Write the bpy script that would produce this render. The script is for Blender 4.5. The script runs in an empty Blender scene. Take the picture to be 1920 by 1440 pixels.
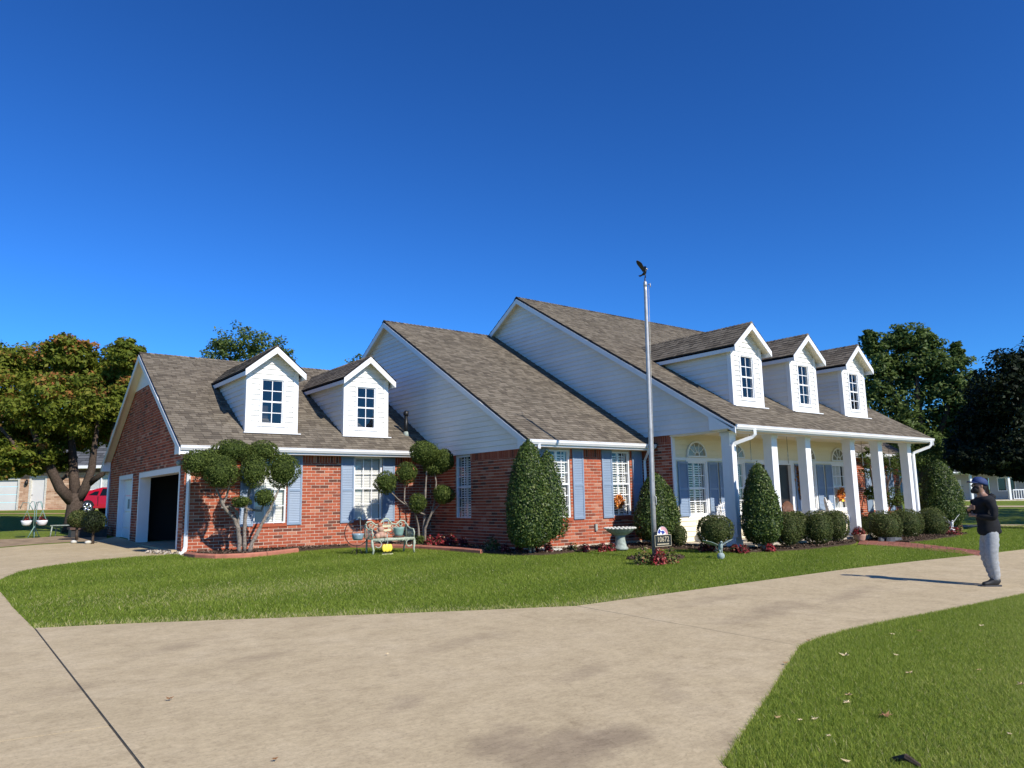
import bpy, bmesh, math, random
import numpy as np
from mathutils import Vector, Matrix

random.seed(7)
RNG = np.random.default_rng(11)
scene = bpy.context.scene
COL = scene.collection

# ------------------------------------------------------------------ camera, sky, sun, exposure
CAM = np.array([-16.6645, -12.0457, 1.5])
FW = np.array([0.59940219, 0.78579419, 0.1524615])
RT = np.array([0.79664803, -0.60417292, -0.0180833])
UP = np.array([-0.07790336, -0.13229732, 0.98814396])
FPX = 1386.9385                       # focal length in pixels of the 1920 px wide photograph
cam_data = bpy.data.cameras.new('camera')
cam_data.sensor_width = 36.0
cam_data.lens = 36.0 * FPX / 1920.0
cam_data.clip_start = 0.05
cam_data.clip_end = 3000.0
cam = bpy.data.objects.new('camera', cam_data)
COL.objects.link(cam)
cam.matrix_world = Matrix(((RT[0], UP[0], -FW[0], CAM[0]), (RT[1], UP[1], -FW[1], CAM[1]),
                           (RT[2], UP[2], -FW[2], CAM[2]), (0, 0, 0, 1)))
scene.camera = cam

SUN = Vector((0.135, -1.0, 0.745)).normalized()          # towards the sun
sun_el = math.asin(SUN.z)
world = bpy.data.worlds.new('World')
scene.world = world
world.use_nodes = True
wn = world.node_tree.nodes
wl = world.node_tree.links
wn.clear()
sky = wn.new('ShaderNodeTexSky')
sky.sky_type = 'NISHITA'
sky.sun_disc = False
sky.sun_elevation = sun_el
sky.sun_rotation = math.atan2(SUN.x, SUN.y)
sky.altitude = 0.0
sky.air_density = 1.0
sky.dust_density = 0.0
sky.ozone_density = 3.0
bgn = wn.new('ShaderNodeBackground')
bgn.inputs['Strength'].default_value = 0.05
won = wn.new('ShaderNodeOutputWorld')
gam = wn.new('ShaderNodeGamma')                             # the deep clear blue of this autumn sky
gam.inputs['Gamma'].default_value = 1.3
tint = wn.new('ShaderNodeMix')
tint.data_type = 'RGBA'
tint.blend_type = 'MULTIPLY'
tint.inputs[0].default_value = 1.0
tint.inputs[7].default_value = (0.355, 0.95, 1.66, 1)
wl.new(sky.outputs[0], gam.inputs[0])
wl.new(gam.outputs[0], tint.inputs[6])
wl.new(tint.outputs[2], bgn.inputs[0])
wl.new(bgn.outputs[0], won.inputs[0])

sl = bpy.data.lights.new('sun', 'SUN')
sl.energy = 5.0
sl.angle = math.radians(0.53)
sl.color = (1.0, 0.945, 0.86)
sun = bpy.data.objects.new('sun', sl)
COL.objects.link(sun)
sun.rotation_euler = (-SUN).to_track_quat('-Z', 'Y').to_euler()
sun.location = (0, -20, 30)

vs = scene.view_settings
vs.view_transform = 'Standard'
vs.look = 'None'
vs.exposure = 0.25
vs.gamma = 1.0
vs.use_curve_mapping = False
scene.render.engine = 'CYCLES'
scene.cycles.max_bounces = 6
scene.cycles.transparent_max_bounces = 8

# ------------------------------------------------------------------ ground height and pixel rays
def sstep(t):
    t = min(1.0, max(0.0, t))
    return t * t * (3 - 2 * t)

def gz(x, y):
    yc = min(34.0, max(-30.0, y))
    xc = min(14.0, max(-40.0, x))
    z = 0.023 - 0.0064 * xc + 0.0177 * yc
    z += 0.60 * sstep((y - 23.0) / 18.0)
    z += 0.32 * sstep((x - 24.0) / 30.0)
    return z

def ray(px, py):
    v = FW * FPX + RT * (px - 960.0) - UP * (py - 720.0)
    return v / np.linalg.norm(v)

def G(px, py, off=0.0):
    """the ground point seen at a pixel of the photograph"""
    v = ray(px, py)
    t = 1.0
    lo, hi = 0.5, 400.0
    for _ in range(60):
        t = 0.5 * (lo + hi)
        p = CAM + v * t
        if p[2] > gz(p[0], p[1]) + off:
            lo = t
        else:
            hi = t
    return (float(p[0]), float(p[1]), gz(p[0], p[1]) + off)

def onY(px, py, Y):
    v = ray(px, py)
    p = CAM + v * ((Y - CAM[1]) / v[1])
    return (float(p[0]), float(p[1]), float(p[2]))

def onX(px, py, X):
    v = ray(px, py)
    p = CAM + v * ((X - CAM[0]) / v[0])
    return (float(p[0]), float(p[1]), float(p[2]))

def at(px, py, D):
    """a point at horizontal distance D along the direction of a pixel"""
    v = ray(px, py)
    p = CAM + v * (D / math.hypot(v[0], v[1]))
    return (float(p[0]), float(p[1]), float(p[2]))

# ------------------------------------------------------------------ materials
MATS = {}
def new_mat(name):
    m = bpy.data.materials.new(name)
    m.use_nodes = True
    n = m.node_tree.nodes
    p = n['Principled BSDF']
    MATS[name] = m
    return m, n, m.node_tree.links, p

def ramp(n, stops):
    r = n.new('ShaderNodeValToRGB')
    el = r.color_ramp.elements
    while len(el) < len(stops):
        el.new(0.5)
    for e, (pos, c) in zip(el, stops):
        e.position = pos
        e.color = (c[0], c[1], c[2], 1)
    return r

def coords(n, l, scale, obj=False):
    tc = n.new('ShaderNodeTexCoord')
    mp = n.new('ShaderNodeMapping')
    mp.inputs['Scale'].default_value = scale if isinstance(scale, tuple) else (scale,) * 3
    if obj:
        l.new(tc.outputs['Object'], mp.inputs[0])
    else:
        g = n.new('ShaderNodeNewGeometry')
        l.new(g.outputs['Position'], mp.inputs[0])
    return mp.outputs[0]

def noise(n, l, scale, detail=4, rough=0.55, vec=None, vs=1.0):
    t = n.new('ShaderNodeTexNoise')
    t.inputs['Scale'].default_value = scale
    t.inputs['Detail'].default_value = detail
    t.inputs['Roughness'].default_value = rough
    l.new(vec if vec is not None else coords(n, l, vs), t.inputs['Vector'])
    return t.outputs['Fac']

def bump(n, l, p, h, strength=0.2, dist=0.01):
    b = n.new('ShaderNodeBump')
    b.inputs['Strength'].default_value = strength
    b.inputs['Distance'].default_value = dist
    l.new(h, b.inputs['Height'])
    l.new(b.outputs[0], p.inputs['Normal'])

def mixc(n, l, fac, a, b, mode='MIX'):
    m = n.new('ShaderNodeMix')
    m.data_type = 'RGBA'
    m.blend_type = mode
    for sock, val in ((m.inputs[0], fac), (m.inputs[6], a), (m.inputs[7], b)):
        if isinstance(val, (int, float)):
            sock.default_value = val
        elif isinstance(val, tuple):
            sock.default_value = (val[0], val[1], val[2], 1)
        else:
            l.new(val, sock)
    return m.outputs[2]

def plain(name, col, rough=0.6, metal=0.0, var=0.06, nscale=6.0, spec=0.5, bmp=0.0):
    m, n, l, p = new_mat(name)
    p.inputs['Roughness'].default_value = rough
    p.inputs['Metallic'].default_value = metal
    p.inputs['Specular IOR Level'].default_value = spec
    f = noise(n, l, nscale, 5)
    r = ramp(n, [(0.3, tuple(c * (1 - var) for c in col)), (0.7, tuple(min(1, c * (1 + var)) for c in col))])
    l.new(f, r.inputs[0])
    l.new(r.outputs[0], p.inputs['Base Color'])
    if bmp:
        bump(n, l, p, noise(n, l, nscale * 8, 4), bmp, 0.004)
    return m

def by_rnd(name, stops, rough=0.8, spec=0.3, grain=0.25, gscale=60.0, bmp=0.25, big=None):
    """colour by the per-piece value 'rnd', with grain on top"""
    m, n, l, p = new_mat(name)
    a = n.new('ShaderNodeAttribute')
    a.attribute_name = 'rnd'
    r = ramp(n, stops)
    l.new(a.outputs['Fac'], r.inputs[0])
    f = noise(n, l, gscale, 4, 0.7)
    rr = ramp(n, [(0.25, (1 - grain,) * 3), (0.75, (1 + grain * 0.6,) * 3)])
    l.new(f, rr.inputs[0])
    c = mixc(n, l, 1.0, r.outputs[0], rr.outputs[0], 'MULTIPLY')
    if big:
        f2 = noise(n, l, big[0], 4)
        r2 = ramp(n, [(0.35, (1 - big[1],) * 3), (0.65, (1 + big[1] * 0.5,) * 3)])
        l.new(f2, r2.inputs[0])
        c = mixc(n, l, 1.0, c, r2.outputs[0], 'MULTIPLY')
    l.new(c, p.inputs['Base Color'])
    p.inputs['Roughness'].default_value = rough
    p.inputs['Specular IOR Level'].default_value = spec
    if bmp:
        bump(n, l, p, f, bmp, 0.004)
    return m

def leafmat(name, stops, trans=0.25, rough=0.45, spec=0.4):
    m, n, l, p = new_mat(name)
    a = n.new('ShaderNodeAttribute')
    a.attribute_name = 'rnd'
    r = ramp(n, stops)
    l.new(a.outputs['Fac'], r.inputs[0])
    l.new(r.outputs[0], p.inputs['Base Color'])
    p.inputs['Roughness'].default_value = rough
    p.inputs['Specular IOR Level'].default_value = spec
    t = n.new('ShaderNodeBsdfTranslucent')
    l.new(r.outputs[0], t.inputs[0])
    mx = n.new('ShaderNodeMixShader')
    mx.inputs[0].default_value = trans
    l.new(p.outputs[0], mx.inputs[1])
    l.new(t.outputs[0], mx.inputs[2])
    l.new(mx.outputs[0], n['Material Output'].inputs[0])
    return m

def make_materials():
    by_rnd('brick', [(0.0, (0.12, 0.052, 0.036)), (0.12, (0.20, 0.060, 0.036)), (0.35, (0.34, 0.080, 0.039)), (0.7, (0.415, 0.104, 0.050)),
                     (0.9, (0.46, 0.142, 0.074)), (1.0, (0.51, 0.26, 0.17))], 0.85, 0.2, 0.3, 45, 0.35)
    by_rnd('pale_brick', [(0.0, (0.36, 0.20, 0.12)), (0.5, (0.52, 0.33, 0.21)), (1.0, (0.62, 0.44, 0.30))], 0.85, 0.2, 0.2, 20, 0.2)
    plain('mortar', (0.60, 0.49, 0.38), 0.95, 0, 0.18, 9, 0.1, 0.4)
    plain('pale_mortar', (0.55, 0.43, 0.31), 0.95, 0, 0.2, 3, 0.1, 0.2)
    by_rnd('shingle', [(0.0, (0.062, 0.052, 0.041)), (0.35, (0.125, 0.104, 0.079)), (0.6, (0.184, 0.155, 0.116)), (1.0, (0.250, 0.212, 0.162))],
           0.95, 0.1, 0.4, 90, 0.4, (0.6, 0.08))
    by_rnd('grey_shingle', [(0.0, (0.07, 0.075, 0.08)), (1.0, (0.14, 0.145, 0.15))], 0.95, 0.1, 0.3, 20, 0.2)
    plain('deck_edge', (0.02, 0.02, 0.022), 0.8, 0, 0.1)
    by_rnd('white_siding', [(0.0, (0.76, 0.74, 0.69)), (1.0, (0.83, 0.81, 0.755))], 0.45, 0.4, 0.05, 12, 0.03, (0.7, 0.06))
    by_rnd('porch_siding_bounce', [(0.0, (0.82, 0.735, 0.53)), (1.0, (0.86, 0.78, 0.585))], 0.5, 0.3, 0.04, 12, 0.03, (0.9, 0.04))  # siding tinted cream: warm bounce light under the porch put into the colour
    plain('white_trim', (0.80, 0.80, 0.79), 0.4, 0, 0.03, 3)
    plain('soffit', (0.78, 0.70, 0.52), 0.6, 0, 0.05, 2)
    plain('gutter_white', (0.82, 0.82, 0.81), 0.3, 0, 0.03, 2)
    plain('blue_shutter', (0.215, 0.283, 0.375), 0.5, 0, 0.06, 3)
    plain('blind', (0.78, 0.76, 0.70), 0.6, 0, 0.03, 4)
    plain('joint', (0.06, 0.05, 0.035), 0.95, 0, 0.4, 12)
    plain('shade_tan', (0.30, 0.27, 0.2), 0.8)
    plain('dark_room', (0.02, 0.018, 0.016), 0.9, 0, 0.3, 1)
    plain('door_dark', (0.022, 0.016, 0.013), 0.4, 0, 0.3, 4)
    plain('foundation', (0.52, 0.45, 0.35), 0.9, 0, 0.2, 4, 0.2, 0.2)
    plain('steel', (0.42, 0.41, 0.40), 0.42, 0.35, 0.15, 8)
    plain('bronze', (0.03, 0.028, 0.022), 0.45, 0.6, 0.2, 20)
    plain('gold_metal', (0.55, 0.5, 0.4), 0.35, 0.8, 0.1, 20)
    plain('black_metal', (0.012, 0.012, 0.012), 0.45, 0.3, 0.1, 8)
    plain('black_plastic', (0.015, 0.015, 0.016), 0.5, 0, 0.1, 8)
    plain('cast_green', (0.36, 0.40, 0.30), 0.6, 0, 0.3, 25, 0.4, 0.3)
    plain('pot_green', (0.20, 0.33, 0.29), 0.5, 0, 0.15, 8)
    plain('pot_blue', (0.22, 0.30, 0.34), 0.3, 0, 0.25, 14)
    plain('terracotta', (0.40, 0.16, 0.09), 0.8, 0, 0.2, 9)
    plain('clay_pink', (0.45, 0.27, 0.19), 0.8, 0, 0.2, 9)
    plain('yellow_paint', (0.85, 0.68, 0.07), 0.5, 0, 0.12, 30)
    plain('cream_paint', (0.62, 0.58, 0.36), 0.6, 0, 0.1, 20)
    plain('stone_grey', (0.30, 0.34, 0.30), 0.85, 0, 0.3, 14, 0.2, 0.5)
    plain('stone_pale', (0.55, 0.53, 0.46), 0.85, 0, 0.25, 14, 0.2, 0.5)
    plain('stone_green', (0.32, 0.39, 0.36), 0.85, 0, 0.3, 18, 0.2, 0.4)
    plain('rock', (0.10, 0.105, 0.11), 0.9, 0, 0.35, 6, 0.2, 0.6)
    plain('edging', (0.40, 0.155, 0.10), 0.85, 0, 0.18, 6, 0.2, 0.4)
    plain('sign_black', (0.012, 0.013, 0.012), 0.4, 0, 0.1)
    plain('sign_gold', (0.50, 0.43, 0.28), 0.45, 0, 0.08)
    plain('flag_red', (0.55, 0.03, 0.04), 0.5)
    plain('flag_blue', (0.03, 0.05, 0.25), 0.5)
    plain('bark', (0.075, 0.055, 0.042), 0.95, 0, 0.4, 18, 0.1, 0.8)
    plain('pale_bark', (0.235, 0.20, 0.165), 0.9, 0, 0.5, 22, 0.1, 0.7)
    plain('car_red', (0.42, 0.006, 0.018), 0.2, 0.0, 0.03)
    plain('tyre', (0.012, 0.012, 0.013), 0.85)
    plain('chrome', (0.72, 0.72, 0.74), 0.2, 0.9)
    plain('car_glass', (0.008, 0.009, 0.01), 0.05)
    plain('taillight', (0.3, 0.005, 0.005), 0.25)
    plain('skin', (0.30, 0.165, 0.11), 0.55, 0, 0.06, 20)
    plain('beard', (0.012, 0.009, 0.008), 0.85, 0, 0.2, 60)
    plain('cap_blue', (0.015, 0.036, 0.13), 0.75, 0, 0.15, 40)
    plain('shirt_black', (0.016, 0.016, 0.018), 0.9, 0, 0.2, 12, 0.2, 0.3)
    plain('trousers_grey', (0.33, 0.335, 0.34), 0.95, 0, 0.14, 30, 0.1, 0.4)
    plain('shoe_black', (0.012, 0.012, 0.013), 0.6)
    plain('shoe_sole', (0.05, 0.05, 0.055), 0.7)
    plain('wicker', (0.74, 0.73, 0.70), 0.7, 0, 0.08, 30)
    plain('brown_wood', (0.13, 0.055, 0.03), 0.6, 0, 0.2, 10)
    plain('wall_white', (0.62, 0.61, 0.58), 0.7, 0, 0.05, 2)
    plain('wall_white_shaded', (0.36, 0.36, 0.35), 0.7, 0, 0.06, 2)  # white wall of the right house, darkened to carry porch and tree shade
    plain('dark_brown', (0.085, 0.045, 0.03), 0.7, 0, 0.15, 3)
    plain('pale_gravel_base', (0.42, 0.36, 0.28), 0.95, 0, 0.3, 12, 0.1, 0.5)
    by_rnd('mulch', [(0.0, (0.04, 0.026, 0.018)), (0.6, (0.10, 0.066, 0.045)), (1.0, (0.26, 0.19, 0.14))], 0.95, 0.1, 0.3, 60, 0.2)
    by_rnd('gravel', [(0.0, (0.28, 0.22, 0.16)), (1.0, (0.66, 0.60, 0.5))], 0.9, 0.2, 0.2, 60, 0.2)
    by_rnd('paver', [(0.0, (0.22, 0.08, 0.055)), (1.0, (0.40, 0.17, 0.115))], 0.9, 0.2, 0.25, 40, 0.2)
    by_rnd('dead_leaf', [(0.0, (0.20, 0.10, 0.045)), (0.5, (0.48, 0.34, 0.17)), (1.0, (0.62, 0.50, 0.30))], 0.8, 0.2, 0.2, 60, 0.1)
    by_rnd('wreath_orange', [(0.0, (0.42, 0.07, 0.01)), (0.6, (0.62, 0.17, 0.02)), (1.0, (0.72, 0.36, 0.08))], 0.7, 0.3, 0.2, 40, 0)
    by_rnd('garland_brown', [(0.0, (0.10, 0.04, 0.015)), (0.6, (0.34, 0.10, 0.02)), (1.0, (0.50, 0.24, 0.05))], 0.8, 0.2, 0.2, 40, 0)
    leafmat('boxwood', [(0.0, (0.032, 0.046, 0.011)), (0.5, (0.070, 0.092, 0.022)), (0.88, (0.125, 0.145, 0.038)), (1.0, (0.19, 0.165, 0.07))], 0.22, 0.6, 0.2)
    leafmat('holly', [(0.0, (0.020, 0.042, 0.009)), (0.5, (0.058, 0.098, 0.019)), (0.9, (0.135, 0.180, 0.038)), (1.0, (0.21, 0.235, 0.07))], 0.22, 0.45, 0.3)
    leafmat('juniper', [(0.0, (0.032, 0.052, 0.010)), (0.5, (0.080, 0.112, 0.022)), (1.0, (0.165, 0.205, 0.045))], 0.28, 0.65, 0.15)
    leafmat('maple', [(0.0, (0.085, 0.120, 0.015)), (0.5, (0.180, 0.215, 0.026)), (0.82, (0.29, 0.265, 0.042)), (0.92, (0.36, 0.19, 0.05)), (1.0, (0.42, 0.14, 0.06))], 0.42, 0.6, 0.2)
    leafmat('ash', [(0.0, (0.050, 0.084, 0.020)), (0.55, (0.118, 0.172, 0.042)), (1.0, (0.235, 0.275, 0.088))], 0.38, 0.55, 0.25)
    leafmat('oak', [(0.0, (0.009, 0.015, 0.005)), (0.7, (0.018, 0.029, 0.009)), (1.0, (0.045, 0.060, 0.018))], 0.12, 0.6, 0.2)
    leafmat('red_plant', [(0.0, (0.035, 0.055, 0.014)), (0.22, (0.05, 0.035, 0.015)), (0.35, (0.13, 0.014, 0.018)), (0.65, (0.26, 0.018, 0.028)), (0.88, (0.42, 0.06, 0.06)), (1.0, (0.58, 0.36, 0.27))], 0.3, 0.6, 0.2)
    leafmat('mixed_plant', [(0.0, (0.03, 0.055, 0.012)), (0.45, (0.10, 0.13, 0.03)), (0.68, (0.26, 0.25, 0.07)), (0.84, (0.26, 0.05, 0.04)), (1.0, (0.58, 0.50, 0.30))], 0.3, 0.6, 0.2)
    leafmat('grass_blade', [(0.0, (0.120, 0.185, 0.022)), (0.5, (0.240, 0.318, 0.040)), (0.82, (0.340, 0.400, 0.070)), (0.93, (0.46, 0.45, 0.15)), (1.0, (0.64, 0.56, 0.29))], 0.48, 0.6, 0.2)

    # lawn sheet: soil and thatch below the blades
    m, n, l, p = new_mat('lawn')
    f1 = noise(n, l, 0.35, 5)
    f2 = noise(n, l, 14.0, 5, 0.7)
    r1 = ramp(n, [(0.3, (0.128, 0.182, 0.018)), (0.55, (0.165, 0.212, 0.024)), (0.75, (0.215, 0.235, 0.040))])
    r2 = ramp(n, [(0.3, (0.55,) * 3), (0.7, (1.25,) * 3)])
    l.new(f1, r1.inputs[0]); l.new(f2, r2.inputs[0])
    l.new(mixc(n, l, 1.0, r1.outputs[0], r2.outputs[0], 'MULTIPLY'), p.inputs['Base Color'])
    p.inputs['Roughness'].default_value = 0.9
    p.inputs['Specular IOR Level'].default_value = 0.15
    bump(n, l, p, noise(n, l, 45, 4, 0.8), 0.7, 0.03)

    # concrete: even beige, fine pitting, and a few dark stains and tyre smears that have places of their own
    m, n, l, p = new_mat('concrete')
    pos = n.new('ShaderNodeNewGeometry').outputs['Position']
    base = ramp(n, [(0.25, (0.440, 0.350, 0.208)), (0.5, (0.500, 0.400, 0.243)), (0.75, (0.550, 0.447, 0.283))])
    l.new(noise(n, l, 1.1, 8, 0.68), base.inputs[0])
    c = base.outputs[0]
    wob = noise(n, l, 1.6, 7, 0.62)
    for (cx, cy, rx, ry, ang, dark) in CONCRETE_STAINS:
        mp = n.new('ShaderNodeMapping'); mp.vector_type = 'TEXTURE'
        mp.inputs['Location'].default_value = (cx, cy, 0); mp.inputs['Rotation'].default_value = (0, 0, ang); mp.inputs['Scale'].default_value = (rx, ry, 60.0)
        l.new(pos, mp.inputs[0])
        ln = n.new('ShaderNodeVectorMath'); ln.operation = 'LENGTH'; l.new(mp.outputs[0], ln.inputs[0])
        ad = n.new('ShaderNodeMath'); ad.operation = 'MULTIPLY_ADD'; ad.inputs[1].default_value = 2.6; l.new(wob, ad.inputs[0]); l.new(ln.outputs['Value'], ad.inputs[2])
        mr = n.new('ShaderNodeMapRange'); mr.interpolation_type = 'SMOOTHERSTEP'
        mr.inputs['From Min'].default_value = 1.2; mr.inputs['From Max'].default_value = 2.6; mr.inputs['To Min'].default_value = dark; mr.inputs['To Max'].default_value = 0.0
        l.new(ad.outputs[0], mr.inputs['Value'])
        c = mixc(n, l, mr.outputs[0], c, (0.215, 0.16, 0.105))
    mott = ramp(n, [(0.32, (0.84, 0.825, 0.81)), (0.5, (0.98, 0.975, 0.97)), (0.7, (1.06, 1.06, 1.055))])
    l.new(noise(n, l, 3.4, 9, 0.72), mott.inputs[0])
    streak = ramp(n, [(0.34, (0.84, 0.83, 0.82)), (0.6, (1.04, 1.04, 1.04))])
    l.new(noise(n, l, 9.0, 8, 0.75, coords(n, l, (1.0, 2.4, 1.0))), streak.inputs[0])
    speck = ramp(n, [(0.32, (0.62,) * 3), (0.46, (0.97,) * 3), (0.70, (1.15,) * 3)])
    l.new(noise(n, l, 42, 7, 0.85), speck.inputs[0])
    for t in (mott, streak, speck):
        c = mixc(n, l, 1.0, c, t.outputs[0], 'MULTIPLY')
    vo = n.new('ShaderNodeTexVoronoi'); vo.feature = 'DISTANCE_TO_EDGE'; vo.inputs['Scale'].default_value = 0.33
    wv = n.new('ShaderNodeVectorMath'); wv.operation = 'ADD'
    nz = n.new('ShaderNodeTexNoise'); nz.inputs['Scale'].default_value = 1.5; nz.inputs['Detail'].default_value = 6
    l.new(pos, nz.inputs['Vector']); l.new(pos, wv.inputs[0]); l.new(nz.outputs['Color'], wv.inputs[1]); l.new(wv.outputs[0], vo.inputs['Vector'])
    crk = ramp(n, [(0.0, (0.80, 0.78, 0.76)), (0.0035, (1, 1, 1))])
    l.new(vo.outputs['Distance'], crk.inputs[0])
    c = mixc(n, l, 0.55, c, mixc(n, l, 1.0, c, crk.outputs[0], 'MULTIPLY'))
    l.new(c, p.inputs['Base Color'])
    p.inputs['Roughness'].default_value = 0.88
    p.inputs['Specular IOR Level'].default_value = 0.25
    bump(n, l, p, noise(n, l, 90, 5, 0.7), 0.25, 0.006)

    # soil strip
    plain('soil', (0.30, 0.22, 0.14), 0.95, 0, 0.3, 3, 0.1, 0.4)
    plain('tan_dirt', (0.46, 0.30, 0.17), 0.95, 0, 0.15, 1.5, 0.1, 0.2)

    # window glass: clear sheet with mirror reflections
    m, n, l, p = new_mat('glass')
    tr = n.new('ShaderNodeBsdfTransparent')
    tr.inputs[0].default_value = (0.95, 0.96, 0.96, 1)
    gl = n.new('ShaderNodeBsdfGlossy')
    gl.inputs['Roughness'].default_value = 0.015
    lw = n.new('ShaderNodeLayerWeight')
    lw.inputs['Blend'].default_value = 0.5
    pw = n.new('ShaderNodeMath'); pw.operation = 'POWER'; pw.inputs[1].default_value = 5.0
    l.new(lw.outputs['Facing'], pw.inputs[0])
    fr = n.new('ShaderNodeMapRange')
    fr.inputs['To Min'].default_value = 0.075; fr.inputs['To Max'].default_value = 0.9
    l.new(pw.outputs[0], fr.inputs['Value'])
    mx = n.new('ShaderNodeMixShader')
    l.new(fr.outputs[0], mx.inputs[0]); l.new(tr.outputs[0], mx.inputs[1]); l.new(gl.outputs[0], mx.inputs[2])
    l.new(mx.outputs[0], n['Material Output'].inputs[0])
def _stain(px, py, rx, ry, ang, dark):
    q = G(px, py)
    return (q[0], q[1], rx, ry, ang, dark)
CONCRETE_STAINS = [_stain(930, 1400, 0.55, 0.28, 0.5, 0.62), _stain(1170, 1385, 0.35, 0.28, 0.3, 0.60), _stain(1060, 1415, 0.7, 0.3, 0.6, 0.55), _stain(760, 1322, 0.45, 0.16, 0.7, 0.40),
                   _stain(1100, 1262, 0.5, 0.18, 0.4, 0.35), _stain(1440, 1148, 1.6, 0.35, 0.2, 0.45), _stain(1600, 1115, 1.9, 0.3, 0.25, 0.35), _stain(1350, 1125, 1.0, 0.3, 0.1, 0.32),
                   _stain(330, 1215, 0.6, 0.18, 0.5, 0.30), _stain(500, 1232, 0.8, 0.2, 0.4, 0.32), _stain(870, 1205, 0.9, 0.25, 0.3, 0.26), _stain(1250, 1290, 0.6, 0.2, 0.9, 0.28), _stain(1390, 1400, 0.35, 0.2, 1.0, 0.40), _stain(120, 1300, 0.4, 0.2, 0.3, 0.22)]
make_materials()

# ------------------------------------------------------------------ mesh helpers
def link(o, parent=None):
    COL.objects.link(o)
    if parent is not None:
        o.parent = parent
    return o

def tag(o, label=None, cat=None, group=None, kind=None):
    if label: o['label'] = label
    if cat: o['category'] = cat
    if group: o['group'] = group
    if kind: o['kind'] = kind
    return o

def empty(name, loc, rz=0.0):
    o = bpy.data.objects.new(name, None)
    o.empty_display_size = 0.2
    o.location = loc
    o.rotation_euler = (0, 0, rz)
    return link(o)

def np_mesh(name, V, F, rnd=None):
    """fast mesh from numpy arrays: V (n,3), F (m,k) with k 3 or 4"""
    me = bpy.data.meshes.new(name)
    V = np.asarray(V, dtype=np.float32); F = np.asarray(F, dtype=np.int32)
    k = F.shape[1]
    me.vertices.add(len(V)); me.vertices.foreach_set('co', V.ravel())
    me.loops.add(F.size); me.loops.foreach_set('vertex_index', F.ravel())
    me.polygons.add(len(F)); me.polygons.foreach_set('loop_start', np.arange(0, F.size, k, dtype=np.int32))
    if rnd is not None:
        a = me.attributes.new('rnd', 'FLOAT', 'POINT')
        a.data.foreach_set('value', np.asarray(rnd, dtype=np.float32))
    me.update(calc_edges=True)
    return me

def obj(name, me, mat, parent=None, smooth=False, kind=None):
    if mat is not None and not me.materials:
        me.materials.append(MATS[mat] if isinstance(mat, str) else mat)
    if smooth:
        me.polygons.foreach_set('use_smooth', np.ones(len(me.polygons), dtype=bool))
    o = bpy.data.objects.new(name, me)
    link(o, parent)
    if kind: o['kind'] = kind
    return o

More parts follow.
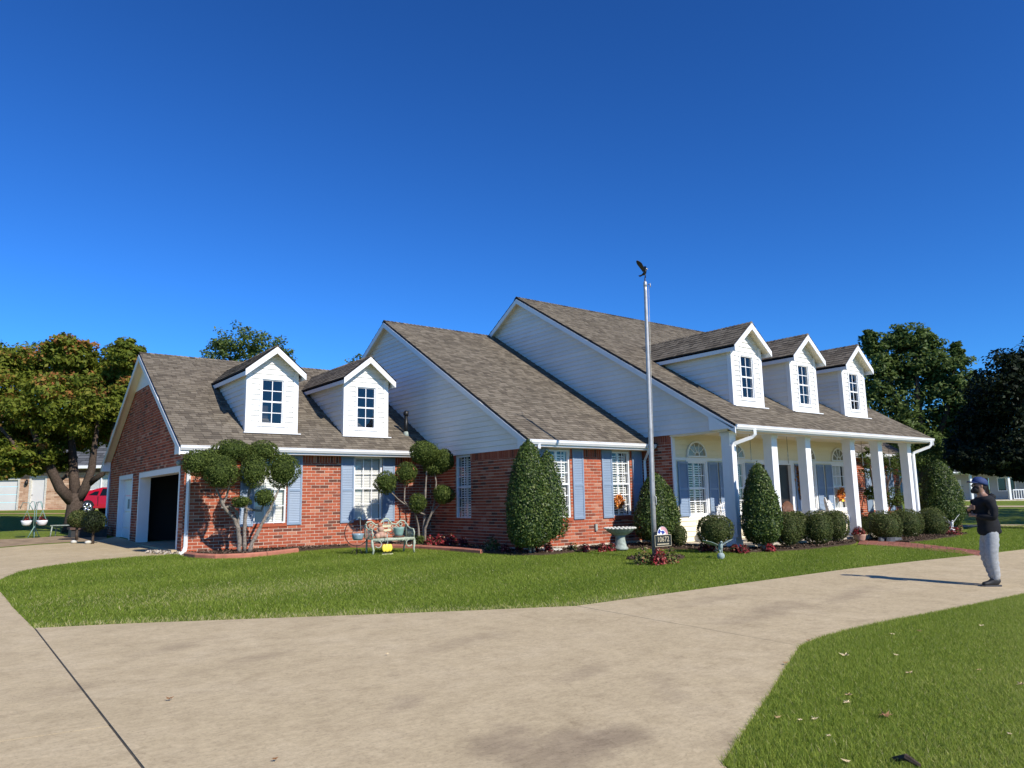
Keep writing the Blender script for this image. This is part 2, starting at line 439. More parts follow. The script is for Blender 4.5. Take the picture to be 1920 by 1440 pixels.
class MB:
    """collects faces; build() links them as one mesh object"""
    def __init__(s):
        s.v, s.f, s.r = [], [], []
    def add(s, pts, faces, r=0.5):
        b = len(s.v)
        s.v += [tuple(p) for p in pts]
        s.r += [r] * len(pts)
        s.f += [tuple(b + i for i in f) for f in faces]
        return s
    def quad(s, a, b, c, d, r=0.5):
        return s.add((a, b, c, d), ((0, 1, 2, 3),), r)
    def hexa(s, p, r=0.5):
        return s.add(p, ((0, 3, 2, 1), (4, 5, 6, 7), (0, 1, 5, 4), (1, 2, 6, 5), (2, 3, 7, 6), (3, 0, 4, 7)), r)
    def box(s, x0, x1, y0, y1, z0, z1, r=0.5):
        return s.hexa(((x0, y0, z0), (x1, y0, z0), (x1, y1, z0), (x0, y1, z0), (x0, y0, z1), (x1, y0, z1), (x1, y1, z1), (x0, y1, z1)), r)
    def wbox(s, W, u0, u1, z0, z1, d0, d1, r=0.5):
        """box on a wall: u along it, z up, d outward from its face"""
        return s.hexa([W(u0, z0, d1), W(u1, z0, d1), W(u1, z0, d0), W(u0, z0, d0), W(u0, z1, d1), W(u1, z1, d1), W(u1, z1, d0), W(u0, z1, d0)], r)
    def tube(s, path, radii, n=8, r=0.5, cap=True):
        P = [np.array(p, float) for p in path]
        if isinstance(radii, (int, float)): radii = [radii] * len(P)
        rings = []
        prev = None
        for i, p in enumerate(P):
            t = (P[min(i + 1, len(P) - 1)] - P[max(i - 1, 0)])
            t = t / (np.linalg.norm(t) + 1e-9)
            a = prev if prev is not None else (np.array([1.0, 0, 0]) if abs(t[0]) < 0.8 else np.array([0, 1.0, 0]))
            a = a - t * (a @ t); a /= np.linalg.norm(a) + 1e-9
            prev = a
            b = np.cross(t, a)
            rings.append([p + radii[i] * (math.cos(2 * math.pi * k / n) * a + math.sin(2 * math.pi * k / n) * b) for k in range(n)])
        base = len(s.v)
        for rg in rings:
            s.v += [tuple(q) for q in rg]; s.r += [r] * n
        for i in range(len(P) - 1):
            for k in range(n):
                k2 = (k + 1) % n
                s.f.append((base + i * n + k, base + i * n + k2, base + (i + 1) * n + k2, base + (i + 1) * n + k))
        if cap:
            s.f.append(tuple(base + k for k in range(n))[::-1])
            s.f.append(tuple(base + (len(P) - 1) * n + k for k in range(n)))
        return s
    def lathe(s, c, prof, n=20, r=0.5):
        base = len(s.v)
        for (rad, z) in prof:
            for k in range(n):
                a = 2 * math.pi * k / n
                s.v.append((c[0] + rad * math.cos(a), c[1] + rad * math.sin(a), c[2] + z)); s.r.append(r)
        for i in range(len(prof) - 1):
            for k in range(n):
                k2 = (k + 1) % n
                s.f.append((base + i * n + k, base + i * n + k2, base + (i + 1) * n + k2, base + (i + 1) * n + k))
        s.f.append(tuple(base + k for k in range(n))[::-1])
        s.f.append(tuple(base + (len(prof) - 1) * n + k for k in range(n)))
        return s
    def ball(s, c, rad, n=10, m=7, r=0.5, sq=(1, 1, 1)):
        base = len(s.v)
        for i in range(1, m):
            th = math.pi * i / m
            for k in range(n):
                a = 2 * math.pi * k / n
                s.v.append((c[0] + sq[0] * rad * math.sin(th) * math.cos(a), c[1] + sq[1] * rad * math.sin(th) * math.sin(a), c[2] + sq[2] * rad * math.cos(th))); s.r.append(r)
        for i in range(m - 2):
            for k in range(n):
                k2 = (k + 1) % n
                s.f.append((base + i * n + k, base + (i + 1) * n + k, base + (i + 1) * n + k2, base + i * n + k2))
        s.v.append((c[0], c[1], c[2] + sq[2] * rad)); s.r.append(r)
        s.v.append((c[0], c[1], c[2] - sq[2] * rad)); s.r.append(r)
        t = len(s.v)
        for k in range(n):
            k2 = (k + 1) % n
            s.f.append((t - 2, base + k, base + k2))
            s.f.append((t - 1, base + (m - 2) * n + k2, base + (m - 2) * n + k))
        return s
    def prism(s, poly, axis_vec, r=0.5):
        """extrude a 3-D polygon along a vector"""
        n = len(poly)
        a = np.array(axis_vec, float)
        pts = [np.array(p, float) for p in poly] + [np.array(p, float) + a for p in poly]
        f = [tuple(range(n))[::-1], tuple(range(n, 2 * n))] + [(i, (i + 1) % n, n + (i + 1) % n, n + i) for i in range(n)]
        return s.add(pts, f, r)
    def mesh(s, name='mesh'):
        me = bpy.data.meshes.new(name)
        me.from_pydata(s.v, [], s.f)
        a = me.attributes.new('rnd', 'FLOAT', 'POINT')
        a.data.foreach_set('value', np.asarray(s.r, dtype=np.float32))
        me.update()
        return me
    def build(s, name, mat, parent=None, smooth=False, kind=None, recenter=False):
        if recenter:
            c = np.mean(np.array(s.v), axis=0)
            s.v = [tuple(np.array(p) - c) for p in s.v]
        o = obj(name, s.mesh(name), mat, parent, smooth, kind)
        if recenter: o.location = c
        return o

def Wf(Y):                                   # wall facing the street (-Y)
    return lambda u, z, d: (u, Y - d, z)
def Wl(X):                                   # wall facing -X; u is the world Y
    return lambda u, z, d: (X - d, u, z)

def cut(a, b, holes):
    """interval minus intervals"""
    segs = [(a, b)]
    for h0, h1 in holes:
        out = []
        for s0, s1 in segs:
            if h1 <= s0 or h0 >= s1: out.append((s0, s1)); continue
            if h0 > s0: out.append((s0, h0))
            if h1 < s1: out.append((h1, s1))
        segs = out
    return segs

def sheet_with_holes(mb, W, u0, u1, z0, z1, holes, d=0.0):
    zs = sorted({z0, z1} | {min(max(h[2], z0), z1) for h in holes} | {min(max(h[3], z0), z1) for h in holes})
    for za, zb in zip(zs[:-1], zs[1:]):
        zm = (za + zb) / 2
        for a, b in cut(u0, u1, [(h[0], h[1]) for h in holes if h[2] < zm < h[3]]):
            mb.quad(W(a, za, d), W(b, za, d), W(b, zb, d), W(a, zb, d))

def skin_obj(name, joints, edges, mat, parent=None, sub=2, root=0):
    """one continuous surface grown round a skeleton; joints: (x, y, z, radius or (rx, ry))"""
    me = bpy.data.meshes.new(name)
    me.from_pydata([j[:3] for j in joints], edges, [])
    o = bpy.data.objects.new(name, me)
    COL.objects.link(o)
    sk = o.modifiers.new('skin', 'SKIN')
    sk.use_smooth_shade = True
    if not me.skin_vertices:
        me.skin_vertices.new()
    for i, j in enumerate(joints):
        rr = j[3] if isinstance(j[3], (tuple, list)) else (j[3], j[3])
        me.skin_vertices[0].data[i].radius = rr
        me.skin_vertices[0].data[i].use_root = (i == root)
    ss = o.modifiers.new('sub', 'SUBSURF')
    ss.levels = sub; ss.render_levels = sub
    dg = bpy.context.evaluated_depsgraph_get()
    new = bpy.data.meshes.new_from_object(o.evaluated_get(dg))
    bpy.data.objects.remove(o)
    bpy.data.meshes.remove(me)
    new.materials.clear()
    return obj(name, new, mat, parent, True)

# leaves ------------------------------------------------------------
def leaf_arrays(P, N, size, aspect=0.5, spread=0.7, rnd=None, droop=0.0):
    n = len(P)
    nn = N + RNG.normal(0, spread, (n, 3))
    nn /= np.linalg.norm(nn, axis=1, keepdims=True) + 1e-9
    t = RNG.normal(0, 1, (n, 3)); t[:, 2] -= droop
    t -= nn * np.sum(t * nn, axis=1, keepdims=True)
    t /= np.linalg.norm(t, axis=1, keepdims=True) + 1e-9
    b = np.cross(nn, t)
    sz = (size * RNG.uniform(0.6, 1.35, n))[:, None]
    V = np.stack([P - t * sz * 0.5, P + b * sz * aspect * 0.5 + nn * sz * 0.08, P + t * sz * 0.5, P - b * sz * aspect * 0.5 + nn * sz * 0.08], axis=1).reshape(-1, 3)
    F = np.arange(4 * n).reshape(n, 4)
    if rnd is None: rnd = RNG.uniform(0, 1, n)
    return V, F, np.repeat(rnd, 4)

def ico_points(n):
    i = np.arange(n) + 0.5
    ph = np.arccos(1 - 2 * i / n); th = math.pi * (1 + 5 ** 0.5) * i
    return np.stack([np.cos(th) * np.sin(ph), np.sin(th) * np.sin(ph), np.cos(ph)], axis=1)

def rand_dirs(n):
    d = RNG.normal(0, 1, (n, 3))
    return d / np.linalg.norm(d, axis=1, keepdims=True)

def join_arrays(parts):
    V, F, R = [], [], []
    b = 0
    for v, f, r in parts:
        V.append(v); F.append(f + b); R.append(r); b += len(v)
    return np.concatenate(V), np.concatenate(F), np.concatenate(R)

def core_ball(c, R, n=14, m=9):
    """inner leaf mass of a clipped shrub as quads"""
    V = []
    for i in range(m + 1):
        th = math.pi * i / m
        for k in range(n):
            a = 2 * math.pi * k / n
            V.append((c[0] + R[0] * math.sin(th) * math.cos(a), c[1] + R[1] * math.sin(th) * math.sin(a), c[2] + R[2] * math.cos(th)))
    F = []
    for i in range(m):
        for k in range(n):
            k2 = (k + 1) % n
            F.append((i * n + k, (i + 1) * n + k, (i + 1) * n + k2, i * n + k2))
    return np.array(V), np.array(F), np.full(len(V), 0.15)

def lump(d, seed, amp):
    a = np.sin(d[:, 0] * 3.1 + seed) * np.sin(d[:, 1] * 2.7 + seed * 2.1) + np.sin(d[:, 2] * 3.7 + seed * 0.7 + d[:, 0] * 2.0)
    b = np.sin(d[:, 0] * 7.3 + seed * 3) * np.sin(d[:, 2] * 6.1 + seed) + np.sin(d[:, 1] * 8.7 + seed * 1.9) * np.sin(d[:, 2] * 9.0 - seed)
    out = 1 + amp * (0.6 * a + 0.5 * b)
    stray = RNG.uniform(0, 1, len(d)) < 0.03
    return np.where(stray, out + RNG.uniform(0.02, 0.13, len(d)), out)

def clipped(parts, c, R, n, leaf, seed=1.0, amp=0.05, hair=0.02, aspect=0.5, spread=0.5, square=0.0, cone=None):
    """a sheared shrub surface: dense small leaves on a lumpy ellipsoid (square > 0 flattens the sides)"""
    d = rand_dirs(n)
    s = d.copy()
    if square:
        s = np.sign(d) * np.abs(d) ** (1 - square)
        s /= np.linalg.norm(s, axis=1, keepdims=True) ** 0.55
    rad = lump(d, seed, amp) + RNG.normal(0, hair, n) - np.abs(RNG.normal(0, 0.05, n))
    P = np.array(c) + s * np.array(R) * rad[:, None]
    if cone is not None:
        z = (P[:, 2] - (c[2] - R[2])) / (2 * R[2])
        k = np.interp(z, cone[0], cone[1])[:, None]
        P[:, :2] = np.array(c)[:2] + (P[:, :2] - np.array(c)[:2]) * k
    N = d / np.array(R)
    N /= np.linalg.norm(N, axis=1, keepdims=True)
    parts.append(leaf_arrays(P, N, leaf, aspect, spread))
    cb = core_ball(c, [r * (0.86 - 1.2 * amp) for r in R])
    if cone is not None:
        z = (cb[0][:, 2] - (c[2] - R[2])) / (2 * R[2])
        k = np.interp(z, cone[0], cone[1])[:, None]
        cb[0][:, :2] = np.array(c)[:2] + (cb[0][:, :2] - np.array(c)[:2]) * k
    parts.append(cb)

def crown(parts, c, R, n_clump, n_leaf, leaf, clump_r=0.28, rnd_lo=0.0, rnd_hi=1.0, aspect=0.55, inner=0.35, redtop=0.0):
    """an open crown: clumps of leaves through an ellipsoid, denser outside"""
    d = rand_dirs(n_clump)
    rad = 1 - np.abs(RNG.normal(0, inner, n_clump)); rad = np.clip(rad, 0.15, 1.08)
    C = np.array(c) + d * np.array(R) * rad[:, None]
    for k in range(n_clump):
        m = max(6, int(n_leaf * RNG.uniform(0.5, 1.5)))
        rr = clump_r * min(R) * RNG.uniform(0.6, 1.3)
        q = rand_dirs(m)
        P = C[k] + q * np.array([rr * 1.2, rr * 1.2, rr * 0.75]) * (RNG.uniform(0.2, 1, m) ** 0.5)[:, None]
        N = q * 0.6 + np.array([0, 0, 0.7]) + d[k] * 0.4
        base = RNG.uniform(0, 0.35)
        r = np.clip(rnd_lo + (rnd_hi - rnd_lo) * (base + 0.5 * RNG.uniform(0, 1, m)), 0, 1)
        if redtop and RNG.uniform() < redtop * (0.35 + 0.9 * max(0, d[k][2])):
            hot = RNG.uniform(0, 1, m) < 0.6
            r = np.where(hot, RNG.uniform(0.86, 1.0, m), r)
        parts.append(leaf_arrays(P, N, leaf, aspect, 0.8, r))

def revolved(parts, x, y, z0, z1, r, prof, n, leaf, seed, amp=0.07, hair=0.04, aspect=0.55, spread=0.6):
    """a sheared shrub of revolution: prof gives (height fraction, radius fraction) pairs"""
    hs = [p[0] for p in prof]; rs = [p[1] for p in prof]
    t = np.sort(RNG.uniform(0, 1, n)); keep = RNG.uniform(0, 1, n) < np.interp(t, hs, rs) * 0.9 + 0.15
    t = t[keep]; m = len(t)
    a = RNG.uniform(0, 2 * math.pi, m)
    d = np.column_stack([np.cos(a), np.sin(a), (t - 0.5) * 2])
    rad = r * np.interp(t, hs, rs) * (lump(d, seed, amp) + RNG.normal(0, hair, m) - np.abs(RNG.normal(0, 0.06, m)))
    P = np.column_stack([x + np.cos(a) * rad, y + np.sin(a) * rad, z0 + t * (z1 - z0) + RNG.normal(0, 0.02, m)])
    sl = (np.interp(t + 0.02, hs, rs) - np.interp(t - 0.02, hs, rs)) / 0.04 * r / (z1 - z0)
    N = np.column_stack([np.cos(a), np.sin(a), -sl]); N /= np.linalg.norm(N, axis=1, keepdims=True)
    parts.append(leaf_arrays(P, N, leaf, aspect, spread))
    V, F = [], []; k = 16; q = 14
    for i in range(q + 1):
        tt = i / q; rr = (0.88 - 1.2 * amp) * r * np.interp(tt, hs, rs)
        for j in range(k): V.append((x + rr * math.cos(2 * math.pi * j / k), y + rr * math.sin(2 * math.pi * j / k), z0 + 0.04 + tt * (z1 - z0 - 0.1)))
    for i in range(q):
        for j in range(k):
            j2 = (j + 1) % k; F.append((i * k + j, i * k + j2, (i + 1) * k + j2, (i + 1) * k + j))
    parts.append((np.array(V), np.array(F), np.full(len(V), 0.1)))
# ================================================================== the setting: ground, drive, beds
def terrain():
    xs = sorted(set(list(np.arange(-400, -60, 20.0)) + list(np.arange(-60, 90, 2.0)) + list(np.arange(90, 460, 20.0))))
    ys = sorted(set(list(np.arange(-300, -40, 20.0)) + list(np.arange(-40, 80, 2.0)) + list(np.arange(80, 460, 20.0))))
    V = np.array([(x, y, gz(x, y)) for y in ys for x in xs])
    nx = len(xs)
    F = np.array([(j * nx + i, j * nx + i + 1, (j + 1) * nx + i + 1, (j + 1) * nx + i) for j in range(len(ys) - 1) for i in range(nx - 1)])
    o = obj('ground', np_mesh('ground', V, F), 'lawn', None, True)
    o['kind'] = 'structure'
terrain()

def gpoly(pts, off):
    return [(x, y, gz(x, y) + off) for x, y in pts]

def slab(mb, pts, top, thick=0.08):
    mb.prism(gpoly(pts, top - thick), (0, 0, thick))

P2 = lambda px, py: G(px, py)[:2]
JX0 = P2(65, 1180); JX1 = P2(262, 1436)
jd = np.array(JX1) - np.array(JX0); jd /= np.linalg.norm(jd)
JX2 = tuple(np.array(JX1) + jd * 7.0)                         # behind the camera
LAWN_FRONT = [P2(65, 1180), P2(220, 1172), P2(400, 1165), P2(620, 1157), P2(850, 1148), P2(1080, 1138), P2(1240, 1116), P2(1400, 1094), P2(1590, 1068), P2(1720, 1053), P2(1828, 1042)]
LAWN_LEFT = [P2(65, 1180), P2(25, 1141), P2(2, 1112)]
tip = LAWN_LEFT[-1]
LAWN_BACK = [(tip[0] - 0.12, tip[1] + 1.2), P2(4, 1086), P2(35, 1073), P2(90, 1062), P2(180, 1051), P2(255, 1044.5), P2(330, 1040)]
RIGHT_EDGE = [P2(1352, 1436), P2(1385, 1388), P2(1418, 1340), P2(1447, 1295), P2(1475, 1250), P2(1500, 1213), P2(1530, 1199), P2(1580, 1185), P2(1650, 1170), P2(1740, 1152), P2(1830, 1134), P2(1920, 1115)]
re_d = np.array(RIGHT_EDGE[0]) - np.array(RIGHT_EDGE[2]); re_d /= np.linalg.norm(re_d)
RE_BACK = (-15.2, -14.0)
re_f = np.array(RIGHT_EDGE[-1]) - np.array(RIGHT_EDGE[-3]); re_f /= np.linalg.norm(re_f)
RE_FAR = tuple(np.array(RIGHT_EDGE[-1]) + re_f * 22.0)
FAR_TOP = P2(1920, 1031)
ft_d = np.array(FAR_TOP) - np.array(P2(1870, 1037)); ft_d /= np.linalg.norm(ft_d)
FAR_TOP2 = tuple(np.array(FAR_TOP) + ft_d * 18.0)

drive = empty('driveway', (-12, -4, gz(-12, -4)))
drive['kind'] = 'structure'
def drive_slab(pts, top=0.014):
    mb = MB(); slab(mb, pts, top)
    mb.v = [(v[0] + 12, v[1] + 4, v[2] - gz(-12, -4)) for v in mb.v]
    return mb.build('concrete_slab', 'concrete', drive)
def joint(a, b, w=0.03, off=0.007):
    a = np.array(a); b = np.array(b); d = (b - a) / np.linalg.norm(b - a); n_ = np.array((-d[1], d[0])) * w
    q = [a + n_, b + n_, b - n_, a - n_]
    mb = MB(); mb.add([(p[0] + 12, p[1] + 4, gz(p[0], p[1]) + off - gz(-12, -4)) for p in q], ((0, 1, 2, 3),))
    mb.build('joint_filler', 'joint', drive)
def shrink(a, b, t):                                          # point on a-b at distance t from a
    a = np.array(a); b = np.array(b); d = (b - a) / np.linalg.norm(b - a)
    return tuple(a + d * t)
gap = 0.007
# wide slab before the lawn
drive_slab([(JX0[0] + gap, JX0[1])] + LAWN_FRONT[1:6] + [tuple(np.array(RIGHT_EDGE[5]) + (-0.006, 0))] + RIGHT_EDGE[4::-1] + [RE_BACK, (JX2[0] + gap, JX2[1])])
# slab towards the right
drive_slab([tuple(np.array(LAWN_FRONT[5]) + (gap * 2.2, 0.0))] + LAWN_FRONT[6:] + [P2(1870, 1037), FAR_TOP, FAR_TOP2, RE_FAR] + RIGHT_EDGE[:4:-1])
# left strip in two slabs, then the apron before the garage
JH0, JH1 = P2(0, 1393), tuple(np.array(JX0) + jd * (P2(206, 1364)[1] - JX0[1]) / jd[1])
jw = np.array(JH0) - np.array(JH1); jw /= np.linalg.norm(jw)
JH2 = tuple(np.array(JH1) + jw * 4.6)
drive_slab([(JH1[0] - gap, JH1[1] - 0.008), (JX2[0] - gap, JX2[1]), (JX2[0] - 4.6, JX2[1]), (JH2[0], JH2[1] - 0.008)], 0.010)
APRON_FAR = [P2(-60, 1032), P2(0, 1028), P2(70, 1022), P2(130, 1018.5), P2(172, 1017)]
drive_slab([(JH2[0], JH2[1] + 0.004), (JH1[0] - gap, JH1[1] + 0.004), (JX0[0] - gap, JX0[1])] + LAWN_LEFT[1:] + LAWN_BACK + [(-11.9, 7.6), (-11.74, 8.2), (-11.74, 17.6)] + APRON_FAR[::-1] + [(-20.3, 14.0)], 0.010)
mb = MB(); mb.box(-11.95, -5.0, 8.6, 19.2, 0.05, 0.345)
gf = mb.build('garage_floor', 'concrete'); gf['kind'] = 'structure'

joint(JX0, JX2); joint(LAWN_FRONT[5], RIGHT_EDGE[5]); joint(JH1, JH2)
# soil and dirt sheets beyond the apron
def sheet(name, pts, off, mat):
    mb = MB(); mb.add(gpoly(pts, off), (tuple(range(len(pts))),))
    o = mb.build(name, mat); o['kind'] = 'structure'
    return o
sheet('soil_strip', [P2(-70, 1030), P2(0, 1026), P2(70, 1020), P2(130, 1016.5), P2(176, 1015), P2(200, 1012), P2(200, 1002), P2(140, 1003), P2(60, 1009), P2(-70, 1015)], 0.004, 'soil')

def tan_strip():
    """dirt in front of the house across the way, following the rise"""
    mb = MB()
    for i in range(12):
        a, b = -90 + i * 27, -90 + (i + 1) * 27
        mb.quad(G(a, 963.5, 0.02), G(b, 963.5, 0.02), at3(b, 54.5, 0.02), at3(a, 54.5, 0.02))
    o = mb.build('dirt_yard', 'tan_dirt'); o['kind'] = 'structure'
def at3(px, D, off):
    p = at(px, 950, D)
    return (p[0], p[1], gz(p[0], p[1]) + off)
tan_strip()

# brick path from the porch to the drive
def brick_path():
    lower = [P2(1608, 1021.5), P2(1660, 1025), P2(1720, 1030.5), P2(1790, 1037.5), P2(1836, 1043)]
    upper = [P2(1612, 1013.5), P2(1668, 1015.5), P2(1720, 1020), P2(1790, 1028), P2(1868, 1037.5)]
    root = empty('brick_path', (5, -2, gz(5, -2))); root['kind'] = 'structure'
    o3 = np.array((5, -2, gz(5, -2)))
    mb = MB()
    base = [np.array(p) - o3 for p in gpoly(lower, 0.004)] + [np.array(p) - o3 for p in gpoly(upper[::-1], 0.004)]
    mb.add(base, (tuple(range(len(base))),))
    mb.build('sand_bed', 'mortar', root)
    pb = MB()
    for i in range(len(lower) - 1):
        a0, a1, b0, b1 = map(np.array, (lower[i], lower[i + 1], upper[i], upper[i + 1]))
        L = np.linalg.norm(a1 - a0); Wd = np.linalg.norm(b0 - a0)
        nu = max(1, int(L / 0.215)); nv = max(1, int(Wd / 0.108))
        for u in range(nu):
            for v in range(nv):
                def q(s, t):
                    p = (a0 * (1 - s) + a1 * s) * (1 - t) + (b0 * (1 - s) + b1 * s) * t
                    return np.array((p[0], p[1], gz(p[0], p[1]))) - o3
                s0, s1, t0, t1 = (u + 0.04) / nu, (u + 0.96) / nu, (v + 0.05) / nv, (v + 0.95) / nv
                h = np.array((0, 0, 0.018 + random.uniform(0, 0.005)))
                c4 = [q(s0, t0), q(s1, t0), q(s1, t1), q(s0, t1)]
                pb.hexa(c4 + [k + h for k in c4], random.random())
    pb.build('paver', 'paver', root, kind='stuff')
brick_path()

# ================================================================== the house
HOUSE = empty('brick_house', (0, 0, 0))
tag(HOUSE, 'red brick and white siding house with five dormers, blue shutters and columned porch', 'house')

GX, GYE, GZE, GYR, GZR = -12.017, 7.891, 2.980, 13.794, 6.341       # garage wing: rake, eave, ridge
MXR, MYE, MZE, MYR, MZR = -4.630, 3.052, 3.019, 11.212, 7.847       # middle wing
NXR, NYE, NZE, NYR, NZR, NX1 = 0.0, 0.0, 3.345, 9.427, 9.007, 11.56  # main block
GS = (GZR - GZE) / (GYR - GYE); MS = (MZR - MZE) / (MYR - MYE); NS = (NZR - NZE) / (NYR - NYE)
GWX, GWY = -11.77, 8.34
MWX, MWY = -4.41, 3.50
NWX, NWY = 0.30, 2.50
BASE = 0.20

# ---------------------------------------------------------------- shingles and roofs
N_IND = {'shingle': 0, 'brick': 0}
SH_VAR = []
def shingle_variants():
    for w in (0.13, 0.19, 0.27):
        for k in range(6):
            mb = MB()
            t = 0.016
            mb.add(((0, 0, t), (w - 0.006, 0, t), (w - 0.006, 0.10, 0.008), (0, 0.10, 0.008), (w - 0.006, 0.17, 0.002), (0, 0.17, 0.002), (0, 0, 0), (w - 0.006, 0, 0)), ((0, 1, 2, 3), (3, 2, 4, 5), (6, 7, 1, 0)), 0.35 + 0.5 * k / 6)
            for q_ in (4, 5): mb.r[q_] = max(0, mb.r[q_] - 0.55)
            me = mb.mesh('shingle'); me.materials.append(MATS['shingle'])
            SH_VAR.append((w, me))
shingle_variants()

def shingles(parent, O, A, U, length, height, ind=None, expo=0.143, name='shingle_field'):
    """courses of shingle tabs on a slope: O lower corner, A along the eave, U up the slope (unit vectors)"""
    O = np.array(O, float); A = np.array(A, float); U = np.array(U, float)
    N = np.cross(A, U)
    if N[2] < 0: N = -N
    rot = Matrix((A, U, np.cross(A, U))).transposed().to_4x4()
    mb = MB()
    n = int(height / expo) + 1
    for k in range(n):
        s0 = k * expo
        if s0 > height - 0.03: break
        s1 = min(s0 + 0.172, height)
        x = -random.uniform(0, 0.25)
        tone = random.uniform(-0.06, 0.06)
        while x < length:
            w, me = random.choice(SH_VAR)
            xa, xb = max(0, x), min(length, x + w)
            if ind and xa == x and xb == x + w and N_IND['shingle'] < 300 and ind(x, s0) and np.cross(A, U)[2] > 0:
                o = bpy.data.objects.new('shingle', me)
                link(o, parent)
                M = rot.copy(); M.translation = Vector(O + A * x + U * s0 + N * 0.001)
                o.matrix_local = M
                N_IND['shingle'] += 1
            elif xb - xa > 0.02:
                t = 0.011 + (0.008 if random.random() < 0.5 else 0.0)
                r = min(1, max(0, 0.33 + random.random() * 0.52 + tone))
                p = O + A * xa + U * s0; q = O + A * (xb - 0.006) + U * s0
                sm = min(s0 + 0.10, s1)
                g_ = O + A * (xb - 0.006) + U * sm; h_ = O + A * xa + U * sm
                e = O + A * (xb - 0.006) + U * s1; f = O + A * xa + U * s1
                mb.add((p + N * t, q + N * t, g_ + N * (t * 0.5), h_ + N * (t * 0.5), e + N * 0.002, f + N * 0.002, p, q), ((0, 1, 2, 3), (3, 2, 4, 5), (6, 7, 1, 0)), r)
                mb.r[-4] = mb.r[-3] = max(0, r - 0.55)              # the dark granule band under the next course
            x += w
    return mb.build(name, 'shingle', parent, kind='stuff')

CAPS = []
def ridge_caps(parent, p0, p1, slope, w=0.13):
    p0 = np.array(p0); p1 = np.array(p1)
    L = np.linalg.norm(p1 - p0); n = int(L / 0.15)
    key = round(slope, 2)
    var = [c for c in CAPS if c[0] == key]
    if not var:
        for k in range(5):
            mb = MB(); h = slope * w
            mb.add(((0, -w, -h + 0.03), (0, 0, 0.034), (0, w, -h + 0.03), (0.2, -w, -h + 0.012), (0.2, 0, 0.012), (0.2, w, -h + 0.012), (0, -w, -h), (0, 0, 0), (0, w, -h)),
                   ((0, 1, 4, 3), (1, 2, 5, 4), (6, 7, 1, 0), (7, 8, 2, 1)), (k + 0.5) / 5)
            me = mb.mesh('ridge_cap'); me.materials.append(MATS['shingle'])
            CAPS.append((key, me))
        var = [c for c in CAPS if c[0] == key]
    for i in range(n):
        o = bpy.data.objects.new('ridge_cap', random.choice(var)[1])
        link(o, parent)
        o.location = p0 + (p1 - p0) * (i / n)

def gable_roof(x0, x1, ye, ze, yr, zr, ind=None, th=0.10, back=True):
    s = (zr - ze) / (yr - ye); yb = 2 * yr - ye
    c = math.sqrt(1 + s * s)
    mb = MB()
    dz = th * c
    prof = [(ye, ze), (yr, zr), (yb, ze), (yb, ze - dz), (yr, zr - dz), (ye, ze - dz)]
    mb.prism([(x0, y, z) for y, z in prof], (x1 - x0, 0, 0))
    roof = mb.build('roof', 'deck_edge', HOUSE)
    U = np.array((0, 1, s)) / c
    shingles(roof, (x0 - 0.012, ye - 0.02, ze - 0.02 * s + 0.004), (1, 0, 0), U, x1 - x0 + 0.012, (yr - ye) * c, ind)
    Ub = np.array((0, -1, s)) / c
    shingles(roof, (x1, yb + 0.02, ze - 0.02 * s + 0.004), (-1, 0, 0), Ub, x1 - x0, (yr - ye) * c, None, 0.3)
    ridge_caps(roof, (x0 - 0.012, yr, zr + 0.004), (x1, yr, zr + 0.004), s)
    return roof

garage_roof = gable_roof(GX, MWX, GYE, GZE, GYR, GZR, ind=lambda x, s: s < 4.6 and 2.2 < x < 5.6)
mid_roof = gable_roof(MXR, NWX, MYE, MZE, MYR, MZR)
main_roof = gable_roof(NXR, NX1, NYE, NZE, NYR, NZR)
right_roof = gable_roof(NX1 - 0.3, 16.4, MYE, MZE, 9.0, 6.45)

def rake(x, ye, ze, yr, zr, out=0.03, h=0.17, side=-1, soff=None, back=True):
    """white board under the edge of a gable roof, and the soffit behind it up to the wall"""
    s = (zr - ze) / (yr - ye); yb = 2 * yr - ye
    c = math.sqrt(1 + s * s); dz = 0.10 * c
    for (ya, yb_) in ((ye, yr), (yb, yr)):
        mb = MB()
        a = (x, ya, ze - dz + 0.045); b = (x, yb_, zr - dz + 0.045)
        mb.prism([a, b, (b[0], b[1], b[2] - h), (a[0], a[1], a[2] - h)], (side * out, 0, 0))
        mb.build('rake_board', 'white_trim', HOUSE)
        if soff is not None:
            mb = MB()
            z0, z1 = ze - dz - 0.006, zr - dz - 0.006
            mb.quad((x, ya, z0), (x, yb_, z1), (soff, yb_, z1), (soff, ya, z0))
            mb.build('soffit', 'soffit', HOUSE)
rake(GX, GYE, GZE, GYR, GZR, soff=GWX)
rake(MXR, MYE, MZE, MYR, MZR, soff=MWX)
rake(NXR, NYE, NZE, NYR, NZR, soff=NWX)
rake(NX1, NYE, NZE, NYR, NZR, side=1)

# boxed eave ends
def eave_box(x, ye, ze, wall, zb, flip=1, dx=0.26):
    mb = MB()
    s = 0.58
    run = wall - ye
    mb.prism([(x - 0.034, ye + flip * 0.03, zb), (x - 0.034, wall, zb), (x - 0.034, wall, ze + s * abs(run) - 0.14), (x - 0.034, ye + flip * 0.03, ze - 0.14)], (dx, 0, 0))
    mb.build('eave_return', 'white_trim', HOUSE)
eave_box(GX, GYE, GZE, GWY, 2.76)
eave_box(GX, 2 * GYR - GYE, GZE, 2 * GYR - GWY, 2.76, -1)
eave_box(MXR, MYE, MZE, MWY, 2.80)
eave_box(NXR, NYE, NZE, 0.85, 3.245, dx=0.30)

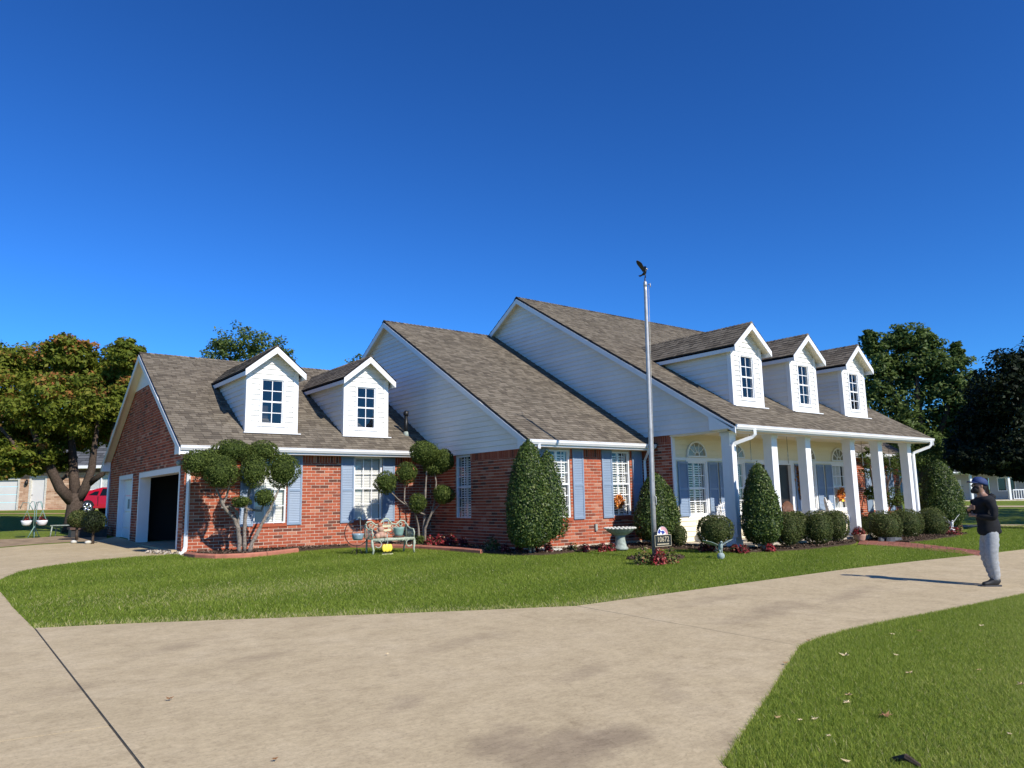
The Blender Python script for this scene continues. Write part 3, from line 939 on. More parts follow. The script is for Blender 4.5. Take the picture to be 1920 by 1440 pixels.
# ---------------------------------------------------------------- brick walls
BL, BH, JT = 0.262, 0.0845, 0.015
BRICK_VAR = []
for k in range(9):
    mb = MB(); mb.box(0, BL - JT, -0.009, 0.002, 0, BH - JT, (k + 0.5) / 9)
    me = mb.mesh('brick'); me.materials.append(MATS['brick'])
    BRICK_VAR.append(me)

def brick_rnd():
    r = random.random()
    return random.uniform(0.0, 0.18) if r < 0.13 else (random.uniform(0.86, 1.0) if r > 0.9 else random.uniform(0.25, 0.8))

def brickwork(parent, W, u0, u1, z0, z1, holes=(), ext=None, ind=None, mat='brick', indY=None, scale=1.0, soldier=None, cap=300):
    mb = MB()
    bl, bh, jt = BL * scale, BH * scale, JT * scale
    k = 0
    zt = z1 if soldier is None else soldier
    while z0 + k * bh < zt - 0.02:
        za = z0 + k * bh; zb = min(za + bh - jt, zt); zm = (za + zb) / 2
        a, b = (u0, u1) if ext is None else ext(zm)
        off = (0.5 * bl if k % 2 else 0.0)
        for s0, s1 in cut(a, b, [(h[0], h[1]) for h in holes if h[2] < zm < h[3]]):
            i0 = math.floor((s0 - u0 - off) / bl)
            u = u0 + off + i0 * bl
            while u < s1:
                p, q = max(u, s0), min(u + bl - jt, s1)
                if q - p > 0.025:
                    full = (p == u and abs(q - (u + bl - jt)) < 1e-6)
                    if full and ind is not None and N_IND['brick'] < cap and ind(p, za) and zb == za + bh - jt:
                        o = bpy.data.objects.new('brick', BRICK_VAR[min(8, int(brick_rnd() * 9))])
                        link(o, parent); o.location = (p, indY, za)
                        N_IND['brick'] += 1
                    else:
                        d = 0.009 + random.uniform(-0.002, 0.002)
                        mb.add([W(p, za, d), W(q, za, d), W(q, zb, d), W(p, zb, d), W(p, za, 0), W(q, za, 0), W(q, zb, 0), W(p, zb, 0)],
                               ((0, 1, 2, 3), (4, 5, 1, 0), (7, 3, 2, 6), (4, 0, 3, 7), (5, 6, 2, 1)), brick_rnd())
                u += bl
        k += 1
    if soldier is not None:
        u = u0
        while u < u1:
            if not any(h[0] - 0.01 < u + 0.03 < h[1] for h in holes if h[3] > soldier):
                mb.wbox(W, u, min(u + bh - jt, u1), soldier + 0.004, z1, 0, 0.009, brick_rnd())
            u += bh
    mb.build('brickwork', mat, parent, kind='stuff')

def brick_wall(W, u0, u1, z0, z1, holes=(), ind=None, indY=None, soldier=None, cap=300):
    mb = MB(); sheet_with_holes(mb, W, u0, u1, z0, z1, holes)
    for h in holes:                                           # reveals of the openings
        for (a, b) in (((h[0], h[2]), (h[0], h[3])), ((h[1], h[2]), (h[1], h[3])), ((h[0], h[3]), (h[1], h[3])), ((h[0], h[2]), (h[1], h[2]))):
            mb.quad(W(a[0], a[1], 0.009), W(b[0], b[1], 0.009), W(b[0], b[1], -0.12), W(a[0], a[1], -0.12))
    w = mb.build('wall', 'mortar', HOUSE)
    brickwork(w, W, u0, u1, z0, z1, holes, None, ind, 'brick', indY, 1.0, soldier, cap)
    return w

GWIN = [(-9.98, -9.09, 0.93, 2.80), (-7.06, -6.14, 0.93, 2.80)]
brick_wall(Wf(GWY), GWX, MWX, BASE, 2.82, [(a, b, c, d) for a, b, c, d in GWIN],
           ind=lambda u, z: -8.72 < u < -7.70 or u > -5.8 or (z < 0.82 and u > -9.6), indY=GWY, soldier=2.60, cap=235)
MWIN = [(-3.62, -2.84, 0.92, 2.80), (-1.20, -0.46, 0.92, 2.80)]
brick_wall(Wf(MWY), MWX, NWX, BASE, 2.84, MWIN, ind=lambda u, z: -2.36 < u < -1.86, indY=MWY, soldier=2.62)
SWIN = (6.08, 6.88, 0.92, 2.78)
brick_wall(Wl(MWX), MWY, GWY + 0.4, BASE, 2.82, [SWIN], soldier=2.60)
brick_wall(Wl(NWX), NWY, MWY + 0.1, 0.12, 3.26, [], soldier=3.06)
RWIN = (13.74, 14.98, 0.75, 2.45)
brick_wall(Wf(MWY), 10.44, 16.1, 0.0, 2.90, [RWIN], soldier=2.70)
mb = MB(); mb.box(16.1, 16.2, MWY, 14.0, 0, 3.0); mb.build('side_wall', 'mortar', HOUSE)

# garage gable with its openings
D1 = (8.78, 13.92, 0.10, 2.44); D2 = (14.98, 17.30, 0.10, 2.46)
GYB = 2 * GYR - GWY
def g_ext(z):
    if z < 2.85: return (GWY, GYB)
    t = (z + 0.16 - GZE) / GS
    return (max(GWY, GYE + t), min(GYB, 2 * GYR - GYE - t))
mb = MB()
sheet_with_holes(mb, Wl(GWX), GWY, GYB, 0.10, 2.85, [D1, D2])
tw = [g_ext(z) for z in (2.85, 5.30)]
mb.quad((GWX, tw[0][0], 2.85), (GWX, tw[0][1], 2.85), (GWX, tw[1][1], 5.30), (GWX, tw[1][0], 5.30))
gw = mb.build('wall', 'mortar', HOUSE)
brickwork(gw, Wl(GWX), GWY, GYB, 0.16, 5.28, [D1, D2], ext=g_ext)
mb = MB(); mb.add([(GWX - 0.02, tw[1][0] - 0.2, 5.26), (GWX - 0.02, tw[1][1] + 0.2, 5.26), (GWX - 0.02, GYR, GZR - 0.12)], ((0, 1, 2),))
mb.build('gable_panel', 'white_trim', HOUSE)
mb = MB()
mb.wbox(Wl(GWX), D1[0] - 0.02, D1[0] + 0.10, 0.16, D1[3], -0.30, 0.02); mb.wbox(Wl(GWX), D1[1] - 0.10, D1[1] + 0.02, 0.16, D1[3], -0.30, 0.02)
mb.wbox(Wl(GWX), D1[0] - 0.02, D1[1] + 0.02, D1[3] - 0.10, D1[3] + 0.06, -0.30, 0.025)
mb.build('garage_door_frame', 'white_trim', HOUSE)
mb = MB()
mb.wbox(Wl(GWX), D2[0] - 0.02, D2[0] + 0.09, 0.16, D2[3], -0.22, 0.02); mb.wbox(Wl(GWX), D2[1] - 0.09, D2[1] + 0.02, 0.16, D2[3], -0.22, 0.02)
mb.wbox(Wl(GWX), D2[0] - 0.02, D2[1] + 0.02, D2[3] - 0.09, D2[3] + 0.05, -0.22, 0.025)
mb.build('garage_door_frame', 'white_trim', HOUSE)
gd = MB()
for i in range(4):
    gd.wbox(Wl(GWX), D2[0] + 0.09, D2[1] - 0.09, 0.19 + i * 0.545, 0.19 + (i + 1) * 0.545 - 0.012, -0.20, -0.15)
gdo = gd.build('garage_door', 'white_trim', HOUSE)
for i in range(2):
    y = 15.75 + i * 0.42
    MB().wbox(Wl(GWX), y, y + 0.30, 1.38, 1.70, -0.152, -0.144).build('pane', 'stone_grey', gdo)
# dark garage inside, a shelf and a pale box on it
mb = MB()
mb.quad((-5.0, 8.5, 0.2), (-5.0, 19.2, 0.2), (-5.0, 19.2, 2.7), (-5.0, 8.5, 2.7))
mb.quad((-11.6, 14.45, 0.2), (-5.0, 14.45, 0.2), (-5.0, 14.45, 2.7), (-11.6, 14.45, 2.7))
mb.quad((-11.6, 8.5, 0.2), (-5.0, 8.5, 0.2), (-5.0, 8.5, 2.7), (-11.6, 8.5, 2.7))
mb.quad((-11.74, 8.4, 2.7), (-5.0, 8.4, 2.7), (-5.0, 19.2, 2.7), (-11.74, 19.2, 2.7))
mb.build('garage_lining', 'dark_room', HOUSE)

# foundations showing under the brick
mb = MB()
mb.box(MWX + 0.02, NWX, MWY - 0.02, MWY + 0.3, -0.1, BASE - 0.004); mb.box(GWX + 0.01, MWX, GWY - 0.02, GWY + 0.3, -0.1, BASE - 0.004)
mb.box(MWX - 0.02, MWX + 0.3, MWY, GWY, -0.1, BASE - 0.004)
mb.build('foundation', 'foundation', HOUSE)

# ---------------------------------------------------------------- siding
def siding(parent, W, z0, z1, ext, holes=(), expo=0.15, mat='white_siding'):
    n = int(math.ceil((z1 - z0) / expo - 1e-6))
    for k in range(n):
        za = z0 + k * expo; zb = min(za + expo, z1)
        a0, b0 = ext(za + 1e-4); a1, b1 = ext(zb - 1e-4)
        if b0 - a0 < 0.05: break
        if b1 < a1: a1 = b1 = (a1 + b1) / 2
        zm = (za + zb) / 2
        for s0, s1 in cut(a0, b0, [(h[0], h[1]) for h in holes if h[2] < zm < h[3]]):
            t0 = a1 if s0 == a0 else s0
            t1 = b1 if s1 == b0 else s1
            mb = MB()
            mb.add([W(s0, za, 0.034), W(s1, za, 0.034), W(t1, zb + 0.012, 0.008), W(t0, zb + 0.012, 0.008), W(s0, za, 0.004), W(s1, za, 0.004)],
                   ((0, 1, 2, 3), (4, 5, 1, 0)), random.random())
            mb.build('plank', mat, parent)

def gable_poly(W, pts, name='gable_wall'):
    mb = MB(); mb.add([W(u, z, 0) for u, z in pts], (tuple(range(len(pts))),))
    return mb.build(name, 'white_siding', HOUSE)

def roof_ext(ye, ze, yr, s, drop, lo, hi):
    def e(z):
        t = (z + drop - ze) / s
        return (max(lo, ye + t), min(hi, 2 * yr - ye - t))
    return e
me_ = roof_ext(MYE, MZE, MYR, MS, 0.115, MWY - 0.3, 2 * MYR - MWY)
mgw = gable_poly(Wl(MWX), [(MWY - 0.3, 2.81), (18.9, 2.81), (18.9, 3.0), (MYR, MZR - 0.12), (MWY - 0.3, 3.0)])
siding(mgw, Wl(MWX), 2.81, MZR - 0.14, me_)
ne_ = roof_ext(NYE, NZE, NYR, NS, 0.115, 0.20, 18.6)
ngw = gable_poly(Wl(NWX - 0.06), [(0.20, 3.25), (18.6, 3.25), (NYR, NZR - 0.12), (0.20, 3.35)])
siding(ngw, Wl(NWX - 0.06), 3.25, NZR - 0.14, ne_)
mb = MB(); mb.box(NWX - 0.055, NWX + 0.24, 0.45, NWY, 3.20, 3.248); mb.build('porch_beam_underside', 'soffit', HOUSE)

# porch wall
PW = Wf(NWY)
PSH = 0.44
PWINS = [(0.94, 1.80), (2.86, 3.70), (7.02, 7.82), (8.98, 9.86)]     # window openings
DOOR = (4.44, 6.33)
FAN = [(a + b) / 2 for a, b in PWINS]
PZ0, PZ1 = 0.90, 2.48
pholes = [(a - 0.06, b + 0.06, PZ0 - 0.06, PZ1 + 0.05) for a, b in PWINS] + [(DOOR[0] - 0.14, DOOR[1] + 0.2, 0, 2.56)]
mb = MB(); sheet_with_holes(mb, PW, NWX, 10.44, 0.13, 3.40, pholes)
pw = mb.build('porch_wall', 'porch_siding_bounce', HOUSE)
siding(pw, PW, 0.14, 3.38, lambda z: (NWX + 0.11, 10.44), pholes, 0.15, 'porch_siding_bounce')
mb = MB(); mb.wbox(PW, NWX - 0.012, NWX + 0.11, 0.13, 3.3, 0.0, 0.042)
mb.wbox(PW, NWX + 0.11, 10.44, 2.525, 2.60, 0.0, 0.045); mb.build('wall_trim', 'white_trim', HOUSE)
mb = MB(); mb.box(10.36, 10.44, NWY + 0.01, MWY, 0, 3.4); mb.build('side_wall', 'white_siding', HOUSE)
mb = MB(); mb.box(NWX, 11.3, 0.28, NWY + 0.1, -0.15, 0.125); mb.build('porch_floor', 'foundation', HOUSE)
mb = MB()
for i in range(24):
    a = 0.24 + i * 0.095
    mb.box(NWX + 0.18, 11.3, a, a + 0.088, 3.30, 3.31)
mb.build('porch_ceiling', 'soffit', HOUSE)
mb = MB(); mb.box(0.24, 11.45, 0.47, 0.78, 3.20, 3.33); mb.build('porch_beam', 'white_trim', HOUSE)

COLS = [0.37, 2.33, 4.09, 6.70, 8.51, 10.60]
for x in COLS:
    mb = MB()
    mb.box(x, x + 0.28, 0.50, 0.78, 0.125, 3.20)
    mb.box(x - 0.02, x + 0.30, 0.48, 0.80, 3.10, 3.202); mb.box(x - 0.02, x + 0.30, 0.48, 0.80, 0.124, 0.27)
    mb.build('column', 'white_trim', HOUSE)

# ---------------------------------------------------------------- windows and shutters
PANE = {}
def pane(W, parent, u0, u1, z0, z1, d, mat='glass'):
    mb = MB(); mb.quad(W(u0, z0, d), W(u1, z0, d), W(u1, z1, d), W(u0, z1, d))
    return mb.build('pane', mat, parent)

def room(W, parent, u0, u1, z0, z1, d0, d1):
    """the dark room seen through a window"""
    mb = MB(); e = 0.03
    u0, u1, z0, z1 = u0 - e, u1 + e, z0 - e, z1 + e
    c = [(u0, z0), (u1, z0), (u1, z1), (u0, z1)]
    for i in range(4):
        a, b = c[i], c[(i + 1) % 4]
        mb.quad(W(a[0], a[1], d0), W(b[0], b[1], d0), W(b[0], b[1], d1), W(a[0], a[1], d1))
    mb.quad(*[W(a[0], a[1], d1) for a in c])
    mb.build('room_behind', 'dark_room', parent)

def window(W, u0, u1, z0, z1, cols=3, rows=4, d=-0.045, style='blind', trim=0.045, sill=True, parent=None, name='window'):
    """double-hung window: frame with meeting rail; muntins, panes and what hangs behind as its pieces"""
    mb = MB()
    fw = trim
    mb.wbox(W, u0, u0 + fw, z0, z1, d - 0.05, d + 0.03); mb.wbox(W, u1 - fw, u1, z0, z1, d - 0.05, d + 0.03)
    mb.wbox(W, u0 + fw, u1 - fw, z1 - fw, z1, d - 0.05, d + 0.028); mb.wbox(W, u0 + fw, u1 - fw, z0, z0 + fw, d - 0.05, d + 0.035)
    zm = (z0 + z1) / 2
    mb.wbox(W, u0 + fw, u1 - fw, zm - 0.022, zm + 0.022, d - 0.03, d + 0.02)
    fr = mb.build(name, 'white_trim', parent or HOUSE)
    iu0, iu1 = u0 + fw, u1 - fw
    us = [iu0 + (iu1 - iu0) * i / cols for i in range(cols + 1)]
    halves = ((z0 + fw, zm - 0.022), (zm + 0.022, z1 - fw))
    mt = MB()
    r2 = rows // 2
    for (a, b) in halves:
        zs = [a + (b - a) * i / r2 for i in range(r2 + 1)]
        for u in us[1:-1]: mt.wbox(W, u - 0.011, u + 0.011, a, b, d - 0.005, d + 0.012)
        for z in zs[1:-1]: mt.wbox(W, iu0, iu1, z - 0.011, z + 0.011, d - 0.005, d + 0.010)
        for i in range(cols):
            for k in range(r2):
                pane(W, fr if parent is None else parent, us[i], us[i + 1], zs[k], zs[k + 1], d - 0.001)
    mt.build('muntin', 'white_trim', fr if parent is None else parent)
    top = fr if parent is None else parent
    if style == 'blind':
        bl = MB(); n = int((z1 - z0) / 0.045)
        for i in range(n):
            z = z0 + 0.02 + i * 0.045
            bl.add([W(iu0, z, d - 0.075), W(iu1, z, d - 0.075), W(iu1, z + 0.044, d - 0.100), W(iu0, z + 0.044, d - 0.100)], ((0, 1, 2, 3),))
        bl.build('blind', 'blind', top)
    elif style == 'louver':
        bl = MB()
        n = int((z1 - z0 - 2 * fw) / 0.07)
        mid = (iu0 + iu1) / 2
        for (a, b) in ((iu0, mid), (mid, iu1)):
            bl.wbox(W, a, a + 0.045, z0 + fw, z1 - fw, d - 0.11, d - 0.08); bl.wbox(W, b - 0.045, b, z0 + fw, z1 - fw, d - 0.11, d - 0.08)
            for i in range(n):
                z = z0 + fw + i * 0.07
                bl.hexa([W(a + 0.045, z, d - 0.075), W(b - 0.045, z, d - 0.075), W(b - 0.045, z + 0.012, d - 0.13), W(a + 0.045, z + 0.012, d - 0.13),
                         W(a + 0.045, z + 0.030, d - 0.075), W(b - 0.045, z + 0.030, d - 0.075), W(b - 0.045, z + 0.042, d - 0.13), W(a + 0.045, z + 0.042, d - 0.13)])
        bl.build('plantation_shutter', 'blind', top)
        room(W, top, iu0, iu1, z0 + fw, z1 - fw, d - 0.04, d - 0.6)
    elif style == 'curtain':
        room(W, top, iu0, iu1, z0 + fw, z1 - fw, d - 0.04, d - 0.5)
        bl = MB(); n = 24
        for i in range(n):
            a = iu0 + (iu1 - iu0) * i / n; b = iu0 + (iu1 - iu0) * (i + 1) / n
            bl.quad(W(a, z0 + fw, d - 0.10 - 0.03 * (i % 2)), W(b, z0 + fw, d - 0.10 - 0.03 * ((i + 1) % 2)), W(b, z1 - fw, d - 0.10 - 0.03 * ((i + 1) % 2)), W(a, z1 - fw, d - 0.10 - 0.03 * (i % 2)))
        bl.build('curtain', 'blind', top)
    else:
        room(W, top, iu0, iu1, z0 + fw, z1 - fw, d - 0.04, d - 0.8)
    if sill:
        mb = MB(); mb.wbox(W, u0 - 0.04, u1 + 0.04, z0 - 0.085, z0 - 0.004, -0.02, 0.035); mb.build('sill', 'brick' if sill == 'brick' else 'white_trim', top)
    return fr

def shutter(W, u0, u1, z0, z1, d=0.012, mat='blue_shutter'):
    mb = MB(); st = 0.05; t = 0.03
    mb.wbox(W, u0, u0 + st, z0, z1, d, d + t); mb.wbox(W, u1 - st, u1, z0, z1, d, d + t)
    zm = z0 + (z1 - z0) * 0.47
    for a in (z0, zm, z1 - 0.07):
        mb.wbox(W, u0 + st, u1 - st, a, a + 0.07, d, d + t - 0.001)
    for (a, b) in ((z0 + 0.07, zm), (zm + 0.07, z1 - 0.07)):
        n = int((b - a) / 0.045)
        for i in range(n):
            z = a + (b - a) * i / n; h = (b - a) / n
            mb.add([W(u0 + st, z, d + t - 0.006), W(u1 - st, z, d + t - 0.006), W(u1 - st, z + h, d + 0.008), W(u0 + st, z + h, d + 0.008), W(u0 + st, z, d + 0.006), W(u1 - st, z, d + 0.006)],
                   ((0, 1, 2, 3), (4, 5, 1, 0)))
    return mb.build('shutter', mat, HOUSE)

W = Wf(GWY)
window(W, *GWIN[0], style='blind', sill='brick'); window(W, *GWIN[1], style='blind', sill='brick')
for a, b in ((-10.36, -9.99), (-9.06, -8.65), (-7.48, -7.07), (-6.13, -5.72)): shutter(W, a, b, 0.88, 2.82)
W = Wf(MWY)
window(W, *MWIN[0], cols=3, rows=6, style='louver', sill='brick'); window(W, *MWIN[1], cols=3, rows=6, style='louver', sill='brick')
for a, b in ((-4.03, -3.63), (-2.75, -2.34), (-1.62, -1.21), (-0.36, 0.05)): shutter(W, a, b, 0.89, 2.83)
window(Wl(MWX), *SWIN, cols=2, rows=6, style='louver', sill=False)
for i, (a, b) in enumerate(PWINS):
    window(PW, a, b, PZ0, PZ1, cols=3, rows=4, d=-0.02, style='louver' if i < 2 else 'curtain', sill=False, trim=0.04)
for a, b in PWINS:                                        # casings round the porch windows
    mb = MB()
    mb.wbox(PW, a - 0.07, a, PZ0 - 0.07, PZ1 + 0.06, -0.10, 0.040); mb.wbox(PW, b, b + 0.07, PZ0 - 0.07, PZ1 + 0.06, -0.10, 0.040)
    mb.wbox(PW, a, b, PZ1, PZ1 + 0.06, -0.10, 0.039); mb.wbox(PW, a, b, PZ0 - 0.07, PZ0, -0.10, 0.039)
    mb.build('window_casing', 'white_trim', HOUSE)
for a in (0.48, 1.88, 2.40, 3.76, 6.55, 7.90, 8.46, 9.94): shutter(PW, a, a + PSH, PZ0 - 0.02, PZ1, 0.042)
window(Wf(MWY), *RWIN, cols=3, rows=4, style='blind', sill=False)
shutter(Wf(MWY), 15.06, 15.54, 0.7, 2.5); shutter(Wf(MWY), 13.2, 13.66, 0.7, 2.5)

def fanlight(cx, z0, r):
    """half-round window with a sunburst grille"""
    y = NWY - 0.032
    mb = MB(); n = 18
    for i in range(n):
        a0, a1 = math.pi * i / n, math.pi * (i + 1) / n
        for (ra, rb) in ((r - 0.055, r), (0.10, 0.125)):
            q = [(cx + rr * math.cos(a), zz, z0 + rr * 0.97 * math.sin(a)) for zz in (y - 0.045, y - 0.005) for rr, a in ((ra, a0), (rb, a0), (rb, a1), (ra, a1))]
            mb.hexa(q)
    mb.box(cx - r, cx + r, y - 0.05, y - 0.005, z0 - 0.045, z0)
    for k in range(1, 5):
        a = math.pi * k / 5
        c, s = math.cos(a), math.sin(a)
        e = 0.011
        q = [(cx + rr * c - sg * s * e, yy, z0 + rr * s * 0.97 + sg * c * e) for yy in (y - 0.04, y - 0.01) for rr, sg in ((0.1, -1), (r - 0.04, -1), (r - 0.04, 1), (0.1, 1))]
        mb.hexa(q)
    fr = mb.build('fanlight', 'white_trim', HOUSE)
    for k in range(5):
        g = MB()
        a = [math.pi * (k + j / 4) / 5 for j in range(5)]
        pts = [(cx + 0.11 * math.cos(t), y - 0.028, z0 + 0.11 * math.sin(t)) for t in a] + [(cx + (r - 0.04) * math.cos(t), y - 0.028, z0 + (r - 0.04) * 0.97 * math.sin(t)) for t in a[::-1]]
        g.add(pts, (tuple(range(len(pts))),)); g.build('pane', 'glass', fr)
    bk = MB(); pts = [(cx + (r - 0.03) * math.cos(math.pi * j / 12), y - 0.026, z0 + (r - 0.03) * 0.97 * math.sin(math.pi * j / 12)) for j in range(13)]
    bk.add(pts, (tuple(range(13)),)); bk.build('pleated_shade', 'shade_tan', fr)
for c in FAN: fanlight(c, 2.665, 0.46)

# entrance: dark double door with side jambs and header
mb = MB()
mb.wbox(PW, DOOR[0] - 0.14, DOOR[0], 0.125, 2.56, -0.12, 0.035); mb.wbox(PW, DOOR[1], DOOR[1] + 0.2, 0.125, 2.56, -0.12, 0.035)
mb.wbox(PW, DOOR[0], DOOR[1], 2.45, 2.56, -0.12, 0.034)
mb.build('door_frame', 'white_trim', HOUSE)
for i in range(2):
    a = DOOR[0] + i * 0.945; b = a + 0.943
    mb = MB(); mb.wbox(PW, a, b, 0.14, 2.44, -0.12, -0.075)
    mb.wbox(PW, a + 0.12, b - 0.12, 0.3, 1.0, -0.08, -0.066); mb.wbox(PW, a + 0.12, b - 0.12, 1.15, 2.3, -0.08, -0.068)
    dr = mb.build('front_door', 'door_dark', HOUSE)
    MB().ball(PW(a + (0.87 if i == 0 else 0.07), 1.1, -0.05), 0.03).build('door_knob', 'gold_metal', dr)

# ---------------------------------------------------------------- gutters, fascia, soffits, downspouts
def gutter(x0, x1, ye, ze, wall, zs):
    prof = [(0.0, -0.005), (-0.105, -0.005), (-0.115, -0.02), (-0.10, -0.032), (-0.10, -0.065), (-0.075, -0.10), (-0.06, -0.125), (0.0, -0.125)]
    mb = MB(); mb.prism([(x0, ye + 0.05 + a, ze + b) for a, b in prof], (x1 - x0, 0, 0))
    mb.build('gutter', 'gutter_white', HOUSE)
    mb = MB(); mb.box(x0 + 0.01, x1, ye + 0.052, ye + 0.08, zs, ze - 0.015); mb.build('fascia', 'white_trim', HOUSE)
    mb = MB(); mb.box(x0 + 0.24, x1, ye + 0.08, wall - 0.03, zs, zs + 0.015); mb.build('soffit', 'soffit', HOUSE)
    return mb
gutter(GX, MWX - 0.03, GYE, GZE, GWY, 2.80)
gutter(MXR, NWX - 0.08, MYE, MZE, MWY, 2.84)
gutter(NXR, NX1, NYE, NZE, 0.5, 3.19)
gutter(NX1, 16.4, MYE, MZE, MWY, 2.84)
for (x0, x1, y, z0, z1) in ((GWX, MWX, GWY, 2.72, 2.80), (MWX, NWX, MWY, 2.75, 2.84)):
    mb = MB(); mb.box(x0, x1, y - 0.04, y - 0.004, z0 + 0.085, z1); mb.build('frieze_board', 'soffit', HOUSE)

def downspout(path, r=0.04, mat='gutter_white'):
    mb = MB(); mb.tube(path, r * 1.25, 4)
    mb.build('downspout', mat, HOUSE)
downspout([(GX + 0.34, GYE + 0.01, 2.87), (GX + 0.34, GYE + 0.01, 2.76), (-11.69, GWY - 0.07, 2.42), (-11.69, GWY - 0.07, 0.42), (-11.73, GWY - 0.12, 0.33), (-11.86, GWY - 0.36, 0.29)], 0.04)
downspout([(GX + 0.30, 2 * GYR - GYE, 2.85), (GX + 0.30, 2 * GYR - GYE, 2.74), (GWX - 0.06, GYB - 0.12, 2.45), (GWX - 0.06, GYB - 0.12, 0.45)], 0.04)
downspout([(MXR + 0.36, MYE + 0.01, 2.92), (MXR + 0.36, MYE + 0.01, 2.80), (MXR + 0.40, MWY - 0.07, 2.5), (MXR + 0.40, MWY - 0.07, 0.35)], 0.04)
downspout([(NWX - 0.30, MYE + 0.03, 2.92), (NWX - 0.30, MYE + 0.10, 2.78), (NWX - 0.16, MWY - 0.07, 2.55), (NWX - 0.16, MWY - 0.07, 0.3)], 0.04)
downspout([(0.82, -0.01, 3.26), (0.82, -0.01, 3.10), (0.78, 0.06, 3.03), (0.42, 0.41, 2.86), (0.38, 0.44, 2.80), (0.38, 0.44, 0.35)], 0.045)
downspout([(11.36, -0.01, 3.26), (11.36, 0.0, 3.12), (11.30, 0.06, 3.04), (10.93, 0.43, 2.85), (10.90, 0.45, 2.78), (10.90, 0.45, 0.2)], 0.045)

# ---------------------------------------------------------------- dormers
def dormer(cx, w, yf, z0, ze, za, hw, roofz, rs, rye, ov=0.30, winw=0.62, wz=(3.70, 4.97)):
    """gabled dormer: cheeks and front as its body; planks, boards, window pieces and shingles below it"""
    W = Wf(yf)
    s = (za - ze) / hw
    x0, x1 = cx - w / 2, cx + w / 2
    yr = rye + (za - roofz) / rs                                # where its ridge dies into the slope
    ye = rye + (ze - roofz) / rs
    th = 0.075
    zc = za - s * (w / 2) - th                                  # wall height at the corners
    mb = MB()
    wh = (cx - winw / 2, cx + winw / 2, wz[0], wz[1])
    sheet_with_holes(mb, W, x0, x1, z0 - 0.05, zc, [wh])
    mb.add([(x0, yf, zc), (x1, yf, zc), (cx, yf, za - th)], ((0, 1, 2),))
    for x in (x0, x1):
        mb.add([(x, yf, z0 - 0.05), (x, yf, zc), (x, yr, zc)], ((0, 1, 2),))
    mb.quad((x0, yf + 1.2, z0), (x1, yf + 1.2, z0), (x1, yf + 1.2, zc), (x0, yf + 1.2, zc))
    body = mb.build('dormer', 'white_siding', HOUSE)
    def fext(z):
        if z < zc: return (x0, x1)
        h = (za - th - z) / s
        return (cx - h, cx + h)
    siding(body, W, z0, za - th - 0.04, fext, [(wh[0] - 0.05, wh[1] + 0.05, wh[2] - 0.06, wh[3] + 0.02)])
    # cheeks: planks cut by the roof slope
    Wc = Wl(x0)
    def cext(z):
        return (yf, rye + (z - roofz) / rs)
    siding(body, Wc, z0 + 0.03, zc, cext)
    tb = MB()
    tb.box(x0 - 0.042, x0 + 0.10, yf - 0.044, yf + 0.1, z0 - 0.02, zc); tb.box(x1 - 0.10, x1 + 0.042, yf - 0.044, yf + 0.1, z0 - 0.02, zc)
    tb.box(x0 + 0.10, x1 - 0.10, yf - 0.042, yf, z0 - 0.01, z0 + 0.13)
    u0, u1 = wh[0] - 0.055, wh[1] + 0.055
    tb.box(u0, wh[0], yf - 0.05, yf + 0.02, wh[2] - 0.07, wh[3] + 0.055); tb.box(wh[1], u1, yf - 0.05, yf + 0.02, wh[2] - 0.07, wh[3] + 0.055)
    tb.box(wh[0], wh[1], yf - 0.049, yf + 0.02, wh[3], wh[3] + 0.055); tb.box(wh[0], wh[1], yf - 0.049, yf + 0.02, wh[2] - 0.07, wh[2])
    tb.build('corner_board', 'white_trim', body)
    fl = MB(); fl.box(x0 - 0.10, x1 + 0.10, yf - 0.16, yf, z0 - 0.055, z0 - 0.028); fl.build('flashing', 'gutter_white', body)
    window(W, wh[0], wh[1], wh[2], wh[3], cols=2, rows=4, d=-0.012, style='dark', trim=0.03, sill=False, parent=body, name='window_frame')
    # roof
    rb = MB()
    yo = yf - ov
    for sg in (-1, 1):
        ex = cx + sg * hw
        rb.prism([(cx, yo, za), (ex, yo, ze), (ex, yo, ze - th), (cx, yo, za - th)], (0, yr - yo, 0))
    rb.build('dormer_roof', 'deck_edge', body)
    bb = MB()
    for sg in (-1, 1):
        ex = cx + sg * hw
        bb.prism([(cx, yo - 0.025, za - 0.025), (ex, yo - 0.025, ze - 0.025), (ex, yo - 0.025, ze - 0.20), (cx, yo - 0.025, za - 0.21)], (0, 0.024, 0))
        bb.box(min(ex, ex - sg * 0.024), max(ex, ex - sg * 0.024), yo, ye + 0.25, ze - 0.19, ze - 0.03)
    bb.build('fascia', 'white_trim', body)
    sf = MB()
    for sg in (-1, 1):
        ex = cx + sg * hw
        n = 7
        for i in range(n):
            a, b = i / n, (i + 0.93) / n
            sf.quad((cx + (ex - cx) * a, yo, za - th - 0.004 + (ze - za) * a), (cx + (ex - cx) * b, yo, za - th - 0.012 + (ze - za) * b),
                    (cx + (ex - cx) * b, yf, za - th - 0.012 + (ze - za) * b), (cx + (ex - cx) * a, yf, za - th - 0.004 + (ze - za) * a))
        sf.quad((ex, yf, ze - th - 0.05), (ex, ye, ze - th - 0.05), (cx + sg * w / 2, ye, ze - th - 0.05), (cx + sg * w / 2, yf, ze - th - 0.05))
    sf.build('soffit', 'soffit', body)
    c = math.sqrt(hw * hw + (za - ze) ** 2)
    shingles(body, (cx - hw - 0.015, yr, ze + 0.002), (0, -1, 0), ((hw) / c, 0, (za - ze) / c), yr - yo + 0.015, c + 0.01)
    shingles(body, (cx + hw + 0.015, yo - 0.015, ze + 0.002), (0, 1, 0), (-(hw) / c, 0, (za - ze) / c), yr - yo + 0.015, c + 0.01)
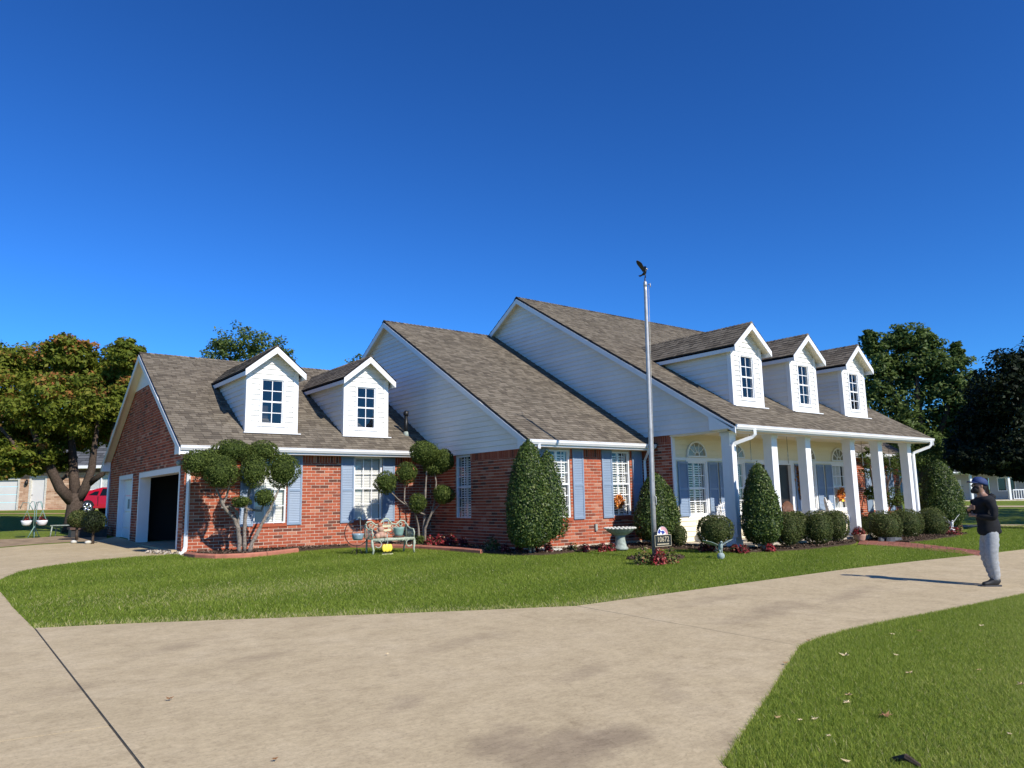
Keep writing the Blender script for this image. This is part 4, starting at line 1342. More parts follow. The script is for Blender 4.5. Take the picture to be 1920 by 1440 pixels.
    rc = MB()
    n = int((yr - yo) / 0.15)
    for i in range(n):
        y = yo - 0.02 + i * 0.15
        rc.add([(cx - 0.1, y, za - 0.05), (cx, y, za + 0.036), (cx + 0.1, y, za - 0.05), (cx - 0.1, y + 0.19, za - 0.07), (cx, y + 0.19, za + 0.016), (cx + 0.1, y + 0.19, za - 0.07)],
               ((0, 1, 4, 3), (1, 2, 5, 4), (0, 2, 1)), random.random())
    rc.build('ridge_caps', 'shingle', body, kind='stuff')
    return body
for cx in (-9.43, -6.51):
    dormer(cx, 1.42, 8.74, 3.475, 5.19, 5.91, 0.87, GZE, GS, GYE, wz=(3.70, 4.97))
for cx in (2.47, 5.54, 8.72):
    dormer(cx, 1.46, 1.29, 4.12, 5.87, 6.65, 0.93, NZE, NS, NYE, winw=0.60, wz=(4.35, 5.65))

# vent pipe on the garage roof
vp = MB()
vp.tube([(-4.98, 8.95, 3.52), (-4.98, 8.95, 4.22)], 0.055, 10)
vp.lathe((-4.98, 8.95, 4.2), [(0.075, 0), (0.085, 0.03), (0.085, 0.10), (0.05, 0.15), (0.02, 0.165)], 12)
vpo = vp.build('vent_pipe', 'black_metal', HOUSE, True)
MB().lathe((-4.98, 8.95, 3.5), [(0.13, 0.0), (0.075, 0.16), (0.06, 0.18)], 12).build('flashing', 'stone_grey', vpo, True)
# lamp beside the garage corner and a box on the brick
wl_ = MB(); wl_.ball((GWX - 0.12, 8.50, 2.56), 0.075, 10, 7); wl_.box(GWX - 0.06, GWX, 8.45, 8.55, 2.50, 2.62)
wl_.build('wall_lamp', 'stone_grey', HOUSE, True)
mb = MB(); mb.wbox(Wf(MWY), -1.98, -1.90, 0.55, 0.74, 0, 0.06); mb.build('outlet_box', 'stone_grey', HOUSE)
# ================================================================== garden beds
def inside(poly, X, Y):
    n = len(poly); r = np.zeros(len(X), bool)
    j = n - 1
    for i in range(n):
        xi, yi = poly[i][:2]; xj, yj = poly[j][:2]
        c = ((yi > Y) != (yj > Y)) & (X < (xj - xi) * (Y - yi) / (yj - yi + 1e-12) + xi)
        r ^= c
        j = i
    return r

def sample_poly(poly, n):
    P = np.array([p[:2] for p in poly]); lo, hi = P.min(0), P.max(0)
    out = np.zeros((0, 2))
    area = 0.5 * abs(sum(P[i - 1][0] * P[i][1] - P[i][0] * P[i - 1][1] for i in range(len(P))))
    frac = max(0.05, area / np.prod(hi - lo))
    while len(out) < n:
        q = RNG.uniform(lo, hi, (int((n - len(out)) / frac) + 10, 2))
        out = np.concatenate([out, q[inside(poly, q[:, 0], q[:, 1])]])
    return out[:n]

gzv = np.vectorize(gz)
BED_OFF = 0.05
def bed(poly, chips=2500, label=None):
    mb = MB()
    n = len(poly)
    P = gpoly(poly, BED_OFF)
    mb.add(P, (tuple(range(n)),), 0.3)
    low = gpoly(poly, 0.0)
    for i in range(n):
        mb.quad(low[i], low[(i + 1) % n], P[(i + 1) % n], P[i], 0.3)
    o = mb.build('mulch_bed', 'mulch'); o['kind'] = 'structure'
    q = sample_poly(poly, chips)
    z = gzv(q[:, 0], q[:, 1]) + BED_OFF + RNG.uniform(0, 0.025, chips)
    C = np.column_stack([q, z])
    V, F, R = leaf_arrays(C, np.tile([0, 0, 1.0], (chips, 1)), 0.06, 0.45, 0.5)
    obj('mulch_chips', np_mesh('mulch_chips', V, F, R), 'mulch', o, kind='stuff')
    return o
gap_w = 0.03
# bed under the cloud tree before the garage window
BED1 = [(-11.7, 8.3), (-11.72, 7.35)] + [P2(352, 1044.5), P2(380, 1046.5), P2(430, 1046.5), P2(490, 1042.5), P2(556, 1035)] + [(-8.2, 7.6), (-7.2, 7.75), (-7.2, 8.3)]
bed(BED1, 2200)
# bed in the corner between the garage and the middle wing, round to the birdbath
BED2 = [(-7.2, 8.3), (-7.2, 7.72), P2(690, 1027.5), P2(780, 1029), P2(850, 1033.5), P2(905, 1038), P2(960, 1042), P2(1020, 1041.5), P2(1075, 1037), P2(1120, 1032.5), P2(1180, 1030), P2(1225, 1031), (-0.9, 1.5), (-0.2, 1.1), (0.32, 1.0), (0.32, 2.4), (0.2, 3.46), (-4.3, 3.46), (-4.5, 3.6), (-4.5, 8.3)]
bed(BED2, 5200)
# long bed along the porch
BED3 = [(0.34, 0.98), P2(1290, 1031), P2(1345, 1035), P2(1400, 1037.5), P2(1470, 1034), P2(1530, 1029.5), P2(1590, 1022.5), P2(1606, 1018), (5.9, 0.26), (0.34, 0.26)]
bed(BED3, 3400)
BED4 = [P2(1625, 1014.5), P2(1665, 1016), P2(1705, 1018), P2(1745, 1014), P2(1790, 1007), P2(1815, 1002), (14.4, 1.8), (12.4, 2.6), (11.4, 0.26), (7.1, 0.26)]
bed(BED4, 3000)
# small round bed round the flagpole
fp = P2(1228, 1048)
BED5 = [(fp[0] + 0.02 + 0.82 * math.cos(a) * (1 + 0.06 * math.sin(3 * a)), fp[1] - 0.05 + 0.50 * math.sin(a)) for a in np.linspace(0, 2 * math.pi, 22, endpoint=False)]
bed(BED5, 700)

# concrete edging, in curved lengths
def edging(pts, label, n_piece):
    pts = [np.array(p) for p in pts]
    # resample along the curve
    seg = [0.0]
    for a, b in zip(pts[:-1], pts[1:]): seg.append(seg[-1] + np.linalg.norm(b - a))
    def at_s(s):
        return np.array([np.interp(s, seg, [p[k] for p in pts]) for k in (0, 1)])
    L = seg[-1]
    c0 = at_s(L / 2)
    root = empty('bed_edging', (c0[0], c0[1], gz(*c0)))
    tag(root, label, 'edging')
    for k in range(n_piece):
        s0, s1 = L * k / n_piece + 0.008, L * (k + 1) / n_piece - 0.008
        mb = MB(); m = 6
        ring = []
        for i in range(m + 1):
            s = s0 + (s1 - s0) * i / m
            p = at_s(s); q = at_s(min(L, s + 0.05)) - at_s(max(0, s - 0.05)); q /= np.linalg.norm(q) + 1e-9
            nrm = np.array([-q[1], q[0]])
            z = gz(*p)
            pr = [(-0.075, 0.0), (-0.075, 0.085), (-0.045, 0.115), (0.045, 0.115), (0.075, 0.085), (0.075, 0.0)]
            ring.append([(p[0] + nrm[0] * a - c0[0], p[1] + nrm[1] * a - c0[1], z + b - gz(*c0)) for a, b in pr])
        b0 = len(mb.v)
        for rg in ring:
            mb.v += rg; mb.r += [0.5] * 6
        for i in range(m):
            for j in range(5):
                mb.f.append((b0 + i * 6 + j, b0 + i * 6 + j + 1, b0 + (i + 1) * 6 + j + 1, b0 + (i + 1) * 6 + j))
        mb.f.append(tuple(b0 + j for j in range(6))); mb.f.append(tuple(b0 + m * 6 + j for j in range(6))[::-1])
        mb.build('edging_stone', 'edging', root)
edging([P2(350, 1044), P2(372, 1047), P2(410, 1048.5), P2(460, 1046.5), P2(505, 1042.5), P2(556, 1036)], 'curved terracotta coloured edging round the bed of the cloud tree by the garage', 3)
edging([P2(655, 1026), P2(700, 1027.5), P2(780, 1029.5), P2(850, 1034), P2(905, 1038.5)], 'curved terracotta coloured edging behind the cast iron bench', 4)

# gravel by the downspout
gv = [P2(270, 1038), P2(300, 1032), P2(345, 1034), P2(352, 1041), P2(320, 1041)]
q = sample_poly(gv, 900)
V, F, R = leaf_arrays(np.column_stack([q, gzv(q[:, 0], q[:, 1]) + 0.02 + RNG.uniform(0, 0.04, 900)]), np.tile([0, 0, 1.0], (900, 1)), 0.05, 0.9, 0.6)
tag(obj('gravel', np_mesh('gravel', V, F, R), 'gravel'), 'pale gravel heaped by the foot of the garage downspout', 'gravel', kind='stuff')

# ================================================================== shrubs
def shrub(name, label, cat, base, parts, mat, stems=None, bark='pale_bark', group=None):
    root = empty(name, base)
    tag(root, label, cat, group)
    V, F, R = join_arrays(parts)
    V = V - np.array(base)
    obj('foliage', np_mesh('foliage', V, F, R), mat, root)
    if stems is not None:
        for st in stems:
            mb = MB()
            path, rad = st[0], [0.72 * v for v in st[1]]
            pts = [np.array(p, float) for p in path]; k = 4; np_, nr = [], []
            for i in range(len(pts) - 1):
                for j in range(k):
                    t = j / k
                    w = 0.0 if (i == 0 and j == 0) else 1.0
                    np_.append(pts[i] * (1 - t) + pts[i + 1] * t + RNG.normal(0, 0.16 * rad[i], 3) * w)
                    nr.append((rad[i] * (1 - t) + rad[i + 1] * t) * RNG.uniform(0.82, 1.18))
            path, rad = np_ + [pts[-1]], nr + [rad[-1]]
            mb.tube([tuple(np.array(p) - np.array(base)) for p in path], rad, 8)
            mb.build('trunk', bark, root, True)
    return root

def gpt(x, y, off=0.0):
    return (x, y, gz(x, y) + off)

def px_ball(cx, cy, rx, ry, depth_Y):
    """centre and radius in metres of a clipped ball seen at a pixel, standing at the given Y"""
    p = np.array(onY(cx, cy, depth_Y))
    dep = (p - CAM) @ FW
    return p, rx * dep / FPX, ry * dep / FPX

def cloud_tree(label, base, balls, stems, leaf=0.05, dens=1500, mat='juniper', name='cloud_pruned_tree'):
    parts = []
    for i, (cx, cy, rx, ry, Y) in enumerate(balls):
        c, ra, rb = px_ball(cx, cy, rx, ry, Y)
        n = int(dens * (4 * ra * rb) / 0.25)
        clipped(parts, c, (ra, ra * 0.95, rb), n, leaf, i * 1.7 + 0.3, 0.085, 0.045, 0.42, 0.65)
    return shrub(name, label, 'tree', base, parts, mat, stems)

# the large cloud-pruned tree before the first garage window
def gx(px, py, Y):
    x = onY(px, py, Y)[0]
    return gpt(x, Y, 0.03)
t1 = gx(450, 1030, 7.45)
b1 = [(371, 868, 28, 25, 7.1), (413, 884, 31, 32, 6.8), (434, 845, 33, 21, 7.35), (492, 847, 30, 20, 7.4), (476, 884, 25, 29, 6.85), (530, 882, 30, 32, 7.2),
      (453, 941, 17, 11, 7.0), (496, 933, 18, 16, 7.0), (395, 868, 22, 26, 7.2), (462, 850, 20, 16, 7.5)]
def p_(cx, cy, Y): return onY(cx, cy, Y)
s1 = [([t1, p_(447, 1000, 7.4), p_(441, 975, 7.3), p_(420, 950, 7.2), p_(405, 915, 7.1)], [0.085, 0.08, 0.065, 0.05, 0.04]),
      ([(t1[0] + 0.13, t1[1] + 0.05, t1[2]), p_(458, 985, 7.4), p_(462, 950, 7.3), p_(468, 920, 7.2), p_(478, 890, 7.1)], [0.075, 0.07, 0.06, 0.05, 0.04]),
      ([(t1[0] + 0.2, t1[1] - 0.06, t1[2]), p_(482, 1000, 7.3), p_(500, 965, 7.25), p_(510, 945, 7.2), p_(530, 905, 7.2)], [0.075, 0.07, 0.06, 0.05, 0.03]),
      ([p_(447, 990, 7.4), p_(444, 960, 7.3), p_(430, 950, 7.25), p_(415, 952, 7.2), p_(425, 930, 7.2), p_(432, 900, 7.0)], [0.06, 0.055, 0.045, 0.04, 0.04, 0.03]),
      ([p_(462, 955, 7.3), p_(490, 958, 7.25), p_(495, 940, 7.15)], [0.045, 0.04, 0.03])]
cloud_tree('large cloud pruned tree of merged green pads before the garage window', t1, b1, s1)

# the looser one in the corner behind the bench
t2 = gx(797, 1004, 7.2)
b2 = [(795, 849, 28, 22, 6.9), (830, 862, 21, 22, 6.8), (814, 878, 20, 14, 7.0), (723, 905, 21, 20, 7.0), (762, 887, 20, 19, 7.0), (783, 943, 16, 18, 6.6), (832, 927, 20, 18, 6.6)]
s2 = [([t2, p_(797, 990, 7.1), p_(808, 965, 6.9), p_(815, 940, 6.9), p_(818, 905, 6.9), p_(815, 885, 6.9)], [0.055, 0.05, 0.045, 0.04, 0.035, 0.03]),
      ([(t2[0] - 0.15, t2[1] + 0.05, t2[2]), p_(784, 985, 7.2), p_(778, 965, 7.0), p_(782, 945, 6.8)], [0.05, 0.045, 0.04, 0.03]),
      ([(t2[0] - 0.07, t2[1], t2[2]), p_(796, 960, 7.2), p_(798, 920, 7.1), p_(800, 880, 7.0)], [0.05, 0.045, 0.04, 0.03]),
      ([p_(797, 965, 7.1), p_(770, 953, 7.1), p_(758, 940, 7.1), p_(760, 905, 7.05)], [0.03, 0.03, 0.03, 0.02]), ([p_(770, 953, 7.1), p_(745, 935, 7.1), p_(725, 915, 7.0)], [0.025, 0.025, 0.02]),
      ([p_(808, 965, 6.9), p_(822, 948, 6.8), p_(830, 935, 6.7)], [0.03, 0.028, 0.02])]
cloud_tree('small cloud pruned tree of separate green balls behind the cast iron bench', t2, b2, s2, dens=1700)

PROF = [(0, 0.35), (0.04, 0.72), (0.12, 0.93), (0.25, 1.0), (0.42, 0.95), (0.6, 0.80), (0.78, 0.60), (0.9, 0.40), (0.97, 0.2), (1.0, 0.03)]
def cone_holly(label, x, y, px_half, px_top, n=9000, leaf=0.055, z_lift=0.22, group=None, amp=0.075, lobe=None):
    g = gz(x, y)
    dep = (np.array((x, y, 1.0)) - CAM) @ FW
    r = px_half * dep / FPX
    # height from the pixel of its top
    v = ray(960, px_top)
    top = None
    for z in np.linspace(0.5, 5, 400):
        d = np.array((x, y, z)) - CAM
        py = 720 - FPX * (d @ UP) / (d @ FW)
        if py <= px_top: top = z; break
    zc = (g + z_lift + top) / 2; rz = (top - g - z_lift) / 2 + 0.03
    parts = []
    revolved(parts, x, y, zc - rz, zc + rz, r, PROF, int(n * 2.3), leaf, x * 1.3, amp)
    if lobe:
        lx, ly, lr, lt = lobe
        revolved(parts, lx, ly, zc - rz + 0.15, lt, lr, PROF, int(n * 0.8), leaf, x * 2.7, amp)
    return shrub('cone_holly', label, 'shrub', (x, y, g), parts, 'holly', [([(x, y, g), (x + 0.02, y, g + z_lift + 0.4)], [0.06, 0.05]), ([(x + 0.1, y - 0.02, g), (x + 0.08, y, g + z_lift + 0.4)], [0.05, 0.04])])
def xat(px, py, Y): return onY(px, py, Y)[0]
cone_holly('tall clipped cone holly standing at the brick corner beside the first blue shutters', xat(992, 930, 2.6), 2.6, 45, 829, 10000, lobe=(xat(1027, 930, 2.42), 2.42, 0.47, onY(1027, 846, 2.42)[2]))
cone_holly('dark bushy holly growing behind the flagpole in the corner by the porch', xat(1231, 960, 2.35), 2.35, 42, 890, 8000)
cone_holly('pointed cone holly standing before the first porch columns', xat(1427, 960, -0.25), -0.25, 36, 872, 9000)
cone_holly('large rounded cone holly past the last porch column', xat(1767, 950, 0.9), 0.9, 38, 864, 10000)

def boxwood(label, cx, cy, rx, ry, Y, n=6500, group=None, name='boxwood', mat='boxwood'):
    c, ra, rb = px_ball(cx, cy, rx, ry, Y)
    g = gz(c[0], c[1])
    parts = []
    # clipped shrub rests on the bed
    zc = max(c[2], g + rb * 0.86)
    clipped(parts, (c[0], c[1], zc), (ra * 0.98, ra * 0.95, rb), n, 0.040, c[0] * 2.1 + Y, 0.028, 0.02, 0.5, 0.6, square=0.22)
    return shrub(name, label, 'shrub', (float(c[0]), float(c[1]), g), parts, mat, [([(c[0], c[1], g), (c[0], c[1], zc)], [0.04, 0.03])], group=group)
boxwood('small round boxwood between the dark holly and the white porch siding', 1273, 1004, 15, 19, 1.75, 2200)
boxwood('wide clipped boxwood half in shade at the first porch column', 1341, 994, 34, 28, 0.0)
boxwood('front clipped boxwood touching the pointed cone holly', 1475, 991, 24, 32, -0.35)
boxwood('boxwood tucked between the pair beside the pointed cone holly and the wide one', 1493, 986, 21, 27, 0.1)
boxwood('broad clipped boxwood in front of the third porch column', 1531, 989, 30, 31, -0.25)
boxwood('clipped boxwood beside the white wicker rocker', 1566, 985, 25, 29, 0.12)
boxwood('broad clipped boxwood beside the pot of red flowers', 1657, 986, 33, 28, -0.35)
boxwood('middle clipped boxwood in front of the last porch column', 1699, 981, 31, 27, -0.1)
boxwood('end clipped boxwood next to the large rounded cone holly', 1747, 979, 28, 27, -0.05)
# behind the porch
boxwood('low dark shrub behind the broad boxwood and the fourth column', 1625, 992, 16, 22, 1.2, 1500)
def hedge_tree():
    parts = []
    for (cx, cy, rx, ry, Y) in ((1628, 868, 20, 30, 2.6), (1672, 868, 26, 24, 2.3), (1700, 860, 20, 26, 2.6), (1740, 880, 24, 44, 2.2), (1765, 862, 26, 34, 3.0), (1745, 840, 22, 26, 3.2), (1672, 930, 28, 18, 2.2), (1635, 925, 16, 12, 2.3), (1725, 935, 16, 34, 2.1)):
        c, ra, rb = px_ball(cx, cy, rx, ry, Y)
        crown(parts, c, (ra, ra * 0.8, rb), 40, 40, 0.07, 0.35, 0.0, 1.0)
    b = gpt(xat(1650, 950, 2.5), 2.5)
    shrub('pruned_tree', 'cloud pruned tree with several pads seen between the last porch columns', 'tree', b, parts, 'juniper',
          [([b, p_(1660, 930, 2.5), p_(1672, 880, 2.4)], [0.07, 0.06, 0.04]), ([b, p_(1638, 920, 2.5), p_(1630, 870, 2.5)], [0.06, 0.05, 0.04]), ([b, p_(1690, 900, 2.4), p_(1700, 870, 2.5)], [0.05, 0.04, 0.03])], 'bark')
hedge_tree()

# ---------------------------------------------------------------- bedding plants
def plant(label, px, py, rx, ry, mat='red_plant', n=260, leaf=0.07, group=None, name='bedding_plant', Y=None):
    if Y is None:
        p = np.array(G(px, py + ry, 0.03))
    else:
        x = onY(px, py, Y)[0]; p = np.array((x, Y, gz(x, Y) + 0.05))
    dep = (p - CAM) @ FW
    ra, h = rx * dep / FPX, 2 * ry * dep / FPX
    k = rand_dirs(n); k[:, 2] = np.abs(k[:, 2])
    P = p + k * np.array((ra, ra * 0.7, h)) * (RNG.uniform(0.15, 1, n) ** 0.5)[:, None]
    N = k + np.array((0, -0.3, 0.6))
    V, F, R = leaf_arrays(P, N, leaf, 0.62, 0.5)
    b = (float(p[0]), float(p[1]), float(p[2]) - 0.03)
    root = empty(name, b)
    tag(root, label, 'plant', group)
    obj('leaves', np_mesh('leaves', V - np.array(b), F, R), mat, root)
    mb = MB()
    for i in range(7):
        a = 2 * math.pi * i / 7
        mb.tube([(0, 0, 0), (0.5 * ra * math.cos(a), 0.4 * ra * math.sin(a), h * 0.6)], [0.008, 0.004], 4)
    mb.build('stems', 'bark', root)
    return root
plant('green leafy plant beside the bench end', 788, 1010, 13, 12, 'juniper', 200)
for (px, py, rx, ry, w) in ((806, 1013, 12, 10, 'first red leaved plant after the green one at the bench end'), (825, 1012, 14, 11, 'second red leaved plant from the bench end along the side wall'),
                          (846, 1012, 16, 13, 'largest red leaved plant third from the bench along the side wall'), (868, 1016, 13, 10, 'last red leaved plant of the side wall row before the mottled plant')):
    plant(w, px, py, rx, ry, 'red_plant', 300, group='red plants by the side wall')
plant('yellow green mottled plant in front of the shaded brick side wall', 921, 1020, 22, 13, 'mixed_plant', 420)
plant('small dark red plant between the mottled plant and the corner holly', 948, 1027, 11, 9, 'red_plant', 160)
for (px, py, rx, ry, w) in ((974, 1024, 9, 10, 'small pinkish plant just before the trunk of the corner holly'), (1001, 1024, 12, 12, 'fuller pink red plant right under the corner cone holly'), (1030, 1026, 10, 10, 'pink red plant between the corner holly and the drain pipe')):
    plant(w, px, py, rx, ry, 'red_plant', 220, group='red plants under the corner holly')
plant('low green plant left of the birdbath under the wall outlet', 1073, 1025, 13, 8, 'mixed_plant', 180)
for (px, py, rx, ry, w) in ((1098, 1026, 12, 9, 'low dark red plant under the wall outlet box'), (1130, 1026, 10, 8, 'low dark red plant midway between the outlet box and the birdbath'), (1148, 1025, 10, 8, 'low dark red plant touching the birdbath pedestal')):
    plant(w, px, py, rx, ry, 'red_plant', 170, group='red plants beside the birdbath')
plant('flowering bush of pale leaves on the left of the flagpole foot', 1207, 1040, 22, 17, 'mixed_plant', 420, 0.06)
plant('dense dark red bush at the flagpole foot under the number sign', 1236, 1042, 19, 16, 'red_plant', 480, 0.06)
plant('brownish red bush on the right of the flagpole foot', 1260, 1040, 16, 15, 'mixed_plant', 330, 0.06)
plant('taller upright red plant in front of the half shaded boxwood', 1320, 1022, 12, 12, 'red_plant', 220, group='red plants by the half shaded boxwood')
plant('lower red plant between the stone eagle and the half shaded boxwood', 1337, 1026, 10, 8, 'red_plant', 180, group='red plants by the half shaded boxwood')
for (px, py, rx, ry, w) in ((1378, 1028, 11, 8, 'low crimson plant at the foot of the first porch column'), (1395, 1028, 13, 9, 'fuller crimson plant between the first column and the pointed holly'), (1445, 1026, 13, 8, 'low crimson plant between the pointed holly and the front boxwood')):
    plant(w, px, py, rx, ry, 'red_plant', 240, group='crimson plants at the pointed holly')
plant('rust red plant round the white ornament by the large cone holly', 1790, 995, 18, 8, 'red_plant', 260)
plant('yellowing plant at the foot of the large rounded cone holly', 1800, 985, 9, 10, 'mixed_plant', 160)

# fallen leaves on lawn and drive ---------------------------------------------------
def fallen_leaf(px, py, size, r):
    p = G(px, py, 0.03)
    mb = MB()
    k = random.randint(5, 7); ring = []
    a0 = random.uniform(0, 6.28)
    for i in range(2 * k):
        rr = size * (1.0 if i % 2 == 0 else 0.42) * random.uniform(0.75, 1.1)
        a = a0 + math.pi * i / k
        ring.append((rr * math.cos(a), rr * math.sin(a) * 0.8, random.uniform(0.0, 0.5) * size * (i % 2 == 0)))
    mb.add([(0, 0, 0.01)] + ring, [(0, i + 1, (i + 1) % (2 * k) + 1) for i in range(2 * k)], r)
    o = mb.build('fallen_leaf', 'dead_leaf'); o.scale = (0.72, 0.72, 0.72)
    o.location = p
    return o
for (px, py, s, r) in ((1584, 1229, 0.085, 0.9), (1590, 1303, 0.055, 0.4), (1588, 1317, 0.05, 0.95), (1527, 1348, 0.05, 0.95), (1500, 1350, 0.03, 0.9), (1553, 1380, 0.035, 0.95), (1587, 1427, 0.05, 0.85),
                       (1914, 1283, 0.06, 0.6), (1674, 1189, 0.05, 0.95), (1840, 1173, 0.055, 0.9), (1680, 1228, 0.05, 0.9), (1836, 1256, 0.04, 0.5), (1458, 1345, 0.045, 0.3), (1893, 1376, 0.03, 0.9),
                       (1705, 1262, 0.06, 0.7), (1724, 1183, 0.05, 0.1), (1660, 1341, 0.09, 0.05)):
    tag(fallen_leaf(px, py, s, r), 'dry curled autumn leaf lying on the near lawn', 'leaf', 'dry leaves on the near lawn')
for (px, py, s, r) in ((318, 1310, 0.05, 0.0), (516, 1423, 0.03, 0.0), (726, 1226, 0.03, 0.95), (1473, 1243, 0.05, 0.2), (1516, 1201, 0.04, 0.1)):
    tag(fallen_leaf(px, py, s, r), 'small dry leaf lying on the concrete driveway', 'leaf', 'dry leaves on the driveway')
mb = MB(); p0 = G(1675, 1424, 0.02); p1 = G(1725, 1436, 0.03)
mb.tube([p0, tuple((np.array(p0) + np.array(p1)) / 2 + np.array((0, 0, 0.03))), p1], [0.016, 0.02, 0.012], 6)
tag(mb.build('bark_strip', 'bark'), 'dark curved strip of bark lying in the near grass', 'bark strip')

# ================================================================== grass
def grass(name, poly, n, h, w, off=0.0, dist_fade=None, label=None, edge=None, tone=0.0):
    q = sample_poly(poly, n)
    z = gzv(q[:, 0], q[:, 1]) + off
    base = np.column_stack([q, z])
    a = RNG.uniform(0, 2 * math.pi, n)
    lean = RNG.normal(0, 0.6, (n, 2)) * h
    hh = h * RNG.uniform(0.5, 1.25, n)
    # taller, looser tufts in patches
    patch = 0.5 + 0.5 * np.sin(q[:, 0] * 1.7 + 1.3 * np.sin(q[:, 1] * 1.1)) * np.sin(q[:, 1] * 2.1 + q[:, 0] * 0.6)
    hh *= 0.85 + 0.3 * patch
    dx = np.column_stack([np.cos(a), np.sin(a), np.zeros(n)]) * (w * RNG.uniform(0.7, 1.3, n))[:, None] * 0.5
    tipp = base + np.column_stack([lean, hh])
    V = np.stack([base - dx, base + dx, tipp], axis=1).reshape(-1, 3)
    F = np.arange(3 * n).reshape(n, 3)
    r = np.clip(RNG.beta(2.0, 2.2, n) * 0.86 + 0.12 * (patch - 0.5), 0, 0.88)
    dry = RNG.uniform(0, 1, n) < 0.035
    r = np.clip(r + tone, 0, 0.9); stripe = 0.5 + 0.5 * np.sin(q[:, 0] * 0.9 - q[:, 1] * 2.3 + 0.8 * np.sin(q[:, 0] * 0.4)); r = np.clip(r + 0.16 * (stripe - 0.5), 0, 0.88)
    if edge is not None:
        d = np.full(n, 9.0)
        for p, s in zip(edge[:-1], edge[1:]):
            p = np.array(p); s = np.array(s); u = s - p; L = u @ u
            t = np.clip(((q - p) @ u) / L, 0, 1)
            d = np.minimum(d, np.linalg.norm(q - (p + t[:, None] * u), axis=1))
        dry |= RNG.uniform(0, 1, n) < 0.55 * np.exp(-(d / 0.32) ** 2)
        dead = np.exp(-(((q[:, 0] + 12.8) / 2.6) ** 2 + ((q[:, 1] - 0.2) / 0.9) ** 2))
        dry |= RNG.uniform(0, 1, n) < 0.28 * dead
    r = np.where(dry, RNG.uniform(0.92, 1.0, n), r)
    o = obj(name, np_mesh(name, V, F, np.repeat(r, 3)), 'grass_blade')
    tag(o, label, 'grass', kind='stuff')
    return o
island = LAWN_LEFT[::-1] + LAWN_FRONT[1:] + [P2(1800, 1034), P2(1720, 1028), P2(1640, 1023), P2(1590, 1023), P2(1530, 1030), P2(1470, 1034.5), P2(1400, 1038), P2(1345, 1035.5), P2(1290, 1031.5),
          P2(1225, 1031), P2(1180, 1030.5), P2(1120, 1033), P2(1075, 1037.5), P2(1020, 1042), P2(960, 1042.5), P2(905, 1038.5), P2(850, 1034), P2(780, 1030), P2(690, 1028), P2(600, 1032), P2(556, 1036), P2(490, 1043), P2(430, 1047.5), P2(360, 1047)] + LAWN_BACK[::-1]
grass('lawn_grass', island, 340000, 0.042, 0.010, 0.0, label='mown grass of the lawn island before the house', edge=LAWN_FRONT[:7])
near = [RIGHT_EDGE[i] for i in range(12)] + [P2(1990, 1190), P2(1990, 1500), (-12.3, -10.6), (-14.0, -10.2)]
near = [p for p in RIGHT_EDGE] + [(-6.0, -11.2), (-9.5, -12.6), (-12.6, -12.4), (-14.2, -10.8)]
grass('lawn_grass', near, 470000, 0.038, 0.0065, 0.0, label='thick green grass of the near lawn beside the drive', tone=0.24)
side = [P2(1850, 1036), P2(1905, 1031), P2(1990, 1020), P2(1990, 985), P2(1830, 988), P2(1790, 1008), P2(1705, 1019), P2(1720, 1020), P2(1790, 1028)]
grass('lawn_grass', side, 45000, 0.06, 0.012, 0.0, label='grass beside the brick path past the porch end')

beyond = [RIGHT_EDGE[-1], tuple(np.array(RIGHT_EDGE[-1]) + re_f * 8.0), (6.0, -14.0), (-6.0, -14.5), (-9.5, -12.6), (-6.0, -11.2)]
grass('lawn_grass', beyond, 110000, 0.05, 0.012, 0.0, label='open grass running on along the far side of the drive')
# ================================================================== things in the garden
def text_mesh(s, size, extrude=0.002):
    cu = bpy.data.curves.new('lettering', 'FONT')
    cu.body = s; cu.size = size; cu.extrude = extrude; cu.align_x = 'CENTER'; cu.align_y = 'CENTER'
    o = bpy.data.objects.new('lettering', cu); COL.objects.link(o)
    dg = bpy.context.evaluated_depsgraph_get()
    me = bpy.data.meshes.new_from_object(o.evaluated_get(dg))
    bpy.data.objects.remove(o); bpy.data.curves.remove(cu)
    return me

# flagpole with its eagle
fx, fy = fp
fz = gz(fx, fy)
top = onY(1209.5, 529, fy + 0.05)
pole = empty('flagpole', (fx, fy, fz))
tag(pole, 'tall grey metal flagpole with a dark eagle on top', 'flagpole')
tx, ty, tz = top[0] - fx, top[1] - fy, top[2] - fz
mb = MB()
mb.tube([(0, 0, 0), (tx * 0.2, ty * 0.2, 1.6), (tx * 0.6, ty * 0.6, tz * 0.6), (tx, ty, tz - 0.22), (tx, ty, tz - 0.05)], [0.062, 0.058, 0.05, 0.042, 0.040], 14)
mb.build('shaft', 'steel', pole, True)
mb = MB(); mb.lathe((tx, ty, tz - 0.12), [(0.042, 0), (0.046, 0.05), (0.042, 0.11), (0.03, 0.14)], 12); mb.tube([(tx + 0.03, ty - 0.06, tz - 0.08), (tx + 0.07, ty - 0.1, tz - 0.05), (tx + 0.07, ty - 0.1, tz - 0.14)], 0.014, 6)
mb.build('pulley', 'steel', pole, True)
mb = MB(); mb.tube([(tx + 0.055, ty - 0.06, tz - 0.1), (tx * 0.5 + 0.03, ty * 0.5 - 0.055, tz * 0.5), (0.012, -0.078, 1.35)], 0.005, 5); mb.build('halyard', 'stone_pale', pole)
mb = MB(); mb.tube([(0.03, -0.06, 1.22), (0.045, -0.085, 1.25), (0.045, -0.085, 1.42), (0.03, -0.06, 1.45)], 0.010, 6); mb.build('cleat', 'steel', pole, True)
